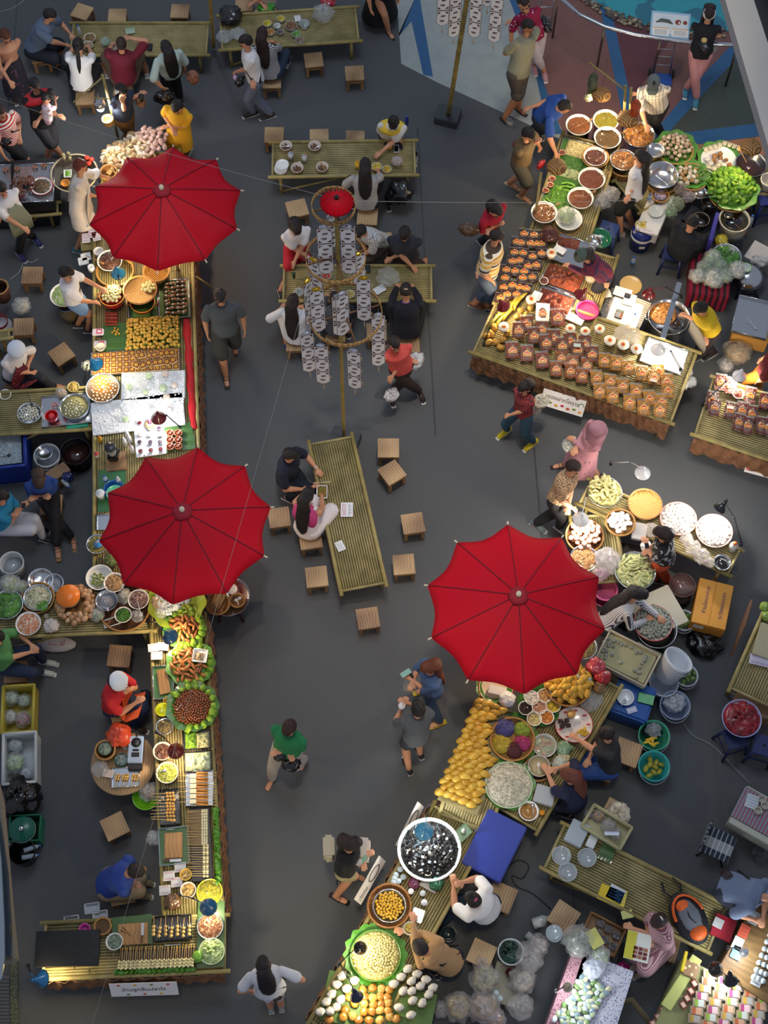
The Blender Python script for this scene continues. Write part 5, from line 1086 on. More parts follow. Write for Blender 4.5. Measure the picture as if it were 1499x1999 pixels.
# floor pots
stb=slab((95,945),(138,918),(85,925),.05,.26,'wooden box on the floor carrying a bottle and blue cloth','wooden_box','box',WOOD2())
bucket(91,888,26,'white bucket with a steel sieve on top',h=.3,c='D0D4DA',inside=('8A8C90','cloudy water in the white bucket')); bowl(86,883,17,'steel saucepan floating in white bucket',z=.27,h=.06,m=steel()); 
bucket(147,880,30,'large black bucket of brown broth',h=.34,c='101014',taper=.85,handle=False,inside=('3A1E18','brown broth in the black bucket'))
bag(132,932,10,'crumpled navy cloth on the wooden box',z=.32,c='1A2A5A',a=1,tie=False); bottle(120,934,'clear bottle lying beside navy cloth',z=.32,rot=(PI/2,0,.8),h=.16)
bucket(22,1098,24,'white bucket with a pink stripe at left edge',h=.32,c='C8CCD0',inside=('9AA0A0','water in pink striped bucket'))
tag(B().lathe([(.0,0),(.1,0),(.13,.2),(.125,.2),(.09,.01)],mat('7A1020',.3)).build('basin',loc=P(4,640,.010)),'dark red basin of cloudy water cut by left edge','basin'); liquid(4,636,20,.15,'B8B4B4','cloudy water in dark red basin')
bag(42,598,17,'clear bag of vegetables leaning by the left stool',z=.30,fill='B8B49A'); basket(-2,560,18,'brown woven basket cut by the left edge',z=.3,h=.3,c='5A3422',c2='3A2014')
T((-30,668),(18,660),(-30,652),.5,'bamboo shelf end poking in at left edge',name='bamboo_rack',cat='rack')
bowl(125,575,28,'white enamel basin of leafy vegetables behind the person in lettered tee',z=.42,h=.1,fill=dict(c='8AAA50',c2='D8DCC0',label='leafy vegetables in the white basin',name='vegetables')); bowl(130,590,22,'blue rimmed stool-pot under the white basin',z=.012,h=.38,c='8A7A5A',rim='3A5A9A',name='pot',cat='pot',taper=.85)
# ---- toppings counter
LET=lambda c='6AA02A':mat(c,.4,kind='food',c2='2E5A14',fr=14)
bowl(14,1180,31,'steel bowl of green lettuce at left edge',m=steel(),h=.1,fill=dict(c='4E8626',c2='2A5A14',label='green lettuce leaves in steel bowl at left edge',name='lettuce',dome=.06,fr=14,nz=.03))
basket(73,1167,33,'wooden steamer ring around the bean sprout bowl',h=.05); bowl(73,1166,28,'steel bowl of bean sprouts and coriander',m=steel(),z=TZ+.03,h=.08,fill=dict(c='D8D2B0',c2='8A8A5A',label='bean sprouts in steel bowl',name='bean_sprouts',dome=.05,fr=40)); stuff(82,1182,12,TZ+.1,'5A9A2A','coriander beside the bean sprouts','coriander',nz=.02)
bowl(79,1132,25,'empty steel bowl stacked above the bean sprouts',m=steel(),h=.08); bowl(104,1138,20,'second empty steel bowl half hidden by the stacked one',m=steel(),h=.05)
bag(20,1142,20,'clear bag of yellow flowers at left edge',fill='8A9A50'); bag(40,1146,14,'small clear bag of greens beside flower bag',fill='6A8A3A')
cup(133,1163,'big clear jar with bright orange lid',h=.2,r=.155,c='E0D0B8',alpha=.5,drink='C88A4A',name='jar',cat='jar',lid='E87A1E')
basket(146,1178,38,'wide basket heaped with bags of pork rinds around the orange lid jar',h=.06)
many('pork_rind_bag',[ellm((.05,.04,.03),c,.3,3,seed=i,coat=.9) for i,c in enumerate(('B88A5A','C8A078','A87848'))],disk(148,1180,38,TZ+.07,40,.04,rmin=.32),'small clear bag of brown pork rinds around the orange lid jar','snack bag','pork rind bags round the orange lid jar')
bowl(55,1217,25,'white bowl of small dried shrimps',fill=dict(c='C8784A',c2='E8D8C0',label='dried orange shrimps in white bowl',name='dried_shrimps',dome=.04)); cup(90,1202,'tiny clear glass beside the dried shrimp bowl',h=.07,r=.03,c='D8D4B8',alpha=.5); bag(100,1222,14,'knotted clear bag of white paste on the toppings counter',c='E0D8D0',a=.7)
bowl(194,1127,27,'white bowl half filled with small green limes',h=.1); many('green_lime',ellm((.022,.022,.021),'7A8A3A',coat=.4),disk(192,1132,15,TZ+.06,16,.02),'small green lime in the white bowl','lime','limes in white bowl')
basket(243,1186,50,'round wooden platter carrying bowls of toppings',h=.03,c='7A5030',c2='5A3820',taper=.95)
bowl(223,1137,21,'white bowl of crushed peanuts',z=TZ+.03,fill=dict(c='B08A5A',label='crushed peanuts in white bowl',name='crushed_peanuts',dome=.03)); bowl(208,1172,22,'steel bowl with a ladle in clear broth',z=TZ+.03,m=steel(),h=.09,fill=dict(k='liquid',c='8A8E92',label='clear broth in steel bowl with ladle',lv=.5)); spoon(206,1178,.74,-1.2,'steel ladle resting in clear broth bowl')
bowl(240,1200,17,'small white bowl of chopped spring onion',z=TZ+.03,h=.06,fill=dict(c='4A8A1E',label='chopped spring onion in small white bowl',name='spring_onion',dome=.03,fr=60)); bowl(270,1170,21,'white bowl of dark red rice grain',z=TZ+.03,h=.07,fill=dict(c='6A4A44',c2='B09A90',label='dark red rice in white bowl',name='red_rice',dome=.04)); spoon(272,1188,.74,-1.3,'clear plastic spoon by the dark red rice',c='D8DCE0')
bag(244,1166,15,'clear bag of pale green leaves between bowls',fill='8A8A5A'); bag(190,1200,14,'clear cup with mint leaves left of the platter',fill='6A8A5A'); tray((205,1226),(236,1216),(200,1212),TZ,.02,'white boat tray with lime wedge',c='E8ECEC',name='boat_tray'); bag(268,1203,12,'crumpled clear sachets under the platter edge',z=TZ)
bag(308,1178,14,'brown paper bag beside noodle basket',c='A8906A',a=1,tie=False); bag(315,1198,13,'clear sachets at the corner of the two counters')
t=thing('rice_sack','white sack lettered JT-316 in red under the side counter','sack',P(112,1262,.010)); B().ell((0,0,.08),(.27,.11,.09),mat('CFC8C6',.7,bump=.5,bs=12),nu=18,nv=10,nz=.08).build('sack_body',t)
text3('JT-316',.085,'B82A2E',(0.02,-.01,.166),(0,0,PI),'sack_lettering',t); text3('JT-3',.07,'B82A2E',(-.19,.02,.15),(0,0,PI),'sack_lettering',t)
# noodle basket and front
leafring(346,1177,55,TZ+.06,'lettuce and leaf lining of the white noodle basket',c='8AA02A'); basket(346,1175,53,'wide cane basket of white rice noodles under the umbrella tip',h=.07,taper=.85)
stuff(335,1168,36,TZ+.08,'E6ECF0','tangled white rice noodles in the wide basket','rice_noodles',dome=.07,c2='A8B4BC',fr=35,nz=.03); stuff(365,1195,22,TZ+.075,'8A9A24','curly yellow-green lettuce beside the noodles','lettuce',dome=.04,c2='5A8A1E',fr=18,nz=.03)
stool_p(448,1172,'dark stool under the round steel tray in the aisle',c='3A1E22',z=.38); bowl(446,1164,42,'round steel tray of chopsticks at the aisle side',z=.42,h=.03,m=steel(),name='tray',cat='tray',taper=.92)
basket(425,1178,24,'small basket of wooden chopsticks on the round tray',z=.45,h=.05); CHP=B().tube([(-.12,0,0),(.12,0,0)],.003,mat('C8A870'),n=5).mesh(); many('chopstick',CHP,[(P(418+i*1.1,1170+R.uniform(-5,5),.52+.003*(i%4)),(0,0,1.2+R.uniform(-.1,.1)),1) for i in range(18)],'plain wooden chopstick in the small basket','chopstick','chopsticks on the round tray')
basket(463,1172,15,'small basket of white spoons on the round tray',z=.45,h=.04); spoon(463,1170,.5,.6,'white ceramic spoon, upper one in small basket',c='E8E8EC',L=.1); spoon(464,1176,.5,2.0,'white ceramic spoon, lower one in small basket',c='E8E8EC',L=.1); bowl(452,1150,12,'red rimmed dish half under the umbrella edge',z=.45,h=.03,rim='C03028')
# ---- fried snacks
ROLL=[B().tube([(-.045,0,0),(-.02,0,.002),(.02,.001,.002),(.045,.002,0)],[.010,.015,.015,.010],mat(c,.4,var=.2,vs=20,bump=.4,bs=40),n=9).mesh() for c in ('A8683A','B8763E','985A30')]
def snackbed(px,py,rp,nm,lc='7AA024'):
 leafring(px,py,rp*1.12,TZ+.045,'banana leaf square under the '+nm,c='44762A',n=9); bowl(px,py,rp,'white round platter of '+nm,h=.05,name='platter',cat='platter',taper=.8)
 LF=ellm((.065,.05,.03),lc,.6,5,bump=.8,bs=25); many('lettuce_leaf',LF,[(P(px,py,TZ+.07)+V((rp*.95*mpp(px,py,.65)*math.cos(a),rp*.95*mpp(px,py,.65)*math.sin(a),0)),(R.random(),R.random(),a),R.uniform(.8,1.2)) for a in [x*.35-1.7 for x in range(13)]],'curly lettuce leaf round the '+nm,'lettuce','lettuce round the '+nm)
snackbed(360,1228,37,'first tray of spring rolls by the blue lamp'); many('spring_roll',ROLL,disk(360,1226,28,TZ+.08,30,.06,s=1.35),'golden fried spring roll on the platter by the blue lamp','spring roll','spring rolls by the blue lamp')
snackbed(372,1296,42,'larger heap of spring rolls'); many('spring_roll',ROLL,disk(368,1297,34,TZ+.08,42,.07,s=1.35),'golden fried spring roll in the larger heap','spring roll','spring rolls in the larger heap')
tray((375,1290),(402,1293),(372,1265),TZ+.16,.03,'white boat dish of chopped salad on the spring rolls',c='F0F0EE',name='boat_dish',cat='dish'); heap((379,1287),(396,1290),(377,1272),TZ+.175,.015,'C8A880','chopped salad in white boat dish','chopped_salad')
snackbed(376,1380,45,'glossy brown meatballs'); many('meatball',ellm((.0175,.0175,.017),'7A3A18',.05,coat=.8,nu=8,nv=6),disk(376,1380,37,TZ+.075,200,.075,jit=.08),'glossy brown meatball in the big round heap','meatball','meatballs in the big heap')
spoon(355,1376,.76,.9,'steel serving spoon lying on the meatballs'); 
lamp(327,1238,1.08,(288,1212),.62,'teal-blue desk lamp leaning over the spring rolls',c='15608A',pw=12,dirv=(.25,0))
for x,y,r,lb in ((306,1280,.05,'pink printed napkin pack, lower pack left of spring rolls'),(300,1264,.15,'plain plastic pack above the pink napkin pack'),(318,1262,-.1,'clear bag pack under the teal-blue lamp')): paper(x,y,TZ+.03,.15,.11,r,lb,c='E4DCE4',lines=['C05A8A','9A6AB0'],rows=2,name='napkin_pack',cat='pack')
tray((300,1366),(340,1362),(294,1302),TZ,.03,'steel tray lined with leaf under the dark chopping board',inner='40702A'); board((312,1356),(333,1352),(308,1308),TZ+.03,'worn dark chopping board beside the spring rolls')
bowl(317,1385,14,'small yellow-green plastic bowl by the meatballs',h=.06,c='D8DC1E'); bowl(328,1368,10,'small tub of crushed peanuts above the yellow-green bowl',h=.05,c='C8A040'); bowl(321,1418,17,'foil bowl of toothpicks and herbs',m=steel(),h=.05,fill=dict(c='6A5A2A',label='herbs and toothpicks in foil bowl',name='herbs'))
bowl(317,1466,19,'cream bowl of dark chilli sauce',h=.08,c='E0D2B0',fill=dict(c='4A2410',label='dark chilli sauce in cream bowl',name='chilli_sauce',dome=.0)); bowl(326,1508,22,'cream bowl of green chilli sauce',h=.08,c='E0DAB8',fill=dict(c='9AA838',label='green chilli sauce in cream bowl',name='green_sauce',dome=.01)); spoon(312,1506,.71,.3,'small spoon in green chilli sauce',L=.14)
lamp(341,1462,1.05,(305,1430),.62,'dark red desk lamp over the chilli sauce',c='6A1418',pw=12)
tray((358,1464),(411,1460),(355,1428),TZ,.03,'black tray of shredded greens',c='1A1A1E'); heap((362,1462),(384,1460),(358,1431),TZ+.01,.04,'7AB02A','shredded green beans in black tray','shredded_greens',fr=50); heap((384,1462),(409,1460),(382,1431),TZ+.01,.04,'C8C890','sliced pale cabbage beside shredded greens','sliced_cabbage',fr=50)
tray((360,1508),(413,1504),(357,1468),TZ,.03,'black tray of shredded white cabbage',c='1A1A1E'); heap((362,1506),(411,1502),(359,1471),TZ+.01,.05,'D8E4C0','shredded white cabbage in black tray','shredded_cabbage',c2='8AA860',fr=45)
# skewers
tray((362,1574),(416,1572),(357,1506),TZ,.03,'steel tray of fish cake and sausage skewers')
FC=[];b=B(); b.tube([(-.17,0,0),(.08,0,0)],.0035,mat('D8B878'),n=5); b.box((.02,0,.004),(.075,.05,.022),mat('E8E2C0',.4)); FC=b.mesh(); b=B(); b.tube([(-.06,0,0),(.17,0,0)],.0035,mat('D8B878'),n=5); b.tube([(-.08,0,.003),(.06,0,.003)],.0135,mat('C88A3E',.4,var=.2),n=9); SS=b.mesh()
many('fish_cake_skewer',FC,[(P(374,1515+i*10,TZ+.05),(0,0,R.uniform(-.06,.06)),1.05) for i in range(6)],'white fish cake skewer in the left row of the tray','skewer','fish cake skewers')
many('sausage_skewer',SS,[(P(396,1509+i*5.6,TZ+.05+.012*(i%2)),(0,0,R.uniform(-.07,.07)),1.05) for i in range(12)],'golden sausage skewer in the right row of the tray','skewer','golden sausage skewers')
def gridiron(A_,B_,D_,lb):
 o=tray(A_,B_,D_,TZ,.05,lb,c='17181C',name='small_grill',cat='grill'); a,ang,L,w=rect(A_,B_,D_,TZ+.05); b=B()
 for k in range(16): b.tube([(L*(k+.5)/16,0,.05),(L*(k+.5)/16,w,.05)],.003,steel(),n=5)
 b.build('wire_rack',o); B().tube([(L*.3,-.0,.05),(L*.3,-.06,.06),(L*.7,-.06,.06),(L*.7,0,.05)],.005,steel()).build('handle',o); return o
gridiron((313,1612),(352,1608),(311,1542),'black electric grill with ball skewers sticking out to the left')
BS=skewer_mesh(3,.017,'D8A85A'); many('ball_skewer',BS,[(P(322+(i%3),1549+i*6.4,TZ+.08),(0,0,R.uniform(-.06,.06)),1.25) for i in range(9)],'golden ball skewer on the black electric grill','skewer','ball skewers on electric grill')
tray((375,1722),(416,1718),(372,1578),TZ,.03,'long black tray of fish ball skewers beside the aisle',c='1A1A1E')
b=B(); b.tube([(-.16,0,0),(.1,0,0)],.0032,mat('D0B070'),n=5)
for i in range(3): b.ell((.03+i*.026,0,.003),(.0135,.0135,.0135),mat('DED8B8',.35),nu=9,nv=6)
F3=b.mesh(); many('fish_ball_skewer',F3,[(P(390,1582+i*2.75,TZ+.05+.01*(i%2)),(0,0,R.uniform(-.04,.04)),1.05) for i in range(25)],'thin skewer of three pale fish balls in the upper half of the long tray','skewer','three ball skewers, upper half')
b=B(); b.tube([(-.16,0,0),(.1,0,0)],.0032,mat('D0B070'),n=5)
for i in range(2): b.ell((.045+i*.038,0,.003),(.02,.018,.016),mat('E2D8A8',.35,var=.2),nu=9,nv=6)
F2=b.mesh(); many('fat_ball_skewer',F2,[(P(391,1650+i*4.6,TZ+.055+.01*(i%2)),(0,0,R.uniform(-.04,.04)),1.05) for i in range(14)],'skewer of two fat pale balls in the lower half of the long tray','skewer','two ball skewers, lower half')
LF=ellm((.05,.045,.02),'4A821E',.5,4,bump=.5,bs=25); many('lettuce_leaf',LF,[(P(421+i*.3,1582+i*7.4,TZ+.03),(R.random(),R.random(),i),1) for i in range(20)],'curly green lettuce leaf edging the long skewer tray','lettuce','lettuce along the aisle edge')
tray((312,1690),(370,1684),(308,1618),TZ,.04,'blue-grey tray lined with leaf under a wooden board',c='7A94A0',inner='35602A'); board((321,1676),(356,1674),(320,1626),TZ+.03,'pale wooden chopping board in leaf-lined tray'); knife(335,1680,TZ+.06,.05,'small knife on the edge of pale chopping board')
for x,y,lb in ((330,1710,'clear pack with orange print below the pale chopping board'),(352,1693,'blue clear bag pack next to the yellow tub'),(322,1738,'white and red printed pack next to toothpick tub'),(345,1722,'plain white foam pack between the tubs')): paper(x,y,TZ+.03,.14,.12,.1,lb,c='DCDCDC',lines=['C86A3A','B0304A'],rows=2,name='bag_pack',cat='pack')
bowl(362,1707,12,'yellow tub of rubber bands',h=.06,c='D8B030',fill=dict(c='C8A860',label='rubber bands in yellow tub',name='rubber_bands',dome=.0)); bowl(367,1737,16,'clear tub of toothpicks',h=.07,c='D8D4C8',fill=dict(c='C8A058',label='toothpicks in clear tub',name='toothpicks',dome=.01)); bag(337,1762,15,'crumpled brown cloth on the counter',c='6A4E34',a=1,tie=False)
bowl(409,1741,26,'bowl heaped level with yellow-green herb flakes',h=.05,c='C8C03A',fill=dict(c='B8A828',c2='6A7A1E',label='yellow-green herb flakes in round bowl',name='herb_flakes',dome=.03,fr=60,lv=.9))
lamp(405,1768,1.05,(350,1748),.62,'steel-blue desk lamp over the roasted peanuts',c='1E5F8A',pw=12,lc=(1,.8,.5))
leafsheet((384,1890),(438,1888),(384,1760),TZ,'banana leaf strip under the peanut and cabbage bowls'); bowl(410,1808,26,'mirror-bright steel bowl of brown roasted flakes',m=steel(),h=.06,fill=dict(c='6A3A1A',c2='B8906A',label='brown roasted flakes in bright steel bowl',name='roasted_flakes',dome=.03,lv=.9)); bowl(413,1857,26,'clear bowl of chopped pale cabbage',c='C8D8B0',h=.06,fill=dict(c='C8DC98',c2='7AA040',label='chopped pale cabbage in clear bowl',name='chopped_cabbage',dome=.05,lv=.9,fr=25,nz=.03)); bag(387,1868,11,'curly lettuce bunch beside the chopped cabbage',c='6AA02A',a=1,tie=False,name='lettuce_bunch',cat='lettuce')
leafsheet((220,1850),(298,1842),(218,1792),TZ,'dark banana leaf sheet under the wooden board with tongs'); board((230,1846),(289,1842),(230,1804),TZ+.01,'wooden board with steel tongs and a cleaver'); knife(278,1822,TZ+.05,1.6,'broad bladed knife with dark handle on the board'); tag(B().tube([(-.1,.02,0),(.06,0,0),(-.1,-.02,0)],.005,mat('4A3A2A',.4,.6)).build('tongs',loc=P(250,1822,TZ+.05),rz=-.6),'dark steel tongs lying on the wooden board','tongs')
gridiron((300,1838),(374,1832),(298,1790),'black electric grill with fat ball skewers pointing up')
b=B(); b.tube([(0,-.1,0),(0,.16,0)],.0035,mat('D0A860'),n=5)
for i in range(3): b.ell((0,-.07+i*.048,.003),(.025,.024,.023),mat('D6B26A',.4,var=.25),nu=10,nv=7)
F4=b.mesh(); many('fat_ball_skewer',F4,[(P(300+i*11.6,1813+(i%2)*3,TZ+.09),(0,0,R.uniform(-.07,.07)),.95) for i in range(7)],'skewer of three fat golden balls standing out over the grill','skewer','fat ball skewers on bottom grill')
bowl(223,1838,17,'clear plastic tub of folded green banknotes',h=.1,c='D8DCD8',fill=dict(c='8A9A80',label='folded green banknotes in clear tub',name='banknotes',dome=.0)); basket(200,1808,17,'round wooden tray with holes at the end of the counter',h=.03,c='6A4A2A')
tray((232,1894),(380,1888),(228,1856),TZ,.025,'long black tray of pale ball skewers at the bottom edge',c='141418')
b=B(); b.tube([(0,-.05,0),(0,.15,0)],.003,mat('D0A860'),n=5)
for i in range(3): b.ell((0,-.05+i*.028,.003),(.0145,.0145,.014),mat('D8CC9A',.35,var=.2),nu=9,nv=6)
F5=b.mesh(); many('pale_ball_skewer',F5,[(P(233+i*4.35,1879-i*.18+(i%2)*2,TZ+.05+.008*(i%2)),(0,0,R.uniform(-.05,.05)),1.25) for i in range(34)],'pale ball skewer in the long bottom row','skewer','pale ball skewers in bottom row'); many('lettuce_leaf',LF,[(P(228+i*9.2,1898-i*.4,TZ+.02),(R.random(),R.random(),i),.9) for i in range(17)],'green lettuce leaf edging the bottom skewer row','lettuce','lettuce along the bottom edge')
slab((66,1888),(192,1884),(68,1818),TZ+.03,.05,'black folded tarpaulin sheet over the end of the counter','tarpaulin','sheet',mat('0E0E12',.5,bump=.5,bs=6)); o=bowl(165,1813,11,'small pink cup beside the tarpaulin',h=.07,c='D84AA8',name='cup')
lamp(72,1912,.85,(55,1885),.62,'sky-blue desk lamp lying low at the bottom left corner',c='1E78AA',pw=8,dirv=(.8,.25),lc=(1,.72,.35))
for x,y,r in ((180,1775,.3),(196,1790,-.3),(140,1800,0)): tray((x-14,y+10),(x+14,y+6),(x-14,y-10),.45,.05,('upright white foam box','tilted white foam box','flat white foam lid')[int(x)%3]+' behind the black tarpaulin, '+('first' if x==180 else 'second' if x==196 else 'nearest the pole'),c='B8BCC0',name='foam_box',cat='box')
t=tag(B().box((0,0,0),(.82,.28,.008),mat(SIGNM,.5)).build('sign_board',loc=P(282,1916,.42)+V((0,-.09,0))),'white banner of the meatball stall hanging below the bottom counter','sign'); t.rotation_euler=(1.15,0,.03)
text3('บ้านลูกชิ้นปลาใจ',.085,'2A2024',(0,.0,.006),(0,0,0),'stall_name',t)
b=B(); 
for k in range(7): b.ell((-.3+k*.1,.1*(-1)**k,.005),(.025,.018,.004),mat(('C8502A','5A8A3A','D8A030')[k%3]),nu=8,nv=5)
b.build('food_pictures',t)
# ---- round folding table with waffle iron
t=thing('round_table','small round wooden table with a waffle maker behind the snack counter','table',at_rim(240,1490,0.010,.52)); B().lathe([(0,.49),(.41,.49),(.42,.505),(.41,.52),(0,.52)],WOOD(),n=40).build('tabletop',t)
for k in range(4): B().tube([(.25*math.cos(k*1.57+.8),.25*math.sin(k*1.57+.8),.49),(.34*math.cos(k*1.57+.8),.34*math.sin(k*1.57+.8),0)],.015,mat('2A2A2A')).build('leg',t)
Z5=.535
t=thing('waffle_maker','stainless waffle maker with two black plates','appliance',P(267,1467,Z5)); B().box((0,0,.05),(.19,.36,.1),steel()).build('casing',t,bevel=.01); B().lathe([(.065,.102),(.06,.108),(0,.105)],mat('151515',.3),(0,.09,0)).build('round_plate',t); B().box((0,-.07,.104),(.1,.06,.008),mat('151515')).build('square_plate',t,bevel=.01); B().box((0,-.01,.104),(.08,.03,.008),mat('151515')).build('vent_plate',t,bevel=.01); B().box((0,-.22,.04),(.18,.08,.07),mat('1A1A1E')).build('control_box',t,bevel=.008); B().tube([(0,.17,.1),(0,.24,.13)],.012,mat('111111')).build('handle',t)
bag(233,1436,22,'bright orange plastic carrier bag on round table',z=Z5,c='E0502A',a=.85,hs=.8); basket(205,1464,20,'cane basket of banknotes on the round table',z=Z5,h=.12,c='A87838'); stuff(205,1461,14,Z5+.1,'8A9A80','folded banknotes in cane basket','banknotes')
bowl(237,1483,14,'dark green bowl of small change',z=Z5,h=.05,c='0F4A34',fill=dict(c='8A9A94',label='coins in dark green bowl',name='coins')); bag(195,1502,15,'clear sachets on left edge of round table',z=Z5,c='C8D0D8'); paper(212,1510,Z5+.03,.14,.1,-.2,'yellow and orange printed pack on round table edge',c='D8D0C8',lines=['D8882A'],name='bag_pack',cat='pack'); cup(244,1459,'clear glass between bag and waffle maker',z=Z5,h=.07,r=.03,c='D8DCDC',alpha=.4)
tray((218,1538),(272,1534),(216,1500),Z5,.02,'clear tray of uncooked ball skewers on round table')
BS2=B(); BS2.tube([(0,-.13,0),(0,.06,0)],.003,mat('D8B878'),n=5); 
for i in range(3): BS2.ell((0,.05-i*.03,.003),(.016,.016,.015),mat('D8AE60'),nu=9,nv=6)
many('ball_skewer',BS2.mesh(),[(P(x,1520+k*.0,Z5+.04),(0,0,-.15+R.uniform(-.05,.05)),1.0) for x,k in ((226,0),(231,0),(239,0),(244,0),(248,0),(258,0),(263,0),(268,0))],'golden ball skewer laid out on the clear tray of the round table','skewer','skewers on round table tray')
bowl(285,1555,27,'lime green basin with a bag beside the round table',z=.3,h=.1,c='7AC82A',name='basin'); bag(290,1545,18,'clear bag of pork pieces in lime green basin',z=.38,fill='B89A7A'); bag(300,1636,14,'flattened clear bag hanging at the counter edge',z=.5)
# ---- crates at left edge
crate((2,1432),(64,1428),(0,1340),.010,.32,'yellow plastic crate of vegetables in bags at left edge','B8A840'); 
for x,y,r,c,lb in ((22,1362,16,'C8D8A8','upper left'),(47,1368,13,'B8C8A0','upper right'),(20,1400,14,'D0D4C0','lower left'),(46,1404,15,'C06060','lower right, reddish')): bag(x,y,r,'clear vegetable bag in yellow crate, '+lb,z=.1,fill=c)
crate((5,1532),(70,1526),(3,1434),.010,.34,'white foam crate of cabbages at left edge','C8CCCC')
for x,y,r,c,lb in ((30,1455,15,'C8D0C8','top one'),(30,1490,20,'A8C878','middle one with cabbage'),(52,1510,13,'D0D4D8','bottom one')): bag(x,y,r,'clear bag in white foam crate, '+lb,z=.12,fill=c)
bag(40,1560,38,'big black rubbish bag at left edge',z=.010,c='0A0A0C',a=1,hs=.9,name='rubbish_bag',cat='rubbish bag')
tray((16,1642),(76,1640),(22,1592),.010,.3,'green square tub behind the green cool jug',c='1E7A58',name='tub',cat='tub'); t=thing('cool_jug','round dark green insulated jug with silver knob','cooler',at_rim(42,1618,.012,.38)); B().lathe([(0,0),(.15,0),(.165,.32),(.17,.36),(.15,.385),(0,.39)],plastic('0E5A48'),n=32).build('jug_body',t); B().lathe([(.169,.33),(.173,.345),(.169,.36)],mat('C8C8C0')).build('rim_band',t); B().lathe([(.03,.39),(.034,.41),(.02,.42),(0,.42)],steel()).build('lid_knob',t)
bucket(42,1662,27,'black bucket with two empty bottles at left edge',h=.3,c='0C0C10',handle=False); bottle(44,1658,'empty clear bottle in black bucket, upper',z=.2,rot=(PI/2,0,1.9),h=.22); bottle(40,1672,'empty clear bottle in black bucket, lower',z=.2,rot=(PI/2,0,1.75),h=.22); bottle(20,1646,'white bottle standing behind the black bucket',z=.012,h=.3,alpha=.9)
cable([(75,505),(62,512),(48,508),(38,530),(20,545)],.015,'white cord curling on the floor near the blue clogs')
for x,y in ((330,440),(300,1010)): lamp(x,y,1.5,(x+22,y+30),.62,'added unseen warm lamp under the %s left umbrella'%('upper' if y<600 else 'middle'),c='6A1420',pw=22)  # lamps added out of sight to light the food under both canopies
# ================================================================ RIGHT STALLS
# ---- curry stall
T((1035,452),(1098,262),(1150,470),.60,'bamboo counter edge beside the raw vegetables and curry bowls',slats=16,name='stall_counter',cat='counter')
T((1200,352),(1300,300),(1240,420),.45,'low bamboo rack under the noodle and curry basins',name='bamboo_rack',cat='rack')
T((1300,372),(1500,380),(1310,300),.50,'bamboo rack under the lettuce and mushroom baskets',name='bamboo_rack',cat='rack')
tray((1052,405),(1100,268),(1118,418),.62,.03,'leaf-lined long steel tray of raw vegetables',inner='36601E')
heap((1100,300),(1142,312),(1110,272),.63,.04,'D8C88A','pale yellow banana flower strips in vegetable tray','shredded_blossom',fr=45); heap((1090,322),(1135,334),(1098,300),.63,.03,'3E761E','dark green herbs in vegetable tray','green_herbs',fr=45)
heap((1088,342),(1125,352),(1095,325),.63,.03,'9AA878','grey-green crisp leaves in vegetable tray','crisp_leaves',fr=30); heap((1068,402),(1100,410),(1082,360),.63,.04,'50881E','tangle of long green beans in vegetable tray','long_beans',fr=40)
CUC=B().tube([(-.05,0,0),(-.03,0,.002),(.03,0,.002),(.05,0,0)],[.008,.018,.018,.008],mat('8AB83A',.35,kind='stripe',c2='4A8A2A',fr=80,axis=(0,1,0)),n=9).mesh()
many('cucumber',CUC,grid((1088,372),(1118,380),(1094,350),.66,3,3,.3,rj=.8,s=.95,tilt=.1)+grid((1056,400),(1068,404),(1062,385),.65,2,2,.3,rj=.6,s=.9),'small green cucumber in the raw vegetable tray','cucumber','cucumbers in vegetable tray')
for x,y in ((1097,297),(1078,348),(1074,360),(1065,371)): bowl(x,y,7,'tiny terracotta cup of dip along the edge of vegetable tray',z=.63,h=.04,c='C8907A',name='dip_cup',cat='cup',group='tiny dip cups',fill=dict(c='7A3018',label='reddish dip in tiny terracotta cup',name='dip',lv=.8,dome=.0))
for x,y,rp,c,nm,c1 in ((1130,243,26,'824A1A','orange-brown curry','uppermost left'),(1183,234,26,'8A8420','olive green curry','far middle'),(1186,268,27,'5A4420','dark green-brown curry','below the olive curry'),(1162,305,23,'5A2010','dark red chilli paste','in a cane rim'),(1155,348,27,'74300F','red-orange curry','left of the vendor in white tee'),(1133,386,26,'7A3E18','brown curry with wooden sticks','second from the aisle'),(1062,414,26,'8A5428','thick brown curry','nearest the aisle')):
 bowl(x,y,rp,'white enamel bowl of %s, %s'%(nm,c1),z=.64,h=.1,fill=dict(c=c,label='%s in white enamel bowl, %s'%(nm,c1),name='curry',dome=.0,lv=.7,c2=tuple(v*.45 for v in lin(c)),fr=45)); 
 B_=bowl(x,y+4,rp*.86,'dark cylindrical warmer under the bowl of %s'%nm,z=.02,h=.60,c='3A2A1E',name='warmer',cat='stove',taper=.95) if y<360 and x>1115 else None
basket(1162,306,26,'cane ring around the dark red chilli paste bowl',z=.60,h=.08,c='B88A5A')
for i,(x,y,a_) in enumerate(((1145,240,.6),(1204,226,.7),(1210,262,.5),(1178,298,1.2),(1178,342,.4),(1150,380,.5),(1078,404,.4))): spoon(x,y,.76,a_,'wooden handled ladle in the '+('orange-brown curry','olive green curry','dark green-brown curry','dark red chilli paste','red-orange curry','brown curry','thick brown curry')[i],c='8A6238',L=.22,tilt=-.25)
bowl(1110,427,27,'white enamel bowl with a bag of greens and ladles',z=.62,h=.09); basket(1108,437,27,'cane basket under the bowl with bag of greens',z=.40,h=.2,c='B88A5A'); bag(1106,421,17,'clear bag of pale greens in the white enamel bowl',z=.67,c='D8E0D0',a=.6,fill='8AA86A')
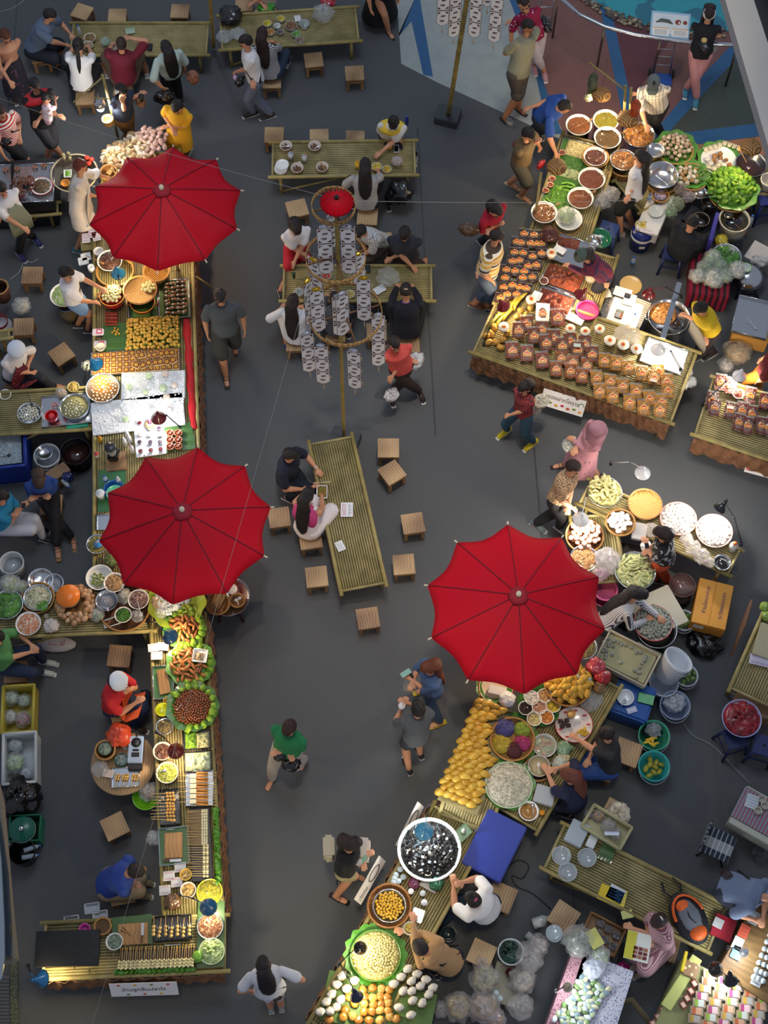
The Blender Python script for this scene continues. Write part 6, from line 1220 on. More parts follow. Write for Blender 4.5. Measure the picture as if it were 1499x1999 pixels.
bowl(1247,262,32,'wide steel basin of golden noodle curry',z=.60,h=.12,m=steel(),name='basin',fill=dict(c='94601C',c2='4A2408',label='golden noodle curry in steel basin',name='noodle_curry',dome=.04,nz=.03,fr=25))
bowl(1217,312,26,'steel basin of orange stir-fried noodles beside the vendor in white tee',z=.58,h=.12,m=steel(),name='basin',fill=dict(c='94601C',c2='5A2E0C',label='orange stir-fried noodles in steel basin',name='noodles',dome=.04,nz=.03,fr=30)); basket(1217,322,28,'tall cane basket under the stir-fried noodles',z=.3,h=.28,c='A8783E')
bowl(1292,341,33,'wide empty steel basin holding ladles',z=.56,h=.13,m=steel(),name='basin'); basket(1292,352,32,'cane basket under the basin of ladles',z=.3,h=.25,c='B08850')
for i,(x,y,a_) in enumerate(((1284,333,.9),(1300,338,.7),(1292,352,-.6))): spoon(x,y,.62,a_,('wooden','long wooden','steel')[i]+' ladle lying in the empty steel basin',c='8A5A30' if i<2 else None,L=.26)
bowl(1280,293,18,'steel sieve pan beside the golden noodle curry',z=.7,h=.06,m=steel(),name='pan',cat='pan')
leafring(1318,291,42,.60,'banana leaf ring under the bagged garlic'); basket(1318,293,35,'cane basket of bagged garlic',z=.57,h=.06)
many('garlic_bag',[ellm((.04,.035,.03),c,.35,4,seed=i,bump=.4,bs=40) for i,c in enumerate(('B8A08A','9A8470','C8B8A0'))],disk(1318,286,32,.65,38,.06),'small clear bag of brown garlic in the leaf-lined basket','garlic bag','bags of garlic in basket')
leafring(1403,312,42,.58,'banana leaf ring under the enoki mushrooms'); bowl(1403,312,35,'pale platter of enoki mushrooms',z=.58,h=.04,name='platter',cat='platter')
ENO=B()
for k in range(7): ENO.tube([(0,(k-3)*.006,0),(.08,(k-3)*.011,.01)],.005,mat('E8DCB8'),n=5)
many('mushroom_bunch',ENO.mesh(),[(P(1380+i*8.5,290+abs(i-4)*3.0-6,.64),(0,0,1.9-i*.14),1.05) for i in range(9)],'pale bunch of enoki mushrooms fanned along the back of the platter','mushroom','fanned enoki bunches')
many('mushroom_cluster',[ellm((.045,.04,.03),c,.3,6,seed=i,bump=1,bs=50) for i,c in enumerate(('E8E2D4','A87A48','D8CDB0','9A6A3A','E8E2D4'))],disk(1400,318,24,.63,14,.02,s=1),'round cluster of mixed mushrooms in front of the enoki','mushroom','mixed mushroom clusters on platter')
basket(1350,345,33,'cane basket of oyster mushrooms and leafy herbs',z=.42,h=.2,c='B89868'); leafring(1350,343,34,.60,'banana leaf lining in the oyster mushroom basket')
many('mushroom_cluster',[ellm((.045,.035,.03),c,.4,6,seed=i+9,bump=1,bs=50) for i,c in enumerate(('C8BBA4','B08A5A','D8D0C0'))],disk(1342,342,24,.63,22,.03),'oyster mushroom cluster in the cane basket','mushroom','oyster mushrooms in basket'); stuff(1372,345,17,.62,'5A8A2A','dark leafy herbs spilling from the mushroom basket','leafy_herbs',dome=.07,nz=.05,fr=18)
leafring(1430,372,50,.58,'big banana leaf under the lettuce heap'); basket(1428,376,46,'broad cane basket under the lettuce heap',z=.45,h=.14)
stuff(1427,366,45,.60,'64981E','tall heap of bright frilly lettuce','lettuce',dome=.16,c2='3A6A10',fr=13,nz=.06)
many('lettuce_leaf',[ellm((.07,.05,.03),c,.5,5,seed=i,bump=1,bs=18) for i,c in enumerate(('70A01E','568818','8AB034'))],disk(1427,364,43,.63,70,.15,s=1.0,tilt=.9),'frilly lettuce leaf in the tall heap','lettuce','leaves of the tall lettuce heap')
bowl(1466,320,31,'steel pot of dark brown dipping sauce with a wooden ladle',z=.58,h=.12,m=steel(),name='pot',cat='pot',taper=.9,fill=dict(k='liquid',c='2E1608',label='dark brown dipping sauce in steel pot',lv=.8)); spoon(1449,303,.78,2.1,'wooden ladle standing in dark dipping sauce',c='C8964A',L=.26,tilt=-.4)
# woven lamps hanging over the curries
def weave_lamp(px,py,z,rp,label,pw=8,c='B88A4A'):
 t=thing('woven_lamp',label,'lamp',P(px,py,z)); r=rp*mpp(px,py,z); B().lathe([(r,-.05),(r*.9,-.01),(r*.5,.035),(0,.05)],mat(c,.6,kind='weave',c2='5A3A1A',fr=130),n=28).build('shade',t)
 B().tube([(0,0,.05),(0,0,.75)],.003,mat('3A3A3A')).build('cord',t); B().ell((0,0,-.03),.03,mat('FFE8B0',emit=16)).build('bulb',t)
 l=bpy.data.lights.new('bulb_light','POINT'); l.energy=pw; l.color=WARM; l.shadow_soft_size=.04; o=bpy.data.objects.new('bulb_light',l); COL.objects.link(o); o.parent=t; o.location=(0,0,-.1)
for x,y,rp,lb in ((1087,322,20,'woven cane lamp over the raw vegetables'),(1174,181,19,'woven cane lamp hanging beside the green fish trap'),(1226,229,21,'woven cane lamp over the golden noodle curry'),(1467,284,21,'woven cane lamp glowing at right over the dipping sauce')): weave_lamp(x,y,1.35,rp,lb,22)
def post(x0,y0,x1,y1,h,label,r=.022): 
 g=P(x0,y0,.012); tp=P(x1,y1,h); o=B().tube([(0,0,0),(tp-g)*.5,tp-g],r,BAMP(),n=10).build('bamboo_pole',loc=g); return tag(o,label,'pole')
post(1040,458,1056,338,1.7,'bamboo pole at the corner between curry and pork stalls'); post(1216,262,1221,168,1.9,'left one of the paired bamboo poles behind the curry bowls'); post(1228,264,1232,172,1.9,'right one of the paired bamboo poles behind the curry bowls')
g=P(1218,174,1.88); o=B().tube([(0,0,0),P(1150,122,1.95)-g],.014,BAMP(),n=8).build('cross_arm',loc=g); tag(o,'bamboo arm carrying the green fish trap','pole')
def trap(px,py,z,c,label,L=.42,r=.075):
 t=thing('fish_trap',label,'trap',P(px,py,z)); m=mat(c,.5,kind='weave',c2=tuple(v*.4 for v in lin(c)),fr=120,alpha=.85); B().lathe([(.01,L*.5),(r*.5,L*.4),(r,L*.2),(r*.9,-L*.2),(r*.5,-L*.32),(r*.8,-L*.5)],m,n=20,wob=.05).build('net',t); B().tube([(0,0,L*.5),(0,0,L*.9)],.004,mat('555555')).build('cord',t)
 for k in (.2,-.2): B().tube([(r*math.cos(a),r*math.sin(a),L*k) for a in [x*PI/8 for x in range(17)]],.005,mat(c),n=5).build('hoop',t)
trap(1157,160,1.5,'4A5E48','dark green netted fish trap hanging from bamboo arm'); trap(1240,212,1.5,'C04A1E','orange netted fish trap over the golden curry')
bag(1148,192,8,'pale yellow tassel bundle below the green fish trap',z=1.1,c='C8C080',a=1,tie=False,name='tassel',cat='tassel')
for x,y,r_,lb,c in ((1178,392,17,'clear bag pile beside white tee vendor, upper','D0D0D4'),(1192,382,18,'crumpled white bag with phone by the vendor','D8D4D0'),(1168,400,14,'clear bag left of the phone','C0C0C8'),(1330,370,15,'clear bag of chillies between baskets','B8A8A8'),(1345,385,12,'small bag with red ribbon','C8B8BC'),(1318,400,16,'clear bag of green herbs','A8B898')): bag(x,y,r_,lb,z=.5,c=c,a=.5)
slab((1180,392),(1196,396),(1182,380),.62,.01,'dark phone lying on the crumpled white bag','phone','phone',mat('14161A',.2),bevel=.002)
slab((1240,445),(1283,460),(1252,360),.25,.22,'white foam box with pink stamp serving as a side table','foam_box','box',mat('D8D6D4',.7)); paper(1262,452,.475,.2,.05,-.3,'torn pink printed strip on the white foam box',c='E8DCE0',lines=['B83A6A'],rows=1)
basket(1289,381,17,'brown basket of sweets and sachets on the foam box',z=.48,h=.06); stuff(1289,380,13,.52,'B8A0B0','wrapped sachets in brown basket','sachets',c2='5A5A8A',fr=25); bottle(1268,385,'small water bottle standing by the sachet basket',z=.48,h=.15,lab='3A7AB0'); bowl(1280,412,15,'pale enamel plate with pink and green pattern',z=.48,h=.03,c='C8D0CC',name='plate',cat='plate'); 
bag(1309,415,12,'bunch of green herbs in clear wrap beside the seated person in black',z=.45,fill='4A8A3A',c='D0D8D0'); slab((1330,428),(1352,440),(1340,392),.45,.05,'black induction cooker with red lights','cooker','appliance',mat('17171B',.3))
bowl(1366,376,15,'steel funnel dish beside the dark pots',z=.55,h=.06,m=steel(),name='dish',cat='dish',taper=.4); bowl(1386,392,17,'dark clay pot with glass lid',z=.45,h=.2,c='2E2420',name='pot',cat='pot',taper=.9); bowl(1368,428,17,'old brass-rimmed pot beside the seated person in black',z=.4,h=.15,c='2E2824',rim='8A7A5A',name='pot',cat='pot',taper=.95); bowl(1388,370,16,'black clay jar behind the glass-lidded pot',z=.35,h=.25,c='141214',name='jar',cat='jar')
slab((1383,468),(1391,470),(1392,412),.3,.38,'upright purple plastic board beside the big soup pot','plastic_board','board',plastic('3E3A94'))
bowl(1434,428,31,'big cream stock pot of black liquid',z=.30,h=.28,c='C8C0A8',name='pot',cat='pot',taper=.9,rimw=.025,fill=dict(k='liquid',c='0C0806',label='black soup in big cream stock pot',lv=.85)); bowl(1422,420,9,'ladle bowl floating in black soup',z=.54,h=.03,c='3A3A30',name='ladle',cat='ladle'); spoon(1443,446,.58,-.7,'brown handled ladle on the stock pot rim',c='7A4A2A',L=.2)
bottle(1466,430,'blue capped water bottle at the side of stock pot',z=.3,h=.26,cap='2A7AC8')
stool_p(1188,447,'blue plastic stool with steel dishes nearby, behind curry bowls',c='2A3E72',z=.45,rz=-.4); stool_p(1315,492,'dark blue plastic stool under the person in black tee',c='1E2C5A',z=.42,rz=-.2); stool_p(1497,385,'royal blue plastic stool at the right edge',c='12286E',z=.5,rz=.2)
bucket(1502,350,17,'white tub on the royal blue stool at right edge',z=.5,h=.2,c='C8C4BC',handle=False)
for x,y,rp,c,lb in ((1170,465,24,'1E6A4A','green plastic basin behind the plaid vendor'),(1160,470,15,None,'steel dish stacked in the green basin')): bowl(x,y,rp,lb,z=.5 if c else .56,h=.08,c=c or 'CCCCCC',m=None if c else steel(),name='basin' if c else 'dish')
t=thing('water_cooler','blue and white insulated bucket with a dish of yellow fruit on its lid','cooler',at_rim(1256,448,.012,.42)); B().lathe([(0,0),(.15,0),(.17,.3),(.17,.34),(.0,.35)],plastic('1C2E7A'),n=30).build('body',t); B().lathe([(.171,.27),(.178,.3),(.171,.33)],mat('D8D8D4')).build('white_band',t); B().lathe([(.16,.35),(.172,.37),(.165,.40),(0,.41)],plastic('17256A'),n=30).build('lid',t); B().box((0,-.172,.18),(.09,.006,.05),mat('D8D8C8')).build('label_plate',t)
bowl(1254,440,15,'cream dish of yellow fruit on the insulated bucket lid',z=.425,h=.04,c='C8B898',name='dish',cat='dish',fill=dict(c='D8B83A',label='yellow fruit slices in cream dish',name='fruit_slices')); bottle(1236,510,'water bottle with blue cap on the floor behind plaid vendor',z=.012,h=.24,r=.036,lab='3A6AA0')
# box with red plaid cloth and vegetables
b_=slab((1345,572),(1424,582),(1372,490),.02,.40,'low box wrapped in red and black striped cloth under bagged vegetables','cloth_covered_box','box',mat('8A1030',.8,kind='stripe',c2='2A0A18',fr=11,w=.55,axis=(1,0,0)),bevel=.02)
bowl(1418,500,30,'wide steel bowl of leafy vegetables on the red striped cloth',z=.42,h=.08,m=steel(),fill=dict(c='4A8A2A',label='leafy vegetables in wide steel bowl',name='leafy_vegetables',dome=.05,nz=.04,fr=20))
for i,(x,y,r_,f) in enumerate(((1390,505,17,'8AA86A'),(1377,522,16,'6A8A4A'),(1362,540,16,'C8C0B0'),(1392,545,20,'D8D4C4'),(1415,540,15,'A8B88A'),(1405,522,15,'5A8A3A'),(1438,528,18,'D8C8B8'),(1428,492,10,'C8BCAA'))): bag(x,y,r_,('clear bag of pale leaves, top of the heap','clear bag of green leaves, left of heap','clear bag of sprouts at the cloth corner','large bag of white noodles at the front','bag of pale greens by the steel wok','bag of dark herbs in the middle','big twisted pale bag touching the steel wok','small bag of straw mushrooms')[i]+' on striped cloth box',z=.43,c='DCE4DC',a=.5,fill=f)
bag(1408,470,12,'yellow and clear crinkled packet behind the leafy bowl',z=.4,c='D0B82A',a=.9,tie=False,name='packet',cat='packet')
wk=thing('upturned_wok','large polished steel wok upside down with a green-rimmed cup on top','wok',P(1460,542,.2)); r=31*mpp(1460,542,.3); B().lathe([(r,0),(r,.01),(r*.85,.09),(r*.5,.15),(0,.165)],steel(),n=40).build('dome',wk); bowl(1456,522,11,'green-rimmed white cup on the upturned wok',z=.37,h=.04,c='D8E4DC',rim='6AC02A',name='cup',cat='cup'); stool_p(1460,552,'hidden dark stool below the upturned wok',c='101830',z=.2)
o=slab((1452,500),(1490,520),(1462,462),.3,.03,'crumpled white cloth hanging beside the upturned wok','cloth','cloth',mat('C8C2BC',.9,bump=1,bs=8)); bag(1483,510,18,'bunched end of white cloth near right edge',z=.2,c='CFC8C2',a=1,tie=False,name='cloth',cat='cloth',el=.6)
# ---- shredded pork stall
def Z(x,y): return (880+x/2.4216,420+y/2.4216)
T((923,690),(1308,826),(980,556),.60,'long bamboo counter of snack packs at upper right with leaf skirt and banner',skirt='f',name='stall_counter',cat='counter')
T((965,588),(1020,450),(1160,628),.60,'bamboo counter of flat dark packs and shredded pork trays',name='stall_counter',cat='counter')
PK={k:Kind(make_pack(c,*d)) for k,(c,d) in dict(dark=('3E1A10',(.13,.12,.03)),brown=('7A3E18',(.125,.16,.075)),red=('8A3A1C',(.125,.16,.06)),orange=('9A541A',(.12,.155,.06)),gold=('B47A24',(.12,.15,.07)),stick=('6A2C1C',(.11,.17,.05))).items()}
for k in PK: CH[PK[k].r]=list(PK[k].r.children)
row(PK['dark'],[Z(*q) for q in ((392,98),(376,138),(340,183),(322,218),(303,268),(290,335),(265,378),(428,185),(402,240),(384,297),(355,350),(345,92),(330,135),(440,100),(425,140),(300,180),(290,222),(262,262),(255,300),(250,345),(235,395),(340,300),(325,345),(310,378),(385,200),(365,245),(345,270),(405,140),(310,130))],.64,'flat clear pack of dark red shredded pork with yellow-red label on left wing','snack pack','flat dark packs on left wing',off=-.1,sc=1.35)
row(PK['red'],[Z(*q) for q in ((432,470),(502,492))],.68,'large pack of orange shredded pork in the upper pair','snack pack','upper pair of large orange packs',tilt=.3,sc=1.6)
row(PK['brown'],[Z(*q) for q in ((318,550),(390,575),(448,608),(524,622),(597,640),(665,662),(355,520),(425,545),(560,600),(630,612),(485,585))],.68,'standing pack of brown dried pork with yellow-red label, middle row','snack pack','standing brown packs in middle row',tilt=.4,sc=1.5)
row(PK['red'],[Z(*q) for q in ((288,645),(358,660),(430,692))],.66,'reddish dried pork pack in the front row, left part','snack pack','reddish packs in front row',tilt=.3,sc=1.5)
row(PK['orange'],[Z(*q) for q in ((495,732),(562,742),(618,765),(575,700),(640,715),(520,680))],.66,'orange flat crackling pack above the Thai banner','snack pack','orange packs above the banner',tilt=.3,sc=1.4)
row(PK['gold'],[Z(*q) for q in ((684,778),(748,795),(808,815),(870,840),(932,872),(993,888),(722,695),(778,708),(836,728),(898,755),(958,775),(1018,792),(700,840),(760,860),(840,890),(905,915),(985,925),(975,745),(1020,835))],.67,'golden crackling pack with yellow-red label toward the right end','snack pack','golden packs at right end',tilt=.3,sc=1.45)
NOO=ellm((.06,.04,.05),'C8963E',.3,5,bump=1,bs=40,coat=.8)
many('cracker_bag',NOO,[(P(*Z(x,y),.66),(R.random()*.3,0,R.random()*3),1.1) for x,y in ((190,560),(215,600),(245,590),(180,600),(205,530),(170,570),(235,625),(265,560))],'clear bag of seed crackers in the left corner heap','snack bag','seed cracker bags in corner')
YB=B().tube([(-.1,0,0),(-.03,.01,.02),(.05,0,.03),(.11,-.01,.01)],[.015,.02,.02,.008],mat('B8A030',.4,var=.2,coat=.6,bump=.5,bs=30),n=8).mesh()
many('yellow_banana_chip',YB,[(P(*Z(x,y),.66),(0,0,.9+R.uniform(-.2,.2)),1.3) for x,y in ((262,440),(285,430),(300,415),(315,420),(240,460),(270,470),(225,480),(330,400),(205,500),(235,500))],'long yellow dried fruit strip in the bunch left of the round tubs','dried fruit','yellow dried fruit strips')
CRU=ellm((.05,.04,.04),'C8A048',.3,6,bump=1,bs=50,coat=.7); many('crumb_bag',CRU,[(P(*Z(x,y),.67),(0,0,i),1.1) for i,(x,y) in enumerate(((330,450),(355,470),(375,440),(345,500),(310,480)))],'clear bag of golden crumbs beside the yellow dried fruit','snack bag','golden crumb bags')
def tub(x,y,z,label,group=None,h=.075,r=.082,c='B87848'):
 o=cup(x,y,label,z=z,h=h,r=r,c='D8C8B0',alpha=.6,drink=c,lid='E8DCCB',name='round_tub',cat='tub',group=group); b=B(); b.lathe([(.0,.001),(.04,.001),(.04,0)],mat('E0C070'),(0,0,h+.01),n=16); b.lathe([(0,.002),(.026,.002),(.026,0)],mat('C83A28'),(0,0,h+.01),n=16); b.build('emblem_sticker',o); return o
for i,(x,y) in enumerate(((752,592),(815,612),(878,632))):
 for k in range(3): tub(*Z(x,y),.62+k*.085,'round white-lidded tub in the %s stack, %s'%(('left','middle','right')[i],('at the bottom','in the middle','on top')[k]))
for x,y,lb in ((380,398,'round tub with pale sticker above the yellow dried fruit'),(250,527,'tall round jar with pale lid on the seed crackers'),(476,178,'round tub beside the plaid vendor hand')): tub(*Z(x,y),.72,lb,h=.1,r=.075)
bag(*Z(465,95),17,'dark bag of red floss in the far corner of pork stall',z=.62,c='6A3A34',a=.6,fill='4A1A14')
def zt(a,b,c): return Z(*a),Z(*b),Z(*c)
tray(*zt((470,205),(640,262),(515,85)),.62,.03,'upper steel tray partly filled with red pork strips'); heap(*zt((492,140),(600,165),(515,100)),.63,.03,'742812','red pork strips in the upper steel tray','pork_strips',fr=45)
tray(*zt((418,315),(588,385),(465,225)),.62,.04,'large steel tray heaped with orange-red shredded pork'); heap(*zt((425,312),(600,372),(470,228)),.64,.09,'8A3E18','orange-red shredded pork heaped in large steel tray','shredded_pork',c2='5A1E0A',fr=45,nz=.04)
tray(*zt((385,420),(555,482),(415,325)),.62,.03,'front steel tray of coarse red pork flakes'); heap(*zt((400,415),(550,470),(425,340)),.63,.05,'84341C','coarse red pork flakes in front steel tray','pork_flakes',c2='5A1E0E',fr=30,nz=.04)
bowl(*Z(440,310),9,'small bowl of dark pork at the edge of big tray',z=.68,h=.04,c='D8D0C8',fill=dict(c='5A2414',label='dark pork in small edge bowl',name='pork_sample')); tray(Z(485,160),Z(530,185),Z(495,135),.66,.02,'white square sample dish of pork upper',c='F0F0F0',name='dish',cat='dish'); tray(Z(378,390),Z(415,405),Z(392,355),.68,.02,'white square sample dish of pork lower',c='F0F0F0',name='dish',cat='dish')
bag(*Z(668,290),15,'clear bag of beige crackling behind big pork tray',z=.62,fill='C8A878')
bowl(*Z(850,330),22,'round beige lid on the floor behind the cashier table',z=.4,h=.02,c='C8A868',name='lid',cat='lid',taper=.95)
o=slab(Z(560,455),Z(635,490),Z(545,490),.64,.03,'white card tray with small cups beside pink basket','card_tray','tray',mat('E0DCD8')); basket(*Z(645,448),22,'pink plastic basket behind the red lamp',z=.6,h=.08,c='C81A6A',c2='8A1048',rimc='D82A7A')
# cashier table
T(Z(690,485),Z(880,560),Z(760,340),.55,'small cashier table with papers and calculator',name='cashier_table',topcol=mat('A8A49C',.6),poles=False)
slab(Z(730,500),Z(870,545),Z(775,385),.56,.01,'broad white paper under the calculator','paper_pad','paper',mat('E4E2DE'),bevel=.001); paper(*Z(812,365),.6,.26,.16,-.35,'white receipt sheets stacked toward the rear',c='E8E6E4',lines=['8A8A9A']); paper(*Z(845,400),.6,.18,.2,-.3,'second receipt sheet with round stamp',c='DCDAD8',lines=['9A9AA8'],rows=3)
t=thing('calculator','dark desk calculator on the cashier table','calculator',P(*Z(795,470),.58),-.35); B().box((0,0,.01),(.11,.15,.02),mat('22262A',.4)).build('case',t,bevel=.004); B().box((0,.05,.021),(.09,.03,.002),mat('7A8A7A')).build('screen',t)
for i in range(4):
 for j in range(4): B().box((-.036+i*.024,.015-j*.024,.023),(.017,.016,.006),mat('B8BCC0' if i<3 else 'C86A2A')).build('key',t)
bottle(*Z(868,480),'clear spray bottle on the cashier table',z=.56,h=.15); paper(*Z(740,370),.58,.1,.14,.2,'open white box with notes at table corner',c='D8D4CC'); bag(*Z(835,575),24,'stack of clear plastic lids and bags between tubs and table',z=.6,c='C8C4BC',a=.45,tie=False,hs=.3)
bowl(*Z(1032,480),41,'tall steel stock pot of noodles and dark broth',z=.10,h=.62,m=steel(),name='pot',cat='pot',taper=.97,handles=1); stuff(*Z(1002,462),27,.62,'B8803A','yellow noodles in tall steel pot','noodles',c2='6A3E14',fr=40,nz=.03,dome=.03); liquid(*Z(1070,500),20,.61,'2A1A12','dark broth in tall steel pot')
o=slab(Z(990,575),Z(1015,582),Z(1085,318),.84,.03,'long steel ladle plank resting across the tall pot','steel_plank','utensil',steel(),bevel=.004)
tray(Z(890,688),Z(1085,755),Z(940,578),.60,.04,'empty white-bottomed steel tray right of the round tubs',inner='C8CCC8')
lamp(*Z(627,362),1.02,Z(705,470),.62,'dark red desk lamp over the large pork tray',c='6E1218',pw=16,dirv=(-.4,0),size=.1); lamp(*Z(240,415),1.02,Z(155,610),.62,'dark red desk lamp on the left corner of the pork stall',c='6E1218',pw=12,size=.1,dirv=(.4,0)); lamp(*Z(940,358),1.05,Z(1090,385),.86,'dark red desk lamp by the tall steel pot',c='6E1218',pw=12,size=.1)
lamp(*Z(985,620),1.02,Z(1085,730),.62,'white desk lamp over the empty steel tray',c='E4E8EE',pw=16,lc=(1,.9,.75),size=.1); lamp(*Z(1370,745),1.02,Z(1190,895),.62,'white desk lamp over the sausage packs at right edge',c='E4E8EE',pw=16,lc=(1,.88,.7),size=.1)
for x,y in ((1115,745),(1135,790),(1100,800)): bag(*Z(x,y),11,'white bag hanging at the right end of the pork counter, '+{1115:'upper',1135:'outer',1100:'inner'}[x],z=.45,c='E0E0DC',a=.8)
for x,y,lb in ((565,535,'glowing white-lidded jar of crackers, left of three'),(635,548,'glowing bag of crackers between two white lids'),(703,537,'glowing white-lidded jar of crackers, right of three')): tub(*Z(x,y),.72,lb,h=.12,r=.07,c='C89050')
paper(*Z(597,615),.86,.1,.06,-.1,'small green-edged price card on the middle row of packs',c='CFE0D4',lines=['2A4A3A'],rows=2,name='price_card',cat='card'); paper(*Z(958,780),.82,.1,.05,-.3,'small cream price card on the golden packs',c='E8D8C0',lines=['8A3A2A'],rows=1,name='price_card',cat='card')
# banner
def banner(px,py,z,w,h,rz,txt,label,size=.085,tilt=1.0):
 t=tag(B().box((0,0,0),(w,h,.008),mat('EDE8E2',.5)).build('sign_board',loc=P(px,py,z)+V((-.06,-.17,0))),label,'sign'); t.rotation_euler=(tilt,0,rz)
 text3(txt,size,'3A2418',(0,h*.12,.006),(0,0,0),'stall_name',t); b=B()
 for k in range(7): b.ell((-w*.42+k*w*.14,-h*.28+(.02 if k%2 else 0),.005),(.03,.02,.004),mat(('C84A2A','7A9A3A','D8A030','B82A5A')[k%4]),nu=10,nv=5)
 b.tube([(w*.42+.04*math.cos(k*.5),.02+.05*math.sin(k*.5),.005) for k in range(8)],.006,mat('4A8A3A'),n=5); b.build('food_pictures',t); return t
banner(1106,766,.36,.64,.27,-.34,'ของฝากโคราช','white banner with Thai lettering hanging on the pork counter skirt')
banner(1497,893,.36,.5,.27,-.30,'ขนม','white banner cut by the right edge on sausage counter')
slab(Z(345,775),Z(420,805),Z(350,742),.3,.01,'small white and green leaflet hanging left of the banner','leaflet','paper',mat('D8E4D8',.5,kind='patch',c2='4A8A4A',fr=12,w=.6))
# ---- sausage stall at the right edge
T((1356,850),(1560,918),(1390,735),.60,'bamboo counter of sausage packs at the right edge',skirt='f',name='stall_counter',cat='counter')
row(PK['stick'],[Z(*q) for q in ((1245,915),(1318,930),(1372,930),(1418,945),(1465,1000),(1500,1010),(1358,985),(1400,1000),(1272,800),(1320,815),(1412,860),(1482,885),(1232,880),(1530,905),(1520,960))],.66,'pack of dark red sausages with yellow-red label on right edge counter','sausage pack','sausage packs at right edge',tilt=.2,sc=1.45,off=-.2)
bowl(*Z(1358,845),11,'small white bowl of red chilli flakes among sausage packs',z=.68,h=.04,fill=dict(c='8A3418',label='red chilli flakes in small white bowl',name='chilli_flakes')); paper(*Z(1322,908),.76,.1,.05,-.2,'small cream price card on sausage packs',c='E8DCC8',lines=['8A3A2A'],rows=1,name='price_card',cat='card')
slab(Z(1330,560),Z(1500,600),Z(1355,375),.2,.30,'cardboard box under the steel tray with a scoop','cardboard_box','box',mat('B8863A',.7)); tray(Z(1325,545),Z(1490,585),Z(1362,375),.52,.05,'steel tray holding a metal scoop'); o=spoon(*Z(1425,515),.56,-.9,'broad metal scoop in the steel tray',L=.2); 
bag(*Z(1355,650),26,'clear bag of brown crumbs on the floor beside cardboard box',z=.15,c='D0C0A8',a=.5,fill='A8845A'); bag(*Z(1300,710),16,'clear bag of white packets beside the bag of crumbs',z=.03,fill='C8BCB0')
# ---- bun stall
T((1130,985),(1420,1122),(1160,940),.60,'long bamboo counter of round baskets below the pork stall',name='stall_counter',cat='counter',slats=16)
T((1112,1010),(1130,1140),(1200,1005),.60,'short bamboo counter with steel pots running down to the right umbrella',name='stall_counter',cat='counter')
bowl(1181,960,34,'steel bowl of folded yellow rice wrappers',m=steel(),h=.1,fill=dict(c='E0D890',c2='A89A4A',label='yellow folded rice wrappers in steel bowl',name='rice_wrappers',dome=.05,nz=.05,fr=14))
WR=B().tube([(-.05,0,0),(-.02,.015,.01),(.02,-.01,.012),(.05,.01,0)],[(.02,.006),(.035,.01),(.03,.01),(.012,.005)],mat('E2DA96',.4,var=.1),n=8).mesh(); many('rice_wrapper',WR,disk(1176,955,27,TZ+.11,34,.06,tilt=.5,s=1.1),'folded pale yellow wrapper on the heap in steel bowl','wrapper','folded wrappers in steel bowl')
basket(1259,984,33,'empty golden cane basket beside the wrappers',h=.07,c='E0B468',c2='A8742E'); basket(1211,1020,29,'cane basket of white wrapped packets',h=.08); many('white_packet',ellm((.045,.035,.012),'F0EAE4',.1,3),disk(1209,1018,22,TZ+.07,18,.03,tilt=.15),'small white wrapped packet in cane basket','packet','white packets in cane basket')
for x,y,lb in ((1324,1012,'first broad tray of white buns'),(1394,1036,'second broad tray of white buns nearest the black lamp')):
 bowl(x,y,36,'pink-rimmed '+lb,h=.05,c='F0E4DC',rim='D8907A',taper=.9,name='round_tray',cat='tray'); many('white_bun',ellm((.026,.026,.019),'F6EEE2',.06,var=.04),disk(x,y,31,TZ+.05,70,.02,tilt=.2,jit=.06),'small white bun on the '+lb,'bun','buns on the '+lb)
basket(1141,1046,37,'wooden tray of small terracotta cup desserts',h=.05,c='8A5A30',c2='5A3418',taper=.95)
DC=B(); DC.lathe([(.02,0),(.03,.028),(.026,.03),(0,.026)],mat('B06A48'),n=12); DC.lathe([(.026,.026),(.02,.034),(0,.034)],mat('E8DCD0',.1,coat=1),n=12); many('dessert_cup',DC.mesh(),disk(1141,1044,30,TZ+.05,30,.05,tilt=.15,jit=.06,s=1.4),'small terracotta cup dessert with clear film in wooden tray','dessert','terracotta dessert cups')
bowl(1140,1090,28,'steel bowl of chopped peanuts peeping out from the right umbrella',m=steel(),h=.08,fill=dict(c='C08A50',label='chopped peanuts in steel bowl by umbrella',name='chopped_peanuts',dome=.03)); bowl(1156,1106,14,'small brass bowl of garlic cloves',h=.05,c='A8844A',fill=dict(c='E8DCC0',label='garlic cloves in small brass bowl',name='garlic_cloves')); bag(1185,1095,24,'shiny clear bags lit white beside the brass bowl',c='E8E4E8',a=.6); bag(1172,1122,14,'clear bag with pink lining above the pink baskets',c='D8B8CC',a=.6)
basket(1182,1150,24,'pink plastic colander stacked on the ground by the bun stall',z=.4,h=.1,c='B84A78',c2='8A2E58',rimc='C05A88'); bowl(1180,1160,27,'second pink basin under the pink colander',z=.28,h=.12,c='A83E6A',name='basin')
bowl(1240,1114,41,'large steel bowl of pale yellow bamboo shoots',m=steel(),h=.12,fill=dict(c='D8DCA0',c2='8A9A50',label='pale yellow shoot pieces in large steel bowl',name='shoot_pieces',dome=.04,nz=.03,fr=14)); SH=B().tube([(-.07,0,0),(0,.008,.01),(.07,0,0)],[(.006,.006),(.028,.012),(.006,.004)],mat('D8DC9A',.4,var=.15,coat=.4),n=8).mesh(); many('vegetable_shoot',SH,disk(1238,1112,32,TZ+.1,40,.04,tilt=.3),'pale yellow-green pointed slice in the large steel bowl','vegetable','pale slices in large steel bowl'); 
spoon(1250,1112,.76,.2,'dark brown spatula lying over the pale slices',c='4A2E2A',L=.28)
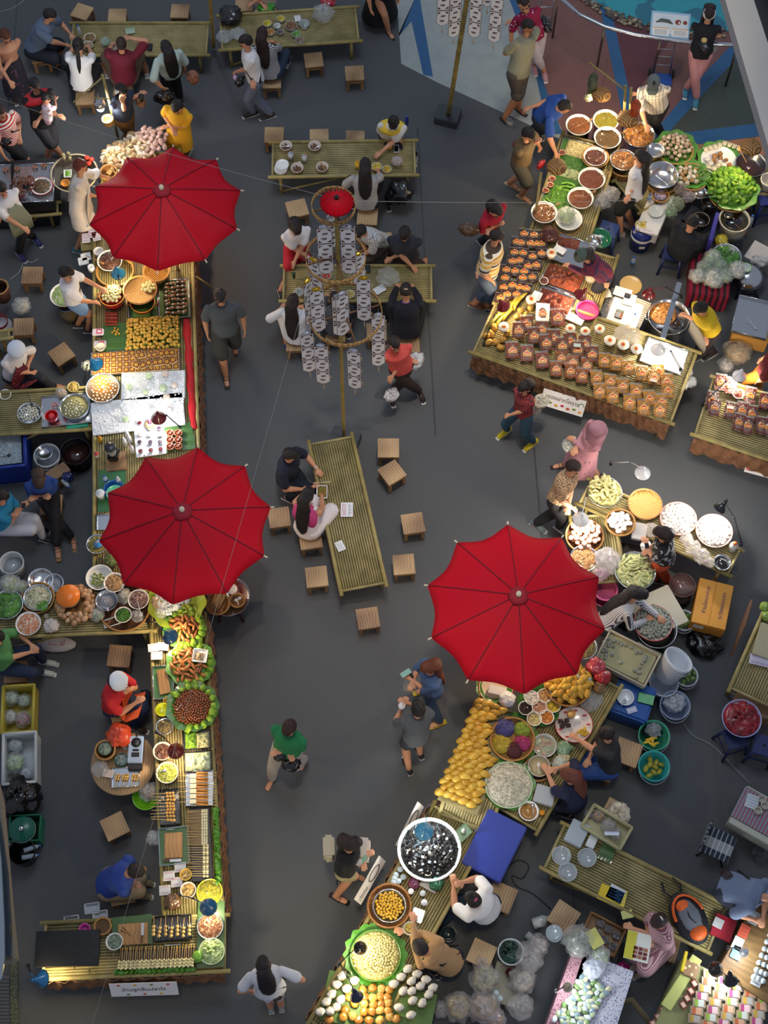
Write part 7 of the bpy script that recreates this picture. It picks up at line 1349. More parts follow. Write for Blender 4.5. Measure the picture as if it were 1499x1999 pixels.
slab((1232,1050),(1260,1055),(1236,1018),TZ,.06,'stack of clear lids beside the white packets','lid_stack','lid',mat('D8D4D0',.15,alpha=.7,coat=1)); bag(1272,1035,14,'clear bag behind the person in floral tee',c='E0D8D4',a=.5); bag(1262,1068,11,'white sheet bag lit bright beside the phone hands',c='F4F0EC',a=.9,tie=False); slab((1208,1090),(1248,1098),(1212,1058),.2,.15,'black box of bags under the counter edge','storage_box','box',mat('2A2420',.6))
for x,y,r_,lb in ((1352,1070,15,'clear bag heap left of the second bun tray'),(1368,1086,15,'clear bag of clips in front of second bun tray'),(1340,1052,12,'clear bag between the bun trays'),(1384,1098,10,'small clear bag by the sauce bowl')): bag(x,y,r_,lb,c='E0DAD8',a=.45)
t=bottle(1432,1066,'white jug of syrup with orange cap at the counter end',c='E8E4E0',alpha=.9,cap='D86A2A',h=.2,r=.055); bowl(1410,1098,17,'steel bowl of black sauce with a spoon',m=steel(),h=.06,fill=dict(k='liquid',c='120C0A',label='black sauce in steel bowl',lv=.7)); spoon(1414,1095,.66,-.5,'small spoon in the black sauce bowl',L=.14)
lamp(1256,918,1.15,(1192,905),.62,'white desk lamp reaching out to the right over the wrappers',c='D8DCE0',pw=9,lc=(1,.9,.78),size=.11,arm='C8C8C8'); lamp(1135,1008,1.1,(1150,945),.62,'white desk lamp over the terracotta cup desserts',c='DCE4EA',pw=16,lc=(1,.88,.75),size=.11)
lamp(1412,984,1.15,(1447,1062),.62,'black chrome desk lamp over the second bun tray',c='17181B',pw=30,lc=(1,.93,.85),size=.09,dirv=(-.6,-.5))
stoolr=bowl(1332,1142,26,'round brown-topped drum stool beside the cardboard box',z=.012,h=.42,c='5A4440',name='drum_stool',cat='stool',taper=.95); liquid(1332,1142,24,.42,'6A504A','smooth brown lid of the drum stool','stool_lid')
# cardboard box
a,ang,L,w=rect((1348,1215),(1415,1232),(1372,1130),.42); 
t=thing('cardboard_box','orange-brown cardboard box with Thai warning lettering','box',(a.x,a.y,.10),ang); B().box((L/2,w/2,.17),(L,abs(w),.34),mat('C8862A',.7,var=.08,vs=3)).build('carton',t,bevel=.006)
for s in(0,1): B().box((L*(.25+.5*s),w/2,.345),(L*.47,abs(w)*.98,.008),mat('D09238',.7,var=.06,vs=3)).build('top_flap',t)
text3('ห้ามโยนกล่อง',.075,'3A2A5A',(L*.3,w*.55,.352),(0,0,PI/2),'warning_lettering',t); text3('ระวังของแตก',.075,'3A2A5A',(L*.78,w*.5,.352),(0,0,PI/2),'warning_lettering',t)
B().box((L*.25,-.002,.24),(.14,.003,.09),mat('E0DCD4')).build('shipping_label',t); B().box((L*.5,-.002,.05),(L,.003,.03),mat('1A2A6A')).build('blue_tape',t)
bag(1375,1252,32,'black rubbish bag under the cardboard box',z=.010,c='0B0B10',a=1,tie=False,hs=.4,name='rubbish_bag',cat='rubbish bag')
# dumplings
slab((1265,1248),(1345,1212),(1237,1170),.46,.03,'flat cream plastic lid behind the red-rimmed dumpling tray','plastic_cover','tray',mat('BDB6A2',.5))
bowl(1275,1216,38,'red-rimmed round tray of grey clams',z=.52,h=.05,c='C8C0B4',rim='B82420',taper=.9,name='round_tray',cat='tray'); bowl(1282,1228,40,'wide steel basin under the red-rimmed tray',z=.35,h=.15,m=steel(),name='basin')
DM=ellm((.026,.021,.015),'8E9284',.25,5,bump=.6,bs=40,coat=.5); many('grey_clam',DM,disk(1275,1213,33,.57,90,.03,tilt=.5,s=1.3),'small grey-green clam in red-rimmed round tray','clam','clams in red-rimmed tray')
for k,z in enumerate((.16,.30)): tray((1160,1292),(1258,1342),(1190,1226),z,.13,'lower cream plastic tray in the stack, '+('bottom one','middle one')[k],c='B4AC94',t=.014)
tray((1160,1290),(1258,1340),(1192,1230),.45,.13,'cream plastic tray with clams and cloudy water',c='BDB69E',t=.014); slab((1164,1288),(1256,1334),(1193,1234),.50,.02,'cloudy yellow water in the cream tray','tray_water','water',mat('A8A478',.06,coat=1),bevel=.001)
many('grey_clam',DM,[(P(x+R.uniform(-3,3),y+R.uniform(-3,3),.54),(0,0,R.random()*6),1.15) for x,y in [(1188+k*9,1243+k*4.6) for k in range(9)]+[(1180-k*2.6,1256+k*7) for k in range(5)]+[(1190-k*2.6,1252+k*8) for k in range(5)]+[(1199,1250),(1196,1262),(1193,1275),(1211,1293),(1236,1308),(1242,1315),(1248,1304),(1252,1296),(1255,1288),(1240,1322),(1246,1312),(1260,1284)]],'wet grey clam in the cream tray of cloudy water','clam','clams in cream tray')
for x,y,rp,lb in ((1335,1210,22,'white bucket of green mangoes behind dumpling tray'),(1340,1318,23,'white bucket of green mangoes right of the tilted pail')):
 bucket(x,y,rp,lb,h=.25); many('green_mango',ellm((.05,.032,.03),'5A7A2E',coat=.5),disk(x,y+1,rp*.75,.2,9,.02,tilt=.2),'green mango in the '+lb,'mango','mangoes in the '+lb)
many('green_mango',ellm((.05,.032,.03),'2E5A22',coat=.5),grid((1262,1300),(1300,1310),(1266,1268),.15,4,3,.2,rj=1),'dark green mango in the low basin beside cream tray','mango','dark mangoes in low basin'); bowl(1282,1288,28,'low basin of dark green mangoes',z=.03,h=.12,c='3A4A3A',name='basin')
bucket(1296,1332,29,'white pail under the tilted pail',h=.3,c='C4CAD4',handle=False)
t=bucket(1306,1300,31,'tall white pail lying tilted on another pail',z=.3,h=.34,c='D4D8DE',taper=.85); t.rotation_euler=(-.35,.5,0)
bucket(1318,1376,30,'pale blue-grey pail holding a full plastic bag',h=.28,c='8E9CB4'); bag(1316,1372,20,'full clear bag inside the pale blue-grey pail',z=.1,c='C8CCD0',a=.7)
bucket(1277,1435,31,'mint green pail with bag of mango slices',h=.28,c='4AA884'); bag(1272,1428,17,'black bag lining the mint green pail',z=.1,c='15151A',a=1,tie=False); bag(1276,1425,14,'clear bag in mint green pail',z=.2,c='D0D4D8',a=.6); many('mango_slice',ellm((.06,.02,.015),'D8B01E'),disk(1271,1447,10,.25,6,.01,tilt=.1),'yellow mango slice in the mint green pail','mango slice','mango slices in mint green pail')
bucket(1277,1495,31,'turquoise pail of peeled yellow fruit',h=.30,c='3AB0AE'); many('peeled_fruit',ellm((.055,.035,.032),'A8982A',coat=.3),disk(1274,1499,19,.14,9,.03,tilt=.2),'peeled olive-yellow fruit in the turquoise pail','fruit','peeled fruit in turquoise pail')
slab((1188,1385),(1262,1412),(1212,1318),.02,.38,'blue plastic cool box with a bowl and green cloth on top','cool_box','cooler',plastic('14509C'),bevel=.03); bowl(1221,1361,17,'white bowl with a spoon on the blue cool box',z=.41,h=.06,c='E4E6E8'); spoon(1215,1374,.47,.9,'steel spoon leaning on white bowl rim',L=.12); slab((1243,1370),(1275,1378),(1246,1350),.41,.012,'pale green folded cloth on the blue cool box','cloth','cloth',mat('7AC08A',.9,bump=1,bs=14)); paper(1233,1386,.42,.13,.08,.3,'white and purple pack on the blue cool box corner',c='D0D4E4',lines=['6A5AA0'],rows=2,name='pack',cat='pack')
# ---- mango stall
T((858,1588),(935,1368),(960,1610),.60,'bamboo counter under rows of ripe mangoes',slats=14,skirt='f',name='stall_counter',cat='counter')
T((1050,1622),(1210,1345),(955,1570),.56,'wide bamboo counter of sticky rice bowls beside the mango rows',name='stall_counter',cat='counter')
MG=[]
for i,c in enumerate(('D0A436','D8AE3E','C8982E')):
 b=B(); b.tube([(-.055,.0,0),(-.045,.002,.0),(-.02,.004,.002),(.015,.0,.002),(.045,-.006,0),(.058,-.012,-.002)],[.006,.022,.036,.033,.018,.004],mat(c,.35,var=.12,vs=12,coat=.3),n=12); MG.append(b.mesh())
a,ang,L,w=rect((852,1552),(932,1368),(929,1586),.60); pts=[]
nx=19
for i in range(nx):
 for j in range(5):
  u=(i+.5)/nx; v=(j+.35+(.3 if i%2 else 0))/5.2; x,y=L*u,w*v; z=.60+.05+.10*(1-abs(v-.45)*1.5)+R.uniform(-.01,.01); ca,sa=math.cos(ang),math.sin(ang)
  if min((V((a.x+x*ca-y*sa,a.y+x*sa+y*ca,.66))-P(*q,.66)).length for q in ((1000,1443),(995,1532)))<.34: continue
  pts.append((V((a.x+x*ca-y*sa,a.y+x*sa+y*ca,z)),(R.uniform(-.25,.25),R.uniform(-.1,.3),ang-PI/2+.55+R.uniform(-.3,.3)),R.uniform(1.3,1.5)))
many('ripe_mango',MG,pts,'ripe yellow mango in the long sloping rows','mango','ripe mangoes in long rows')
o=slab((853,1560),(932,1592),(930,1372),.605,.04,'sloping bamboo board below the mango rows','mango_board','board',BAM()); 
many('ripe_mango',MG,disk(1110,1332,40,.70,40,.08,rot=1,tilt=.3,s=1.4),'ripe yellow mango in the round basket at the umbrella edge','mango','ripe mangoes in round basket'); basket(1108,1335,46,'round cane basket of ripe mangoes under the umbrella edge',h=.08)
bowl(1140,1262,26,'steel pot with brown sauce at the umbrella edge',m=steel(),h=.1,fill=dict(c='8A7A40',label='olive sauce in steel pot at umbrella edge',name='sauce')); bag(1163,1302,17,'crumpled dusky red cloth near the umbrella edge',c='A83A48',a=1,tie=False,name='cloth',cat='cloth'); bag(1175,1322,15,'bright red cloth bundle beneath the dusky cloth',c='A0101E',a=1,tie=False,name='cloth',cat='cloth'); bag(1168,1342,12,'split brown coconut husk beside the bottle',c='7A5A34',a=1,tie=False,name='coconut_husk',cat='coconut'); bottle(1150,1330,'water bottle with pale blue cap near the coconut husk',h=.18,cap='7AB8E0')
leafring(965,1340,36,.60,'banana leaf round the wrapped sticky rice'); bowl(968,1342,34,'red-rimmed tray with leaf and wrapped rice',z=.60,h=.04,c='D8C8B0',rim='C03A30',name='round_tray',cat='tray',taper=.9); slab((952,1352),(985,1360),(958,1336),.65,.04,'clear box of white rice under the umbrella edge','food_box','box',mat('E8E8E4',.2,coat=.8)); bag(989,1366,15,'bright white ball of rice in clear wrap',z=.65,c='F4F4F0',a=.95,tie=False,hs=.6,name='wrapped_rice',cat='rice')
leafring(1052,1378,42,.60,'banana leaf under the six small topping bowls',c='2E6A1E')
for x,y,c,nm in ((1038,1362,'F0EEE6','white coconut cream'),(1063,1358,'D8B078','tan peanut flakes'),(1026,1382,'2A1410','black beans'),(1053,1380,'D8A888','pinkish crumbs'),(1080,1377,'E0C83A','yellow beans'),(1043,1403,'D8CC8A','pale yellow powder'),(1067,1400,'D88A38','orange strands')):
 bowl(x,y,15,'small white bowl of '+nm,z=.62,h=.06,taper=.7,fill=dict(c=c,label=nm+' in small white bowl',name='topping',dome=.01,lv=.8,fr=55,c2=tuple(v*.6 for v in lin(c))))
bowl(1120,1414,37,'red and white patterned enamel tray of cakes',z=.60,h=.03,c='E8E0DC',rim='C02028',name='round_tray',cat='tray',taper=.93); 
for i,(x,y) in enumerate(((1095,1408),(1107,1406),(1098,1418),(1110,1416),(1103,1412))): slab((x-5,y+4),(x+5,y+3),(x-5,y-4),.625,.02,'dark brown square cake on the patterned enamel tray','cake','cake',mat('2A1A16',.3),group='dark squares on patterned tray')
cup(1115,1393,'amber ceramic cup on the patterned enamel tray',z=.62,h=.06,r=.055,c='B8823A',drink='D8B870'); many('banana_slice',ellm((.04,.018,.015),'D8B02A'),disk(1138,1428,9,.64,6,0,tilt=.1),'yellow fruit slice on the patterned tray','fruit slice','yellow slices on patterned tray'); 
b=B()
for k in range(9): b.ell((.19*math.cos(k*.7),.19*math.sin(k*.7),0),(.03,.012,.002),mat('C8303A'),nu=8,nv=4)
tag(b.build('painted_flowers',loc=P(1120,1414,.632)),'ring of red painted flowers on the white enamel tray','decoration')
leafring(1000,1442,50,.60,'banana leaf round the five colours of sticky rice',c='3E7A2A'); basket(1000,1443,44,'cane basket with five mounds of coloured sticky rice',h=.06)
for x,y,rp,c,nm in ((985,1420,20,'5A5A9E','blue-violet'),(1020,1424,17,'9AB83A','lime green'),(979,1452,20,'D0B838','golden yellow'),(1020,1450,17,'C03A78','pink'),(1004,1464,17,'5A2028','dark purple')): stuff(x,y,rp,.67,c,nm+' mound of sticky rice in cane basket','sticky_rice',cat='rice',dome=.07,nz=.02,fr=60,c2=tuple(v*.6 for v in lin(c)))
bowl(1063,1455,24,'clear bowl of banknotes beside coloured rice',z=.6,h=.07,c='C8CCC8',fill=dict(c='9AA890',c2='B88A7A',label='banknotes in clear bowl',name='banknotes',dome=.0,fr=10)); bowl(1052,1495,22,'enamel pot of coconut milk with a spoon',z=.58,h=.1,c='C8C4B8',handles=1,name='pot',cat='pot',taper=.85,fill=dict(k='liquid',c='C8B890',label='coconut milk in enamel pot',lv=.6)); spoon(1051,1502,.68,1.5,'white spoon standing in coconut milk',c='E8E8E8',L=.16); basket(1050,1500,26,'dark wooden ring under the coconut milk pot',z=.57,h=.03,c='4A3020',c2='2A1A10')
leafring(993,1532,50,.60,'banana leaf round the white sticky rice'); bowl(993,1532,47,'huge bowl of white sticky rice lined with leaf',z=.57,h=.12,c='B8CCA8',fill=dict(c='D8D2BC',c2='A8A088',label='white sticky rice in the huge bowl',name='sticky_rice',dome=.09,nz=.03,fr=35,lv=.95))
for x,y,r_,lb,c in ((1100,1480,12,'cream folded leaf bag by coconut milk pot','D8CC9A'),(1093,1490,14,'clear bag below the cream leaf bag','C8D0C0'),(1100,1462,15,'pale green plate with bags beside patterned tray','8AB08A')): bag(x,y,r_,lb,z=.6,c=c,a=.85,tie=False,hs=.4)
for i,(x,y) in enumerate(((1150,1375),(1160,1365))): bag(x,y,16,('clear bag of receipts, left','shiny clear bag, right')[i]+' on the mango counter edge',z=.58,c='D0D4D8',a=.4,tie=False,hs=.4)
slab((1040,1563),(1078,1574),(1052,1530),.6,.1,'stack of clear food boxes below the white rice','food_boxes','box',mat('C8CCD0',.1,alpha=.7,coat=1)); bowl(1032,1583,20,'white tub of amber syrup with a ladle',z=.58,h=.09,fill=dict(k='liquid',c='A8742A',label='amber syrup in white tub',lv=.6)); spoon(1040,1580,.68,1.5,'steel ladle in the amber syrup tub',L=.15); cup(1058,1586,'small jar of orange jelly beside the syrup tub',z=.58,h=.07,r=.035,c='D8A030',drink='E09020')
a,ang,L,w=rect((900,1684),(976,1724),(948,1574),.62); t=thing('blue_cooler','closed deep-blue plastic cool box next to the black jelly bowl','cooler',(a.x,a.y,.012),ang); B().box((L/2,w/2,.28),(L*.94,abs(w)*.94,.56),plastic('0C2C80')).build('cooler_body',t,bevel=.02); B().box((L/2,w/2,.59),(L,abs(w),.06),plastic('0A2E94',rough=.55)).build('lid',t,bevel=.015); B().box((L*.02-.03,w*.6,.57),(.03,.08,.05),plastic('0C2C80')).build('latch',t)
cable([(985,1700),(1010,1680),(1032,1690),(1020,1715),(1000,1710),(1008,1730),(1040,1745),(1075,1775)],.018,'black cable looping on the floor beside the blue cool box',c='0C0D10',r=.008); cable([(1330,1405),(1352,1435),(1390,1455),(1425,1490),(1465,1530)],.018,'pale grey cable crossing the floor to the foam table',c='9A9A9C',r=.006)
# ---- grass jelly and corn stall
T((605,1992),(845,1572),(720,2050),.60,'long bamboo counter running from the black jelly bowl to the bottom edge',slats=20,skirt='f',name='stall_counter',cat='counter')
for (x,y,rz,lb) in ((800,1612,1.1,'long white sign with brown drawing leaning at the jelly stall edge'),(722,1718,1.05,'narrow white sign leaning below the small water cups')):
 t=tag(B().box((0,0,0),(.62,.15,.006),mat('D8D2C8',.6)).build('sign_board',loc=P(x,y,.55)),lb,'sign'); t.rotation_euler=(.9,0,rz); b=B(); b.tube([(.0+.12*math.cos(k*.4)+.1,.045*math.sin(k*.4),.005) for k in range(17)],.006,mat('3A2A22'),n=5); glyphs(b,-.28,-.02,.005,.2,.05,7,mat('3A2A22')); b.build('sign_print',t)
bowl(838,1658,63,'huge white enamel bowl of black grass jelly',z=.60,h=.14,c='F2F4F6',rimw=.03,fill=dict(c='14100E',c2='050404',label='black grass jelly cubes in the huge bowl',name='grass_jelly',dome=.01,nz=.02,fr=30,lv=.85))
JL=B().box((0,0,0),(.03,.03,.02),mat('15110F',.42)).mesh(bevel=.003); many('jelly_cube',JL,disk(838,1658,52,.735,150,.0,tilt=.6,s=1.2),'shiny black grass jelly cube on the surface of the huge bowl','jelly','black jelly cubes'); many('ice_cube',ellm((.017,.014,.01),'E8F0F4',.3,4,coat=1),disk(846,1655,54,.74,9,0),'melting ice piece among the black jelly','ice','ice in the black jelly')
spoon(873,1670,.77,.9,'clear steel ladle on the black jelly',L=.2); lamp(828,1620,1.1,(838,1574),.62,'pale blue flat desk lamp over the black jelly bowl',c='4A9AC4',pw=16,lc=(1,.95,.88),size=.115)
tray((884,1628),(900,1645),(905,1605),.6,.02,'pale green tray with a baby bottle beside the jelly bowl',c='8AB08A'); bottle(905,1622,'pale squeeze bottle on the pale green tray',c='C8D8C8',alpha=.8,h=.14,cap='D8DCD8')
for i,(x,y) in enumerate(((781,1697),(773,1708),(787,1712),(770,1715),(778,1720),(768,1722))): cup(x,y,'small clear sealed water cup in the cluster under the jelly bowl',h=.06,r=.035,c='C8D8E0',alpha=.5,lid='B8C8D0',group='sealed water cups')
bag(808,1725,10,'purple net bundle beside the water cups',c='7A3A5A',a=1,tie=False); cup(802,1740,'orange-striped jar with white lid',h=.09,r=.035,c='C8702A',lid='F0EEE8',name='jar',cat='jar'); cup(825,1744,'small glass jar with silver lid',h=.07,r=.035,c='C8CCD0',alpha=.5,lid='C0C8CC',name='jar',cat='jar'); cup(828,1762,'clear cup with domed lid',h=.08,r=.04,c='D8D8DC',alpha=.5,lid='E0E0E4'); bag(852,1725,13,'green net bundle on white paper',c='2A6A4A',a=1,tie=False); paper(838,1728,.62,.22,.12,-.5,'white paper under the green net bundle',c='C8C8C4')
basket(760,1768,43,'thick wooden rim ring around the perforated steamer',h=.06,c='8A5A28',c2='5E3A18',rimc='A06A30'); bowl(760,1768,33,'perforated steel steamer plate of yellow fried pieces',z=.63,h=.05,m=mat('B8BCC0',.25,1,kind='spots',c2='3A3A3A',fr=50,w=.2),name='steamer',cat='steamer')
many('fried_piece',ellm((.022,.018,.013),'D8A830',.3,4,bump=.3,bs=40),disk(760,1768,27,.68,70,.015,tilt=.4),'yellow fried dough piece on the perforated steamer','fried snack','fried pieces on steamer')
leafring(733,1865,60,.60,'banana leaf ring of pointed tips round the corn bowl',c='4E9A1E',n=16); bowl(733,1865,50,'large bowl lined with leaves full of corn kernels',z=.60,h=.1,c='5A8A3A',fill=dict(c='E0D080',c2='A89030',label='heap of pale yellow corn kernels below the loose ones',name='corn',dome=.06,lv=.95,fr=40)); many('corn_piece',ellm((.02,.015,.013),'E8DC98',.2,4),disk(733,1865,43,.70,200,.07,tilt=.5),'pale yellow corn piece on the top of the heap','corn','corn pieces in the large bowl')
lamp(703,1848,1.12,(660,1885),.62,'round black desk lamp over the corn bowl',c='0E0F12',pw=9,lc=(1,.88,.6),size=.08); lamp(693,1938,1.05,(663,1880),.62,'navy desk lamp over the jarred snacks',c='10183C',pw=10,lc=(1,.86,.6),size=.08,dirv=(.2,-.4))
bowl(800,1812,13,'clear cup of corn being filled by the vendor in tan',z=.72,h=.08,c='C8D0C8',name='cup',cat='cup',fill=dict(c='D8B84A',label='corn in the clear cup held by vendor',name='corn'))
slab((800,1795),(822,1803),(822,1775),.6,.02,'steel tray edge beside the vendor elbow','tray','tray',steel())
JR=thing('snack_jar','x','jar'); B().lathe([(0,0),(.045,.004),(.05,.08),(.04,.1)],mat('D8C890',.08,alpha=.45,coat=1),n=16).build('jar_glass',JR); B().lathe([(0,.005),(.042,.008),(.044,.08),(0,.085)],mat('A8762A',.5,kind='food',fr=40,c2='5A3A14'),n=14).build('snack_filling',JR); B().ell((0,0,.105),(.047,.034,.012),mat('DDD6C8',.6),nz=.5,ns=3).build('paper_cover',JR); JK=Kind(JR)
z5=lambda x,y:(560+x/2.998,1560+y/2.998)
for x,y in ((322,1040),(293,1090),(395,1068),(262,1148),(315,1180),(233,1192),(290,1222),(350,1115),(198,1250),(255,1245)): JK.put(P(*z5(x,y),.66),R.random(),'glass jar with white paper cover in the left group','white-covered jars, left group',1.15,'jar')
for x,y in ((625,1088),(668,1048),(706,1002),(760,1030),(728,1072),(780,1100),(812,1062),(852,1110),(680,1130),(730,1130),(828,1148),(735,1185),(790,1200)): JK.put(P(*z5(x,y),.66),R.random(),'glass jar of dark jam with white paper cover in the right group','white-covered jars, right group',1.15,'jar')
for x,y in ((655,1225),(725,1270)): JK.put(P(*z5(x,y),.66),R.random(),'glass jar with white paper cover at the bottom edge','white-covered jars at bottom edge',1.15,'jar')
SB=[ellm((.055,.05,.03),c,.25,4,seed=i,bump=.5,bs=40,coat=1) for i,c in enumerate(('C08428','B0701E','D0A048'))]
many('amber_snack_bag',SB,[(P(*z5(x+R.uniform(-8,8),y+R.uniform(-8,8)),.65),(0,0,R.random()*6),1.05) for x,y in [(450+i*48,1110+j*44) for i in range(4) for j in range(4)]+[(345,1240),(385,1270),(330,1280),(420,1290),(600,1275),(640,1290),(480,1290),(540,1290),(400,1200),(250,1290),(370,1160)]],'round clear pack of amber crisps at the bottom edge','snack pack','amber crisp packs')
slab((620,1990),(836,2040),(700,1905),.60,.012,'green display board under the jars at the bottom edge','display_board','board',mat('5A7A3A',.6))
# behind the corn stall: bags and basins
bowl(997,1858,26,'white basin of dark green cloth',z=.2,h=.12,c='D0D4D0',fill=dict(c='0E3A2A',label='dark green cloth in white basin',name='green_cloth',cat='cloth',dome=.06,nz=.05,fr=6),name='basin')
for i,(x,y,r_,f,lb) in enumerate(((945,1910,27,'A8A06A','big clear bag of herbs on the floor'),(940,1880,18,None,'empty crumpled clear bag above the herb bag'),(1030,1870,28,None,'big cloudy bag with twisted neck'),(1050,1845,20,'B8A8A4','cloudy bag behind the white basin'),(1020,1915,24,'C8B8A0','full beige bag on the cream tray'),(895,1965,27,'B8A060','amber-lit bag at bottom, left'),(945,1968,30,'A88A6A','brown-filled bag at bottom, right'),(860,1970,16,None,'knotted clear bag by the jars'),(1015,1965,24,None,'tied cloudy bag at bottom edge'),(965,1990,20,'B88A60','bag of brown crackers cut by bottom edge'))): bag(x,y,r_,lb,z=.15,c='D8D0CC',a=.5,fill=f)
tray((950,1950),(1005,1968),(985,1880),.1,.04,'cream rectangular tray under the beige bag',c='9A917A'); bowl(995,1898,9,'small dark cup on the cream tray',z=.14,h=.06,c='5A2420',name='cup',cat='cup')
for x,y in ((968,1938),(961,1949),(976,1949)): cup(x,y,'sealed clear cup in the trio on the cream tray',z=.14,h=.05,r=.035,c='D0E0E4',alpha=.5,lid='C8D8DC',group='trio of sealed cups')
bottle(1040,1803,'white plastic jug lying by the worn stool',z=.012,h=.24,r=.07,c='C8C8C0',alpha=.9,cap='E0E0D8',rot=(PI/2,0,1.9)); bottle(1028,1822,'second smaller white jug lying below the first',z=.012,h=.18,r=.05,c='C0C0BC',alpha=.9,rot=(PI/2,0,.9)); bowl(1082,1822,17,'steel ladle pan hanging off the worn stool',z=.3,h=.03,c='9AA4A8',name='pan',cat='pan'); bowl(875,1823,16,'dark plastic tub on the floor between the vendors',z=.02,h=.1,c='22303A',name='tub',cat='tub')
# ---- lower right counters
T((1062,1697),(1380,1858),(1108,1612),.50,'long bamboo table with clear bowls, brochures and the orange backpack',name='bamboo_table'); 
crate((1135,1612),(1210,1658),(1160,1570),.52,.14,'cream crate of sauce packets on the long bamboo table','A8A27A')
for x,y,r_,f,lb in ((1168,1592,12,'C8902A','bag of yellow sauce in cream crate'),(1188,1612,14,None,'grey bag in cream crate'),(1200,1628,12,None,'second grey bag in cream crate'),(1150,1590,8,'5A6A7A','dark packet in cream crate')): bag(x,y,r_,lb,z=.56,c='B8B4B8',a=.5,fill=f)
paper(1194,1627,.74,.18,.045,-.02,'long blue and white cling film box on cream crate',c='D8E0EC',lines=['3A6AB8'],rows=1,name='film_box',cat='box')
bag(1205,1588,22,'full off-white sack on a stool beside the cream crate',z=.3,c='CFC2AC',a=1)
slab((1100,1638),(1133,1655),(1122,1598),.51,.10,'stack of clear lidded food boxes on long table','food_boxes','box',mat('C0CCD4',.1,alpha=.75,coat=1)); slab((1142,1650),(1158,1658),(1150,1620),.51,.05,'two white foam clamshells on long table','foam_clamshell','box',mat('D8DCDC',.4))
for x,y,rp,lb in ((1096,1670,19,'clear plastic bowl at the back of long table'),(1108,1702,19,'clear plastic bowl nearest the table edge'),(1146,1674,19,'clear bowl with grey lid on long table')): bowl(x,y,rp,lb,z=.51,h=.06,c='C8CED0',m=mat('C8D0D4',.1,alpha=.55,coat=1))
leafsheet((1165,1675),(1192,1686),(1180,1638),.53,'stack of cut banana leaves on the long table')
for x,y,w_,h_,r_,c,lb in ((1192,1748,.3,.2,-.4,'E0C020','yellow brochure fanned on the long table'),(1202,1745,.2,.18,-.5,'D8DCE0','white and blue brochure over the yellow one'),(1210,1752,.15,.2,-.3,'E8D040','second yellow brochure leaning on white one'),(1224,1785,.14,.1,.2,'C8C87A','pale yellow slip at the table edge')): paper(x,y,.52,w_,h_,r_,lb,c=c,lines=['3A6A9A'] if 'white' in lb else None,name='brochure')
paper(1245,1848,.72,.3,.34,-.25,'open brochure with food pictures held by the seated person in pink stripes',c='E4E4D8',name='brochure'); b=B()
for i in range(3):
 for j in range(3): b.box((i*.06-.02,j*.05-.12,.004),(.05,.04,.002),mat(('7A2A20','A86A4A','6A1A1A')[(i+j)%3]))
b.box((-.09,.0,.004),(.12,.33,.002),mat('C8C03A')); b.build('brochure_pictures',loc=P(1245,1848,.724),rz=-.25) and tag(COL.objects[-1],'printed food squares on the held open brochure','print')
# backpack
t=thing('backpack','orange, grey and black backpack lying on the long bamboo table','backpack',P(1342,1795,.52),2.0); t.scale=(1.25,1.25,1.1); B().ell((0,0,.09),(.27,.17,.11),mat('17181E',.7,bump=.4,bs=20),nu=20,nv=12,nz=.06).build('pack_body',t); B().ell((0,0,.13),(.2,.12,.09),mat('6A7078',.6,bump=.4,bs=20),nu=18,nv=10,nz=.05).build('grey_front',t)
B().ell((-.16,0,.15),(.08,.09,.07),mat('E0601A',.6),nz=.05).build('orange_pocket',t); B().ell((.12,.02,.17),(.06,.07,.05),mat('E0601A',.6)).build('orange_patch',t); B().tube([(.22*math.cos(k*.3-1.5),.15*math.sin(k*.3-1.5),.17) for k in range(11)],(.02,.008),mat('E0601A',.6)).build('orange_trim',t)
for s in(-1,1): B().tube([(.24,s*.05,.08),(.33,s*.09,.05),(.42,s*.06,.02)],(.018,.006),mat('101014')).build('shoulder_strap',t)
B().tube([(.1,0,.2),(0,.02,.22),(-.08,-.01,.21)],.008,mat('101014')).build('cord',t)
slab((1385,1822),(1425,1840),(1398,1780),.5,.05,'red box with white sticker beside the backpack','red_box','box',mat('A01428',.5)); paper(1402,1802,.56,.12,.12,-.5,'white sticker card on the red box',c='D0D0CC',lines=['8A8A6A'])
# plaid folding seat
t=thing('folding_stool','folding seat of navy and white plaid cloth on black frame','stool',P(1402,1648,.3),-.45); B().box((0,0,0),(.38,.36,.012),mat('2A3444',.9,kind='plaid',c2='C8C8C4',fr=16,w=.25,axis=(1,0,0))).build('seat',t); B().box((-.2,.02,.14),(.02,.34,.26),mat('2A3444',.9,kind='plaid',c2='C8C8C4',fr=16,w=.25,axis=(0,1,0))).build('backrest',t)
for s in(-1,1): B().tube([(s*.18,-.18,-.28),(-s*.16,.17,-.0)],.012,mat('111114')).build('leg',t); B().tube([(s*.18,.18,-.28),(-s*.16,-.17,0)],.012,mat('111114')).build('leg',t)
# styrofoam table at right edge
slab((1422,1605),(1510,1655),(1462,1535),.25,.24,'white foam box table with striped cloth at right edge','foam_box_table','table',mat('B8B8A8',.6)); slab((1425,1592),(1510,1640),(1458,1536),.495,.008,'grey and red striped cloth on the foam box table','table_cloth','cloth',mat('8A8A94',.9,kind='stripe',c2='9A4A54',fr=22,axis=(1,0,0),w=.7)); paper(1468,1565,.51,.16,.18,-.4,'white notebook on the striped cloth',c='C8D0D8',lines=['8A8A9A'])
for x,y,lb in ((1488,1560,'small cup at back of striped cloth'),(1493,1572,'small cup in middle of striped cloth'),(1480,1582,'cream cup at front of striped cloth')): bowl(x,y,8,lb,z=.505,h=.05,c='B8B4A4',name='cup',cat='cup')
bag(1482,1665,17,'dark clear bag under the foam table',z=.02,c='5A5A5E',a=.6)
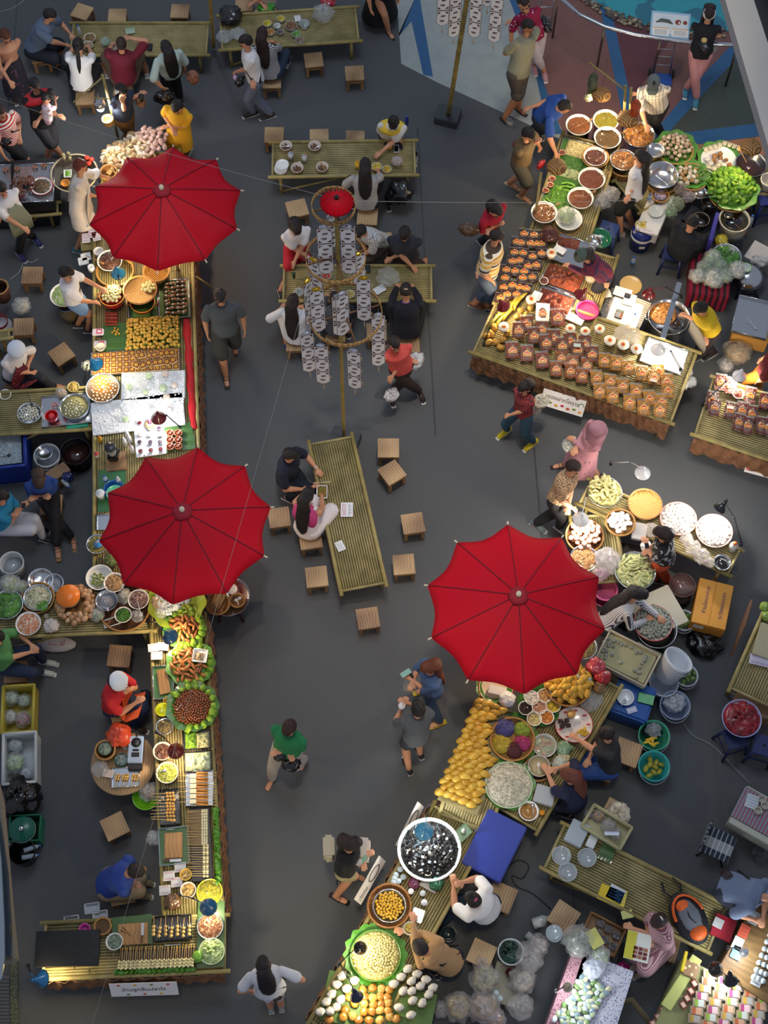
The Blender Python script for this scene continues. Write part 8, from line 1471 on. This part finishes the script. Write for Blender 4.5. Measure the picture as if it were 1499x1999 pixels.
# right-edge bamboo table
T((1425,1342),(1490,1195),(1530,1375),.60,'bamboo table at right edge with a wooden crate and white pack',name='bamboo_table'); slab((1468,1275),(1505,1288),(1490,1215),.61,.08,'cream wooden crate on right edge table','wooden_crate','crate',mat('B0A886',.6)); paper(1485,1290,.66,.3,.14,-.25,'white pack with purple print on right edge table',c='C8C4D0',lines=['8A3A8A'],rows=2,name='pack',cat='pack')
for x,y in ((1492,1185),(1495,1203)): bag(x,y,9,'green leaf-wrapped parcel at the far end of right edge table, '+('upper' if y<1190 else 'lower'),c='8AA83A',a=1,tie=False,name='leaf_parcel',cat='food parcel')
slab((1435,1390),(1510,1405),(1440,1350),.1,.3,'open cardboard carton under right edge table','cardboard_box','box',mat('8A6E52',.7)); o=B().tube([(0,0,0),(.2,.45,.02),(.35,.8,0)],[(.02,.004),(.05,.006),(.02,.004)],mat('5A3A24',.7,bump=.5)).build('bark_strip',loc=P(1428,1280,.5)); tag(o,'dry brown bark strip leaning on the right edge table','bark')
stool_p(1435,1440,'navy plastic stool under the violet-white basin',c='14224E',z=.40,rz=.3); bowl(1448,1402,39,'violet-white basin of red cloth',z=.42,h=.14,c='A8A8D0',name='basin',fill=dict(c='9A0A18',c2='6A0610',label='bright red cloth filling the violet-white basin',name='red_cloth',cat='cloth',dome=.06,nz=.06,fr=5,lv=.9)); stool_p(1492,1455,'second navy plastic stool at right edge with hole in seat',c='1E2C5E',z=.42,rz=-.3)
# ---- bottom right displays
a,ang,L,w=rect((1048,2010),(1120,1850),(1140,2040),.60)
slab((1052,2040),(1122,1845),(1085,2050),.1,.5,'pink floral cloth draped over the left display edge','floral_cloth','cloth',mat('B88A94',.9,kind='spots',c2='5A3048',fr=45,w=.3)); slab((1080,2040),(1140,1858),(1180,2080),.1,.5,'white patterned display table with wrapped sweets','display_table','table',mat('C8C8D4',.8,kind='spots',c2='6A5A8A',fr=40,w=.28))
WS=[ellm((.03,.02,.013),c,.15,4,seed=i,coat=.6) for i,c in enumerate(('DCE4E4','B8C8A0','8AA0A8','D8D4B0','7A9A5A'))]
many('wrapped_sweet',WS,grid((1080,1990),(1140,1895),(1140,2010),.64,14,6,.4,rj=3,tilt=.3,s=1.7),'small wrapped sweet on the brightly lit display','sweet','wrapped sweets on bottom display')
bag(1128,1838,29,'large clear carrier bag of boxes on the display end',z=.6,c='C8CCC8',a=.5,fill='8A8A7A'); bag(1170,1868,20,'pale cabbage in clear bag on the patterned cloth',z=.6,fill='A8C08A'); bag(1160,1890,20,'white patterned bag beside the wrapped sweets',z=.6,c='D8DCE8',a=.9,tie=False); paper(1160,1832,.75,.16,.22,.5,'pale yellow card under the large carrier bag',c='C8C46A',name='card',cat='card')
bag(1208,1900,22,'magenta handbag on the floor right of the display',z=.1,c='9A1A64',a=1,tie=False,name='handbag',cat='bag',el=.7); bag(1160,1975,17,'pink and black backpack at the bottom edge',z=.1,c='4A1A3A',a=1,tie=False,name='backpack',cat='backpack')
tray((1130,1832),(1198,1868),(1158,1782),.25,.12,'open cardboard tray of dark plum bags',c='8A6234',t=.014)
for i,(x,y) in enumerate(((1172,1800),(1188,1812),(1204,1825),(1165,1818),(1180,1832),(1196,1845))): slab((x-9,y+7),(x+8,y+11),(x-6,y-7),.28,.07,'glossy dark plum vacuum bag in cardboard tray','vacuum_bag','food pack',mat('1E0C0E',.15,coat=1,bump=.4,bs=25),group='dark plum bags in cardboard tray',bevel=.015)
tag(B().tube([(0,0,0),(.35,.08,.0),(.6,-.25,.0)],(.05,.006),mat('8A7A5A',.7)).build('bark_strip',loc=P(1178,1965,.05)),'curled beige strip on the floor at bottom','strip')
slab((1262,2040),(1335,1868),(1440,2080),.1,.5,'display counter of boxed sweets at bottom right','display_counter','counter',mat('8A8A5A',.7)); slab((1290,1960),(1352,1862),(1310,1972),.6,.02,'pale green strip of the display counter','display_board','board',mat('B8BC6A',.5))
BX=[]
for i,(c,c2) in enumerate((('A8A498','B89030'),('D0A080','B85A2A'),('C8CCC0','8AA83A'),('D8B8B8','A83A6A'))):
 b=B(); b.box((0,0,.015),(.11,.075,.03),mat('B08A50',.4)); b.box((0,0,.032),(.116,.081,.006),mat('E0E4E8',.06,alpha=.15,coat=1)); b.box((-.015,0,.036),(.05,.06,.001),mat(c)); b.box((.025,0,.036),(.03,.06,.001),mat(c2)); BX.append(b.mesh())
many('sweet_box',BX,grid((1338,1990),(1375,1890),(1470,2050),.62,7,5,.05,rz=1.9,s=1.35),'clear-lidded box of sweets with coloured card on bottom right counter','box of sweets','boxed sweets on bottom right counter')
many('red_label_pack',em(lambda b:(b.box((0,0,.012),(.09,.07,.024),mat('7A2A20',.3,coat=.6)),b.box((0,0,.026),(.06,.045,.002),mat('D8B8A0')))),grid((1315,1960),(1345,1905),(1345,1975),.62,4,1,.02,rz=1.1)+grid((1262,2000),(1300,1945),(1320,2030),.55,4,3,.02,rz=1.1,s=1.05),'small dark red pack with pale label left of the boxed sweets','sweet pack','dark red packs at bottom right')
slab((1330,1900),(1358,1912),(1345,1875),.62,.03,'box of brown cookies with yellow label','cookie_box','box',mat('8A6A4A',.4,kind='spots',c2='D8C89A',fr=18,w=.3)); slab((1328,1895),(1334,1897),(1344,1858),.62,.05,'bright yellow card beside brown cookies','card','card',mat('D8C01E'))
a,ang,L,w=rect((1400,1880),(1480,1750),(1500,1935),.75); slab((1400,1895),(1478,1752),(1525,1950),.1,.62,'wooden counter of small white-capped pots at bottom right','wooden_counter','counter',mat('8A6A3A',.6,kind='wood',c2='5A4020',fr=4))
PT=B(); PT.lathe([(0,0),(.028,0),(.03,.05)],mat('C8C8C0'),n=14); PT.lathe([(.032,.045),(.032,.06),(0,.062)],mat('B8C4C4'),n=14); many('capped_pot',PT.mesh(),grid((1462,1912),(1510,1790),(1490,1925),.73,9,3,.05),'small white-capped pot in the glowing rows','pot','white-capped pots')
for x,y,c,lb in ((1440,1842,'C8CCC4','pale card beside white-capped pots, middle'),(1452,1818,'B84A30','red and white card beside the capped pots'),(1472,1792,'9AA8B0','blue-grey card with glasses beside capped pots'),(1438,1860,'4A7A9A','blue booklet at the front of the wooden counter'),(1478,1912,'C8CCD0','white notice card at the counter corner')): paper(x,y,.74,.12,.16,-.5,lb,c=c,lines=['3A3A3A'],rows=3,name='card',cat='card')
lamp(1400,1890,1.0,(1430,1935),.62,'black lamp on the left of the pair at bottom right',c='0C0D12',pw=4,lc=(.92,.97,1),size=.09); lamp(1425,1905,1.0,(1450,1935),.62,'black lamp on the right of the pair at bottom right',c='0C0D12',pw=6,lc=(.92,.97,1),size=.09,dirv=(.2,-.5)); lamp(1455,1858,1.05,(1420,1850),.74,'small white lamp shining on the capped pots',c='DCE4EA',pw=6,lc=(.9,.97,1),size=.05); lamp(1110,1925,1.1,(1085,1935),.62,'pale lamp arm over the wrapped sweets at bottom',c='B8A890',pw=7,lc=(.9,.97,1),size=.06)
lamp(1025,1215,1.5,(1050,1240),.62,'added unseen warm lamp under the right umbrella',c='6A1420',pw=22)  # unseen lamp added to brighten the food below this umbrella
# ================================================================ hanging mobile, wires, things on the dining tables, things in hands
UMB=umbrella(657,386,.20,5.62,0,'small red paper umbrella on top of the wooden mast',n=24,rise=.07,small=True)
PAPM=mat('FAFAF6',.6); EDG=mat('5A3A30',.7)
def beast(b,x,z,s,f=1):
 X=MX.Translation((x,-.004,z)); m=mat('5A3226')
 b.box((0,0,0),(s*1.1,.002,s*.42),m,X=X); b.box((f*s*.68,0,s*.16),(s*.36,.002,s*.36),m,X=X); b.box((f*s*.9,0,-s*.12),(s*.12,.002,s*.5),m,X=X)
 for k in(-.42,-.2,.22,.42): b.box((k*s,0,-s*.36),(s*.14,.002,s*.4),m,X=X)
def tung(px,py,zt,n,label,yaw=0,w=.175,ph=.30,gold=False):
 t=thing('paper_banner',label,'banner',P(px,py,zt),yaw,'hanging paper banners'); z=-.06; b=B(); b.tube([(0,0,.12),(0,0,-.05)],.002,mat('888888'),n=4); b.build('string',t)
 B().ell((0,0,-.03),(.06,.03,.03),mat('C8A030' if gold else 'C8CCD4',.15,.9),nz=.3,ns=5).build('foil_bow',t)
 for i in range(n):
  q=B(); h=ph; pts=[(-w/2,-h/2),(w/2,-h/2),(w/2,h/2),(-w/2,h/2)]
  if i==n-1: pts=[(-w/2,-h*.3),(-w*.15,-h/2),(w*.15,-h/2),(w/2,-h*.3),(w/2,h/2),(-w/2,h/2)]
  X=MX.Translation((0,0,z-h/2))@MX.Rotation(PI/2,4,'X'); q.poly(pts,-.001,.001,PAPM,X=X)
  for k in range(len(pts)): a,c=pts[k],pts[(k+1)%len(pts)]; q.tube([X@V((a[0],a[1],0)),X@V((c[0],c[1],0))],.0035,EDG,n=4)
  for sx in(-1,1):
   for sz in(-1,1):
    if not(i==n-1 and sz<0): q.poly([(sx*w*.42,sz*h*.42),(sx*w*.18,sz*h*.42),(sx*w*.42,sz*h*.26)],.001,.004,EDG,X=X)
  beast(q,0,z-h*.34,.042); beast(q,0,z-h*.66,.042,-1); o=q.build('banner_panel',t); B().tube([(w/2+.01,-.002,z-h*.35),(w/2+.012,-.004,z-h*.6)],(.006,.004),mat('C8AE84'),n=5).build('side_tassel',o); z-=h+.012
 B().tube([(0,0,z),(0,0,z-.06),(.004,0,z-.13)],[.002,.008,.01],mat('C8AE84'),n=6).build('end_tassel',t)
for k,(x,y,z,r,lb) in enumerate(((651,402,5.25,.255,'smallest uppermost'),(655,503,4.42,.36,'middle'),(674,613,3.33,.465,'largest lowest'))):
 t=thing('bamboo_hoop',lb+' woven bamboo hoop on the wooden mast','hoop',P(x,y,z)); m=mat('B8945A',.6,kind='weave',c2='8A6430',fr=90); B().lathe([(r,-.04),(r,.04),(r-.006,.04),(r-.006,-.04),(r,-.04)],m,n=44).build('woven_band',t)
 for a in(.3,1.87): B().tube([(-r*math.cos(a),-r*math.sin(a),0),(r*math.cos(a),r*math.sin(a),0)],.012,mat('6A4A30')).build('cross_bar',t)
for a in ((632,440,5.1,3,'paper banner hanging left of the mast from uppermost hoop',.1),(678,440,5.1,3,'paper banner hanging right of the mast from uppermost hoop',-.05),(646,418,5.1,2,'short paper banner close behind the mast, uppermost hoop',.5),(600,545,4.2,3,'paper banner at far left of the middle hoop',.9),(617,562,4.2,3,'paper banner left front of the middle hoop',.25),(709,540,4.2,3,'paper banner at right of the middle hoop',-.05),(700,492,4.2,2,'paper banner half hidden at back right of middle hoop',.6),(613,505,4.2,2,'paper banner at back left of the middle hoop',-.4),(667,570,4.0,3,'paper banner in front of the mast below middle hoop',.5),
 (598,648,3.2,3,'paper banner at left of the largest hoop',.2),(626,672,3.2,3,'paper banner at front left of the largest hoop',0),(690,682,3.2,3,'paper banner at front of the largest hoop',-.2),(738,612,3.2,4,'long paper banner at right of the largest hoop',.1),(660,575,3.2,3,'paper banner at back of the largest hoop',.1),(868,-48,3.5,3,'leftmost paper banner at the top edge',.1),(893,-55,3.5,4,'paper banner left of the bamboo mast at top edge',.3),(934,-55,3.5,4,'paper banner right of the bamboo mast at top edge',-.3),(975,-45,3.5,4,'rightmost long paper banner at the top edge',-.2),(957,-55,3.5,2,'short paper banner between two long ones at top edge',0)): tung(*a[:5],yaw=a[5],gold=(a[2]==4.2))
def line(a,b_,label,sag=.1,r=.0028):
 p,q=P(*a),P(*b_); o=B().tube([(q-p)*k/12-V((0,0,sag*math.sin(PI*k/12))) for k in range(13)],r,mat('8A8A84'),n=4).build('guy_line',loc=p); tag(o,label,'string')
line((652,388,5.45),(-30,182,4.2),'white string from the mast top to the upper left'); line((665,392,5.45),(1540,377,4.2),'white string from the mast top to the right'); line((650,396,5.35),(165,2050,1.2),'white string from the mast down to bottom left'); line((-20,24,3.0),(60,-12,3.0),'white string at the top left corner')
# bulb lamp on bamboo post, top left
post(236,292,200,146,1.9,'leaning bamboo post carrying the bare bulb lamp'); g=P(201,150,1.85); tag(B().tube([(0,0,0),P(143,200,1.75)-g],.012,BAMP(),n=8).build('cross_arm',loc=g),'thin bamboo arm sticking out from the bulb lamp post','pole'); tag(B().tube([(0,0,0),P(210,193,1.6)-P(180,190,1.6)],.012,BAMP(),n=8).build('cross_arm',loc=P(182,190,1.62)),'short bamboo arm holding the bare bulb lamp','pole')
t=thing('bulb_lamp','steel hooded lamp with glaring white bulb beside bamboo post','lamp',P(194,200,1.5)); B().lathe([(.09,-.06),(.085,0),(.05,.05),(.02,.08),(0,.08)],steel(),n=24).build('hood',t); B().tube([(0,0,.08),(0,.02,.14),(-.01,0,.19)],.006,steel()).build('hook',t); B().ell((0,-.02,-.09),(.06,.06,.075),mat('F4F6FF',emit=22)).build('bulb',t)
l=bpy.data.lights.new('bulb_light','POINT'); l.energy=40; l.color=(1,.95,.88); l.shadow_soft_size=.07; o=bpy.data.objects.new('bulb_light',l); COL.objects.link(o); o.parent=t; o.location=(0,0,-.25)
basket(210,232,11,'small cane basket hanging behind the bare bulb lamp',z=1.0,h=.12); g=P(370,532,.6); tag(B().tube([(0,0,0),P(416,562,.3)-g],.018,BAMP(),n=8).build('bamboo_strut',loc=g),'bamboo strut sticking out from left counter into the aisle','pole')
D=.47
# -- top left table
bottle(154,58,'clear water bottle on the top left table',z=D,h=.2); bowl(175,73,12,'paper bowl of noodles on the top left table, farther one',z=D,h=.06,c='D8CEB8',fill=dict(c='8A6A3A',label='noodles in farther paper bowl',name='noodles')); bowl(171,88,11,'paper bowl on the top left table, nearer one',z=D,h=.06,c='D8CEB8',fill=dict(c='9A8A6A',label='noodles in nearer paper bowl',name='noodles')); bag(206,82,10,'clear bag with green herbs on top left table',z=D,fill='4A7A3A'); bag(222,94,9,'second clear bag beside the shaved person',z=D,fill='B8A88A'); paper(254,60,D,.15,.13,.2,'flat clear pack with green label on top left table',c='A8B8A0',lines=['4A8A4A'],rows=1,name='pack',cat='pack'); paper(276,78,D,.14,.08,.05,'white card lying by the dark phone on top left table',lines=['9A9AA0'],rows=3,name='card',cat='card'); slab((287,98),(297,98),(287,84),D,.01,'dark phone near the middle of top left table','phone','phone',mat('1A1E28',.2))
# -- top centre table
bag(450,32,21,'black backpack leaning on the left end of the top centre table',z=D,c='101014',a=1,tie=False,name='backpack',cat='backpack',hs=.5); bag(438,72,15,'crumpled clear bag on the left end of table',z=D,c='B8C0C4',a=.5,tie=False,hs=.3); bag(464,66,15,'second crumpled clear bag beside striped tee person',z=D,c='C0C8CC',a=.5,tie=False,hs=.3)
for x,y,r_,c,lb in ((548,36,9,'D8B83A','clear box of yellow fruit'),(522,45,9,'D8C02A','yellow packet with white sachet'),(528,62,9,'B87A30','clear box of golden pastries'),(541,50,8,'D8D4CC','clear box of white cake'),(568,50,12,'8A5A30','round brown bread on clear plate'),(578,66,9,'6AA03A','clear box of green vegetable rolls'),(547,62,7,'6A5A5A','small dish of dark sauce'),(594,45,11,'A8B0A8','empty clear plate'),(585,78,9,'8A7050','clear box with brown remains')): bowl(x,y,r_,lb+' on top centre table',z=D,h=.03,m=mat('D0D8DC',.1,alpha=.5,coat=1),name='food_box',cat='box',taper=.9,fill=dict(c=c,label=lb.replace('clear box of','pile of')+' inside its container',name='snack',lv=.9,dome=.02))
bowl(594,53,5,'tiny white dish of dark dip on top centre table',z=D,h=.02,fill=dict(k='liquid',c='14100E',label='dark dip in tiny white dish')); paper(581,36,D,.1,.13,.2,'white card with red print on top centre table',lines=['B84A3A'],rows=3,name='card',cat='card'); bag(631,28,19,'big clear bag on the right of the top centre table',z=D,c='C8D0D4',a=.45); bag(520,17,17,'bright green carrier bag behind the top centre table',z=.3,c='3AA01E',a=.95,tie=False); bag(640,6,14,'red and white pack behind top centre table',z=.3,c='C02030',a=.9,tie=False)
# -- table of four bowls
for i,(x,y) in enumerate(((558,284),(614,284),(580,327),(629,325))): bowl(x,y,12.5,'white paper bowl with soup remains, '+('far left','far middle','near left, spoon in it','near middle, chopsticks on it')[i],z=D,h=.06,c='D8CABC',fill=dict(c='7A4A2A',label='soup remains in bowl, '+('far left','far middle','near left','near middle')[i],name='soup_remains',dome=0,lv=.4))
for i,(x,y) in enumerate(((557,286),(617,289),(583,322))): spoon(x,y,.52,.4+i*.5,'white plastic spoon in the '+('far left','far middle','near left')[i]+' bowl',L=.12,c='E8E8E8')
for k in(0,1): tag(B().tube([(-.04,.1,0),(.04,-.1,.01)],.003,mat('C8A860')).build('chopstick',loc=P(629+k*2,324,.545)),'wooden chopstick resting across the near middle bowl','chopstick','chopsticks on the near middle bowl')
cup(567,300,'clear cup of white drink with purple straw',z=D,h=.13,r=.042,c='D8DCE4',alpha=.5,drink='C8C8C8',straw='6A4AA0'); cup(594,305,'clear cup of white drink with orange straw',z=D,h=.13,r=.042,c='D8DCE0',alpha=.5,drink='C8CCC8',straw='E06A2A'); cup(761,281,'yellow mango drink with pink straw',z=D,h=.12,r=.045,c='E8C040',alpha=.8,drink='E0B020',straw='E03A6A'); cup(697,318,'second yellow drink with orange straw beside dark hair',z=D,h=.12,r=.042,c='E8C040',alpha=.8,drink='E0B020',straw='E06A2A')
for k in range(4): bowl(548+k,330-k*3,13,'white foam plate stacked in clear bag at table corner',z=D+k*.012,h=.015,name='plate',cat='plate',group='stacked foam plates at table corner')
slab((768,298),(779,298),(768,282),D,.008,'white-framed phone beside the mango drink','phone','phone',mat('D0D0D4',.3)); slab((769.5,296),(777.5,296),(769.5,284),D+.008,.001,'black glass screen lying in the white frame','phone_glass','phone',mat('0C0E14',.1),bevel=.0003); bag(775,316,11,'small clear bag with red print on table of four bowls',z=D,c='E0D8D8',a=.5,fill='B8A088'); bowl(755,330,10,'clear box with yellow fruit on table of four bowls',z=D,h=.03,m=mat('D0D8DC',.1,alpha=.5,coat=1),name='food_box',cat='box',fill=dict(c='D8B030',label='yellow fruit pieces in clear box on table',name='fruit_pieces')); bowl(735,325,11,'clear box of yellow slices between the two diners',z=D,h=.03,m=mat('D0D8DC',.1,alpha=.5,coat=1),name='food_box',cat='box',fill=dict(c='E0C040',label='yellow slices between the two diners',name='fruit_slices'))
bag(780,378,24,'black patterned bag hanging beside the person in grey tee',z=.2,c='17181E',a=1,tie=False,name='handbag',cat='bag',hs=.9); bottle(794,235,'blue bottle behind the yellow-sleeved person',z=.35,h=.2,c='2A3A9A',alpha=.8)
# -- table behind banners
slab((713,532),(723,532),(714,516),D,.01,'white phone lying on the table behind banners','phone','phone',mat('2A3238',.2)); bag(757,543,21,'large crumpled clear bag on the table behind banners',z=D,c='D0D4CC',a=.4,hs=.35,tie=False); paper(741,565,D,.17,.12,.6,'white notice card below the crumpled clear bag',lines=['8A8A90'],rows=4,name='card',cat='card'); cup(573,534,'small dark green drink bottle on table behind banners',z=D,h=.12,r=.028,c='1A3A20',drink='1A3A20',lid='2A4A2A')
for x,y,c,lb in ((637,538,'C84A3A','colourful snack pile'),(683,574,'C8B060','bowl of yellow noodles'),(583,570,'A8B0A8','clear cup on its side'),(655,560,'8A6A4A','brown food dish')): bowl(x,y,10,lb+' behind the hanging banners',z=D,h=.04,c='D0C8B8',fill=dict(c=c,label='contents of the '+lb+' behind banners',name='snack',lv=.8))
bag(595,502,12,'red handbag on the lap of person in red trousers',z=.4,c='8A1424',a=1,tie=False,name='handbag',cat='bag'); slab((543,612),(553,614),(543,596),.62,.01,'beige phone held up by the long-haired person','phone','phone',mat('B8A888',.4))
# -- centre table
tray((618,972),(638,972),(620,948),D,.04,'white paper boat of noodles being eaten at centre table',c='ECECEC',name='paper_boat',cat='dish'); heap((620,970),(637,970),(621,950),D+.02,.03,'A8702A','stir-fried noodles in the white paper boat','noodles',c2='5A8A2A',fr=50)
for k in range(4): tag(B().tube([(-.12,-.01+.02*k,0),(.12,.01+.01*k,.02)],.003,mat('C8B890')).build('chopstick',loc=P(628,942+k*2,.56)),'pale chopstick held over the paper boat','chopstick','chopsticks over the paper boat')
t=thing('notice','white notice with red Thai and black English lines on centre table','notice',P(677,995,D),PI/2); B().box((0,0,.0015),(.22,.17,.003),mat('ECECF0')).build('sheet',t)
text3('กรุณาเก็บภาชนะ\nหลังรับประทาน',.03,'B8203A',(0,.04,.0035),(0,0,0),'thai_lines',t); text3('Please clean the table\nafter your meal',.02,'22222A',(0,-.04,.0035),(0,0,0),'english_lines',t)
paper(664,1066,D,.15,.11,2.0,'small white notice lying askew near the foot of centre table',lines=['7A7A84'],rows=5,name='notice',cat='notice')
# -- carried things
for x,y,z,r_,c,a,el,nm,lb in ((377,152,1.0,15,'8A5232',1,.7,'handbag','brown leather shoulder bag of the long-haired person'),(322,192,.65,20,'0E0E12',1,.5,'handbag','black bag hanging low beside pale green shirt'),(12,272,.9,14,'131316',1,.7,'handbag','black shoulder bag on the striped tee person'),(469,160,.8,12,'121214',1,.6,'sling_bag','black sling bag of the person in grey-blue jeans'),(459,152,.85,6,'C8A8C8',1,.6,'plush_toy','pale lilac rubber glove in hand'),(275,200,.95,12,'8A5A3A',1,.7,'paper_bag','brown paper bag below the coffee cup'),(915,450,1.0,19,'5E4430',1,.6,'handbag','brown woven shoulder bag beside red top'),(811,706,.75,18,'D8DCDC',.85,.8,'carrier_bag','white carrier bag on the arm of coral tee person'),(764,772,.45,15,'D8D4D4',.85,.8,'carrier_bag','white carrier bag hanging in front of coral tee person'),(1056,784,.7,16,'D0CCB8',.85,.8,'carrier_bag','cream carrier bag beside the child in red plaid'),(1047,802,.5,10,'C8C4B4',.8,.8,'carrier_bag','smaller cream bag below the cream carrier bag'),(1112,868,.75,16,'C8C8BC',.8,.8,'carrier_bag','clear white bag beside the pink robe'),(995,242,.7,12,'6A7A7A',.6,.6,'plastic_bag','grey-green clear bag in hand of blue tee person'),(1064,50,.9,17,'15151A',1,.6,'tote_bag','black printed tote bag of the magenta blouse person'),(1008,280,.9,10,'7A2A2A',1,.5,'handbag','dark red bag behind olive patterned shirt'),(1056,322,.5,11,'A82024',1,.5,'carrier_bag','red bag between the olive shirt and vegetables'),(1372,92,1.0,15,'17171A',1,.6,'handbag','black waist bag over pink trousers'),(1392,95,.85,9,'9AA89A',.5,1,'plastic_bag','clear bag hanging from hand at the pool'),(569,1490,.75,17,'0D0D12',1,1,'jacket','black jacket hanging over the arm in the aisle'),(546,1476,.9,12,'101014',1,.8,'handbag','black bag held in front of the green blouse'),(800,1340,.8,14,'B8B8B0',.4,.9,'plastic_bag','clear bag hanging below the banknotes'),(804,1322,1.05,7,'14140F',1,.5,'purse','black purse below the banknotes'),(537,1944,.8,13,'2E2018',1,.7,'handbag','dark brown handbag on the back at the bottom edge'),(662,1720,.5,7,'101012',1,.6,'pouch','small black pouch behind the flip-flops'),(1420,1712,.9,14,'2A1A24',1,.7,'sling_bag','dark striped sling bag over blue-grey shirt'),(1335,1772,.3,8,'101014',1,.7,'pouch','x')):
 if lb!='x': bag(x,y,r_,lb,z=z,c=c,a=a,tie=(a<1),name=nm,cat=nm.replace('_',' '),el=el)
for x,y,w_,h_,rz,lb,c in ((643,1662,.14,.36,.05,'cream canvas tote bag behind the black tee','BDB49C'),(709,1667,.16,.26,-.1,'white canvas tote bag in front of the black tee','C8BEB4')): o=B().box((0,0,.16),(w_,.28,.32),mat(c,.9,bump=.5,bs=12)).build('tote_bag',loc=P(x,y,.75),rz=rz,bevel=.03); tag(o,lb,'tote bag')
cup(275,187,'dark paper coffee cup with lid held out to the right',z=1.12,h=.11,r=.04,c='2A2624',lid='1A1A1A'); cup(784,1378,'iced drink with domed lid in raised hand',z=1.25,h=.12,r=.042,c='D8C8C0',alpha=.6,drink='C8A890',lid='E0DCDC',straw='5A2A2A'); paper(792,1314,1.18,.14,.07,.6,'pale green banknotes fanned in hand',c='8AB8A8',name='banknotes',cat='banknotes'); paper(710,1677,1.1,.1,.06,.8,'green card held in both hands',c='7AA088',name='card',cat='card')
for x,y,z,rz,lb in ((78,976,.83,0,'dark phone in the hands of the blue tee person'),(45,988,.8,.8,'phone held at the left edge above white jeans'),(1386,72,1.18,.3,'phone in hands at the pool handrail'),(1263,1066,1.03,.6,'phone held over the white buns'),(228,190,1.5,.6,'phone at the ear of the navy tee person')): slab((x-4,y+4),(x+4,y+4),(x-4,y-6),z,.01,lb,'phone','phone',mat('1A1C22',.15),bevel=.002)
# lettering becomes ordinary mesh
dg=bpy.context.evaluated_depsgraph_get()
for o in [o for o in bpy.data.objects if o.type=='FONT']:
 me=bpy.data.meshes.new_from_object(o.evaluated_get(dg)); n=bpy.data.objects.new(o.name.split('.')[0],me); COL.objects.link(n); n.parent=o.parent; n.location=o.location; n.rotation_euler=o.rotation_euler; bpy.data.objects.remove(o)
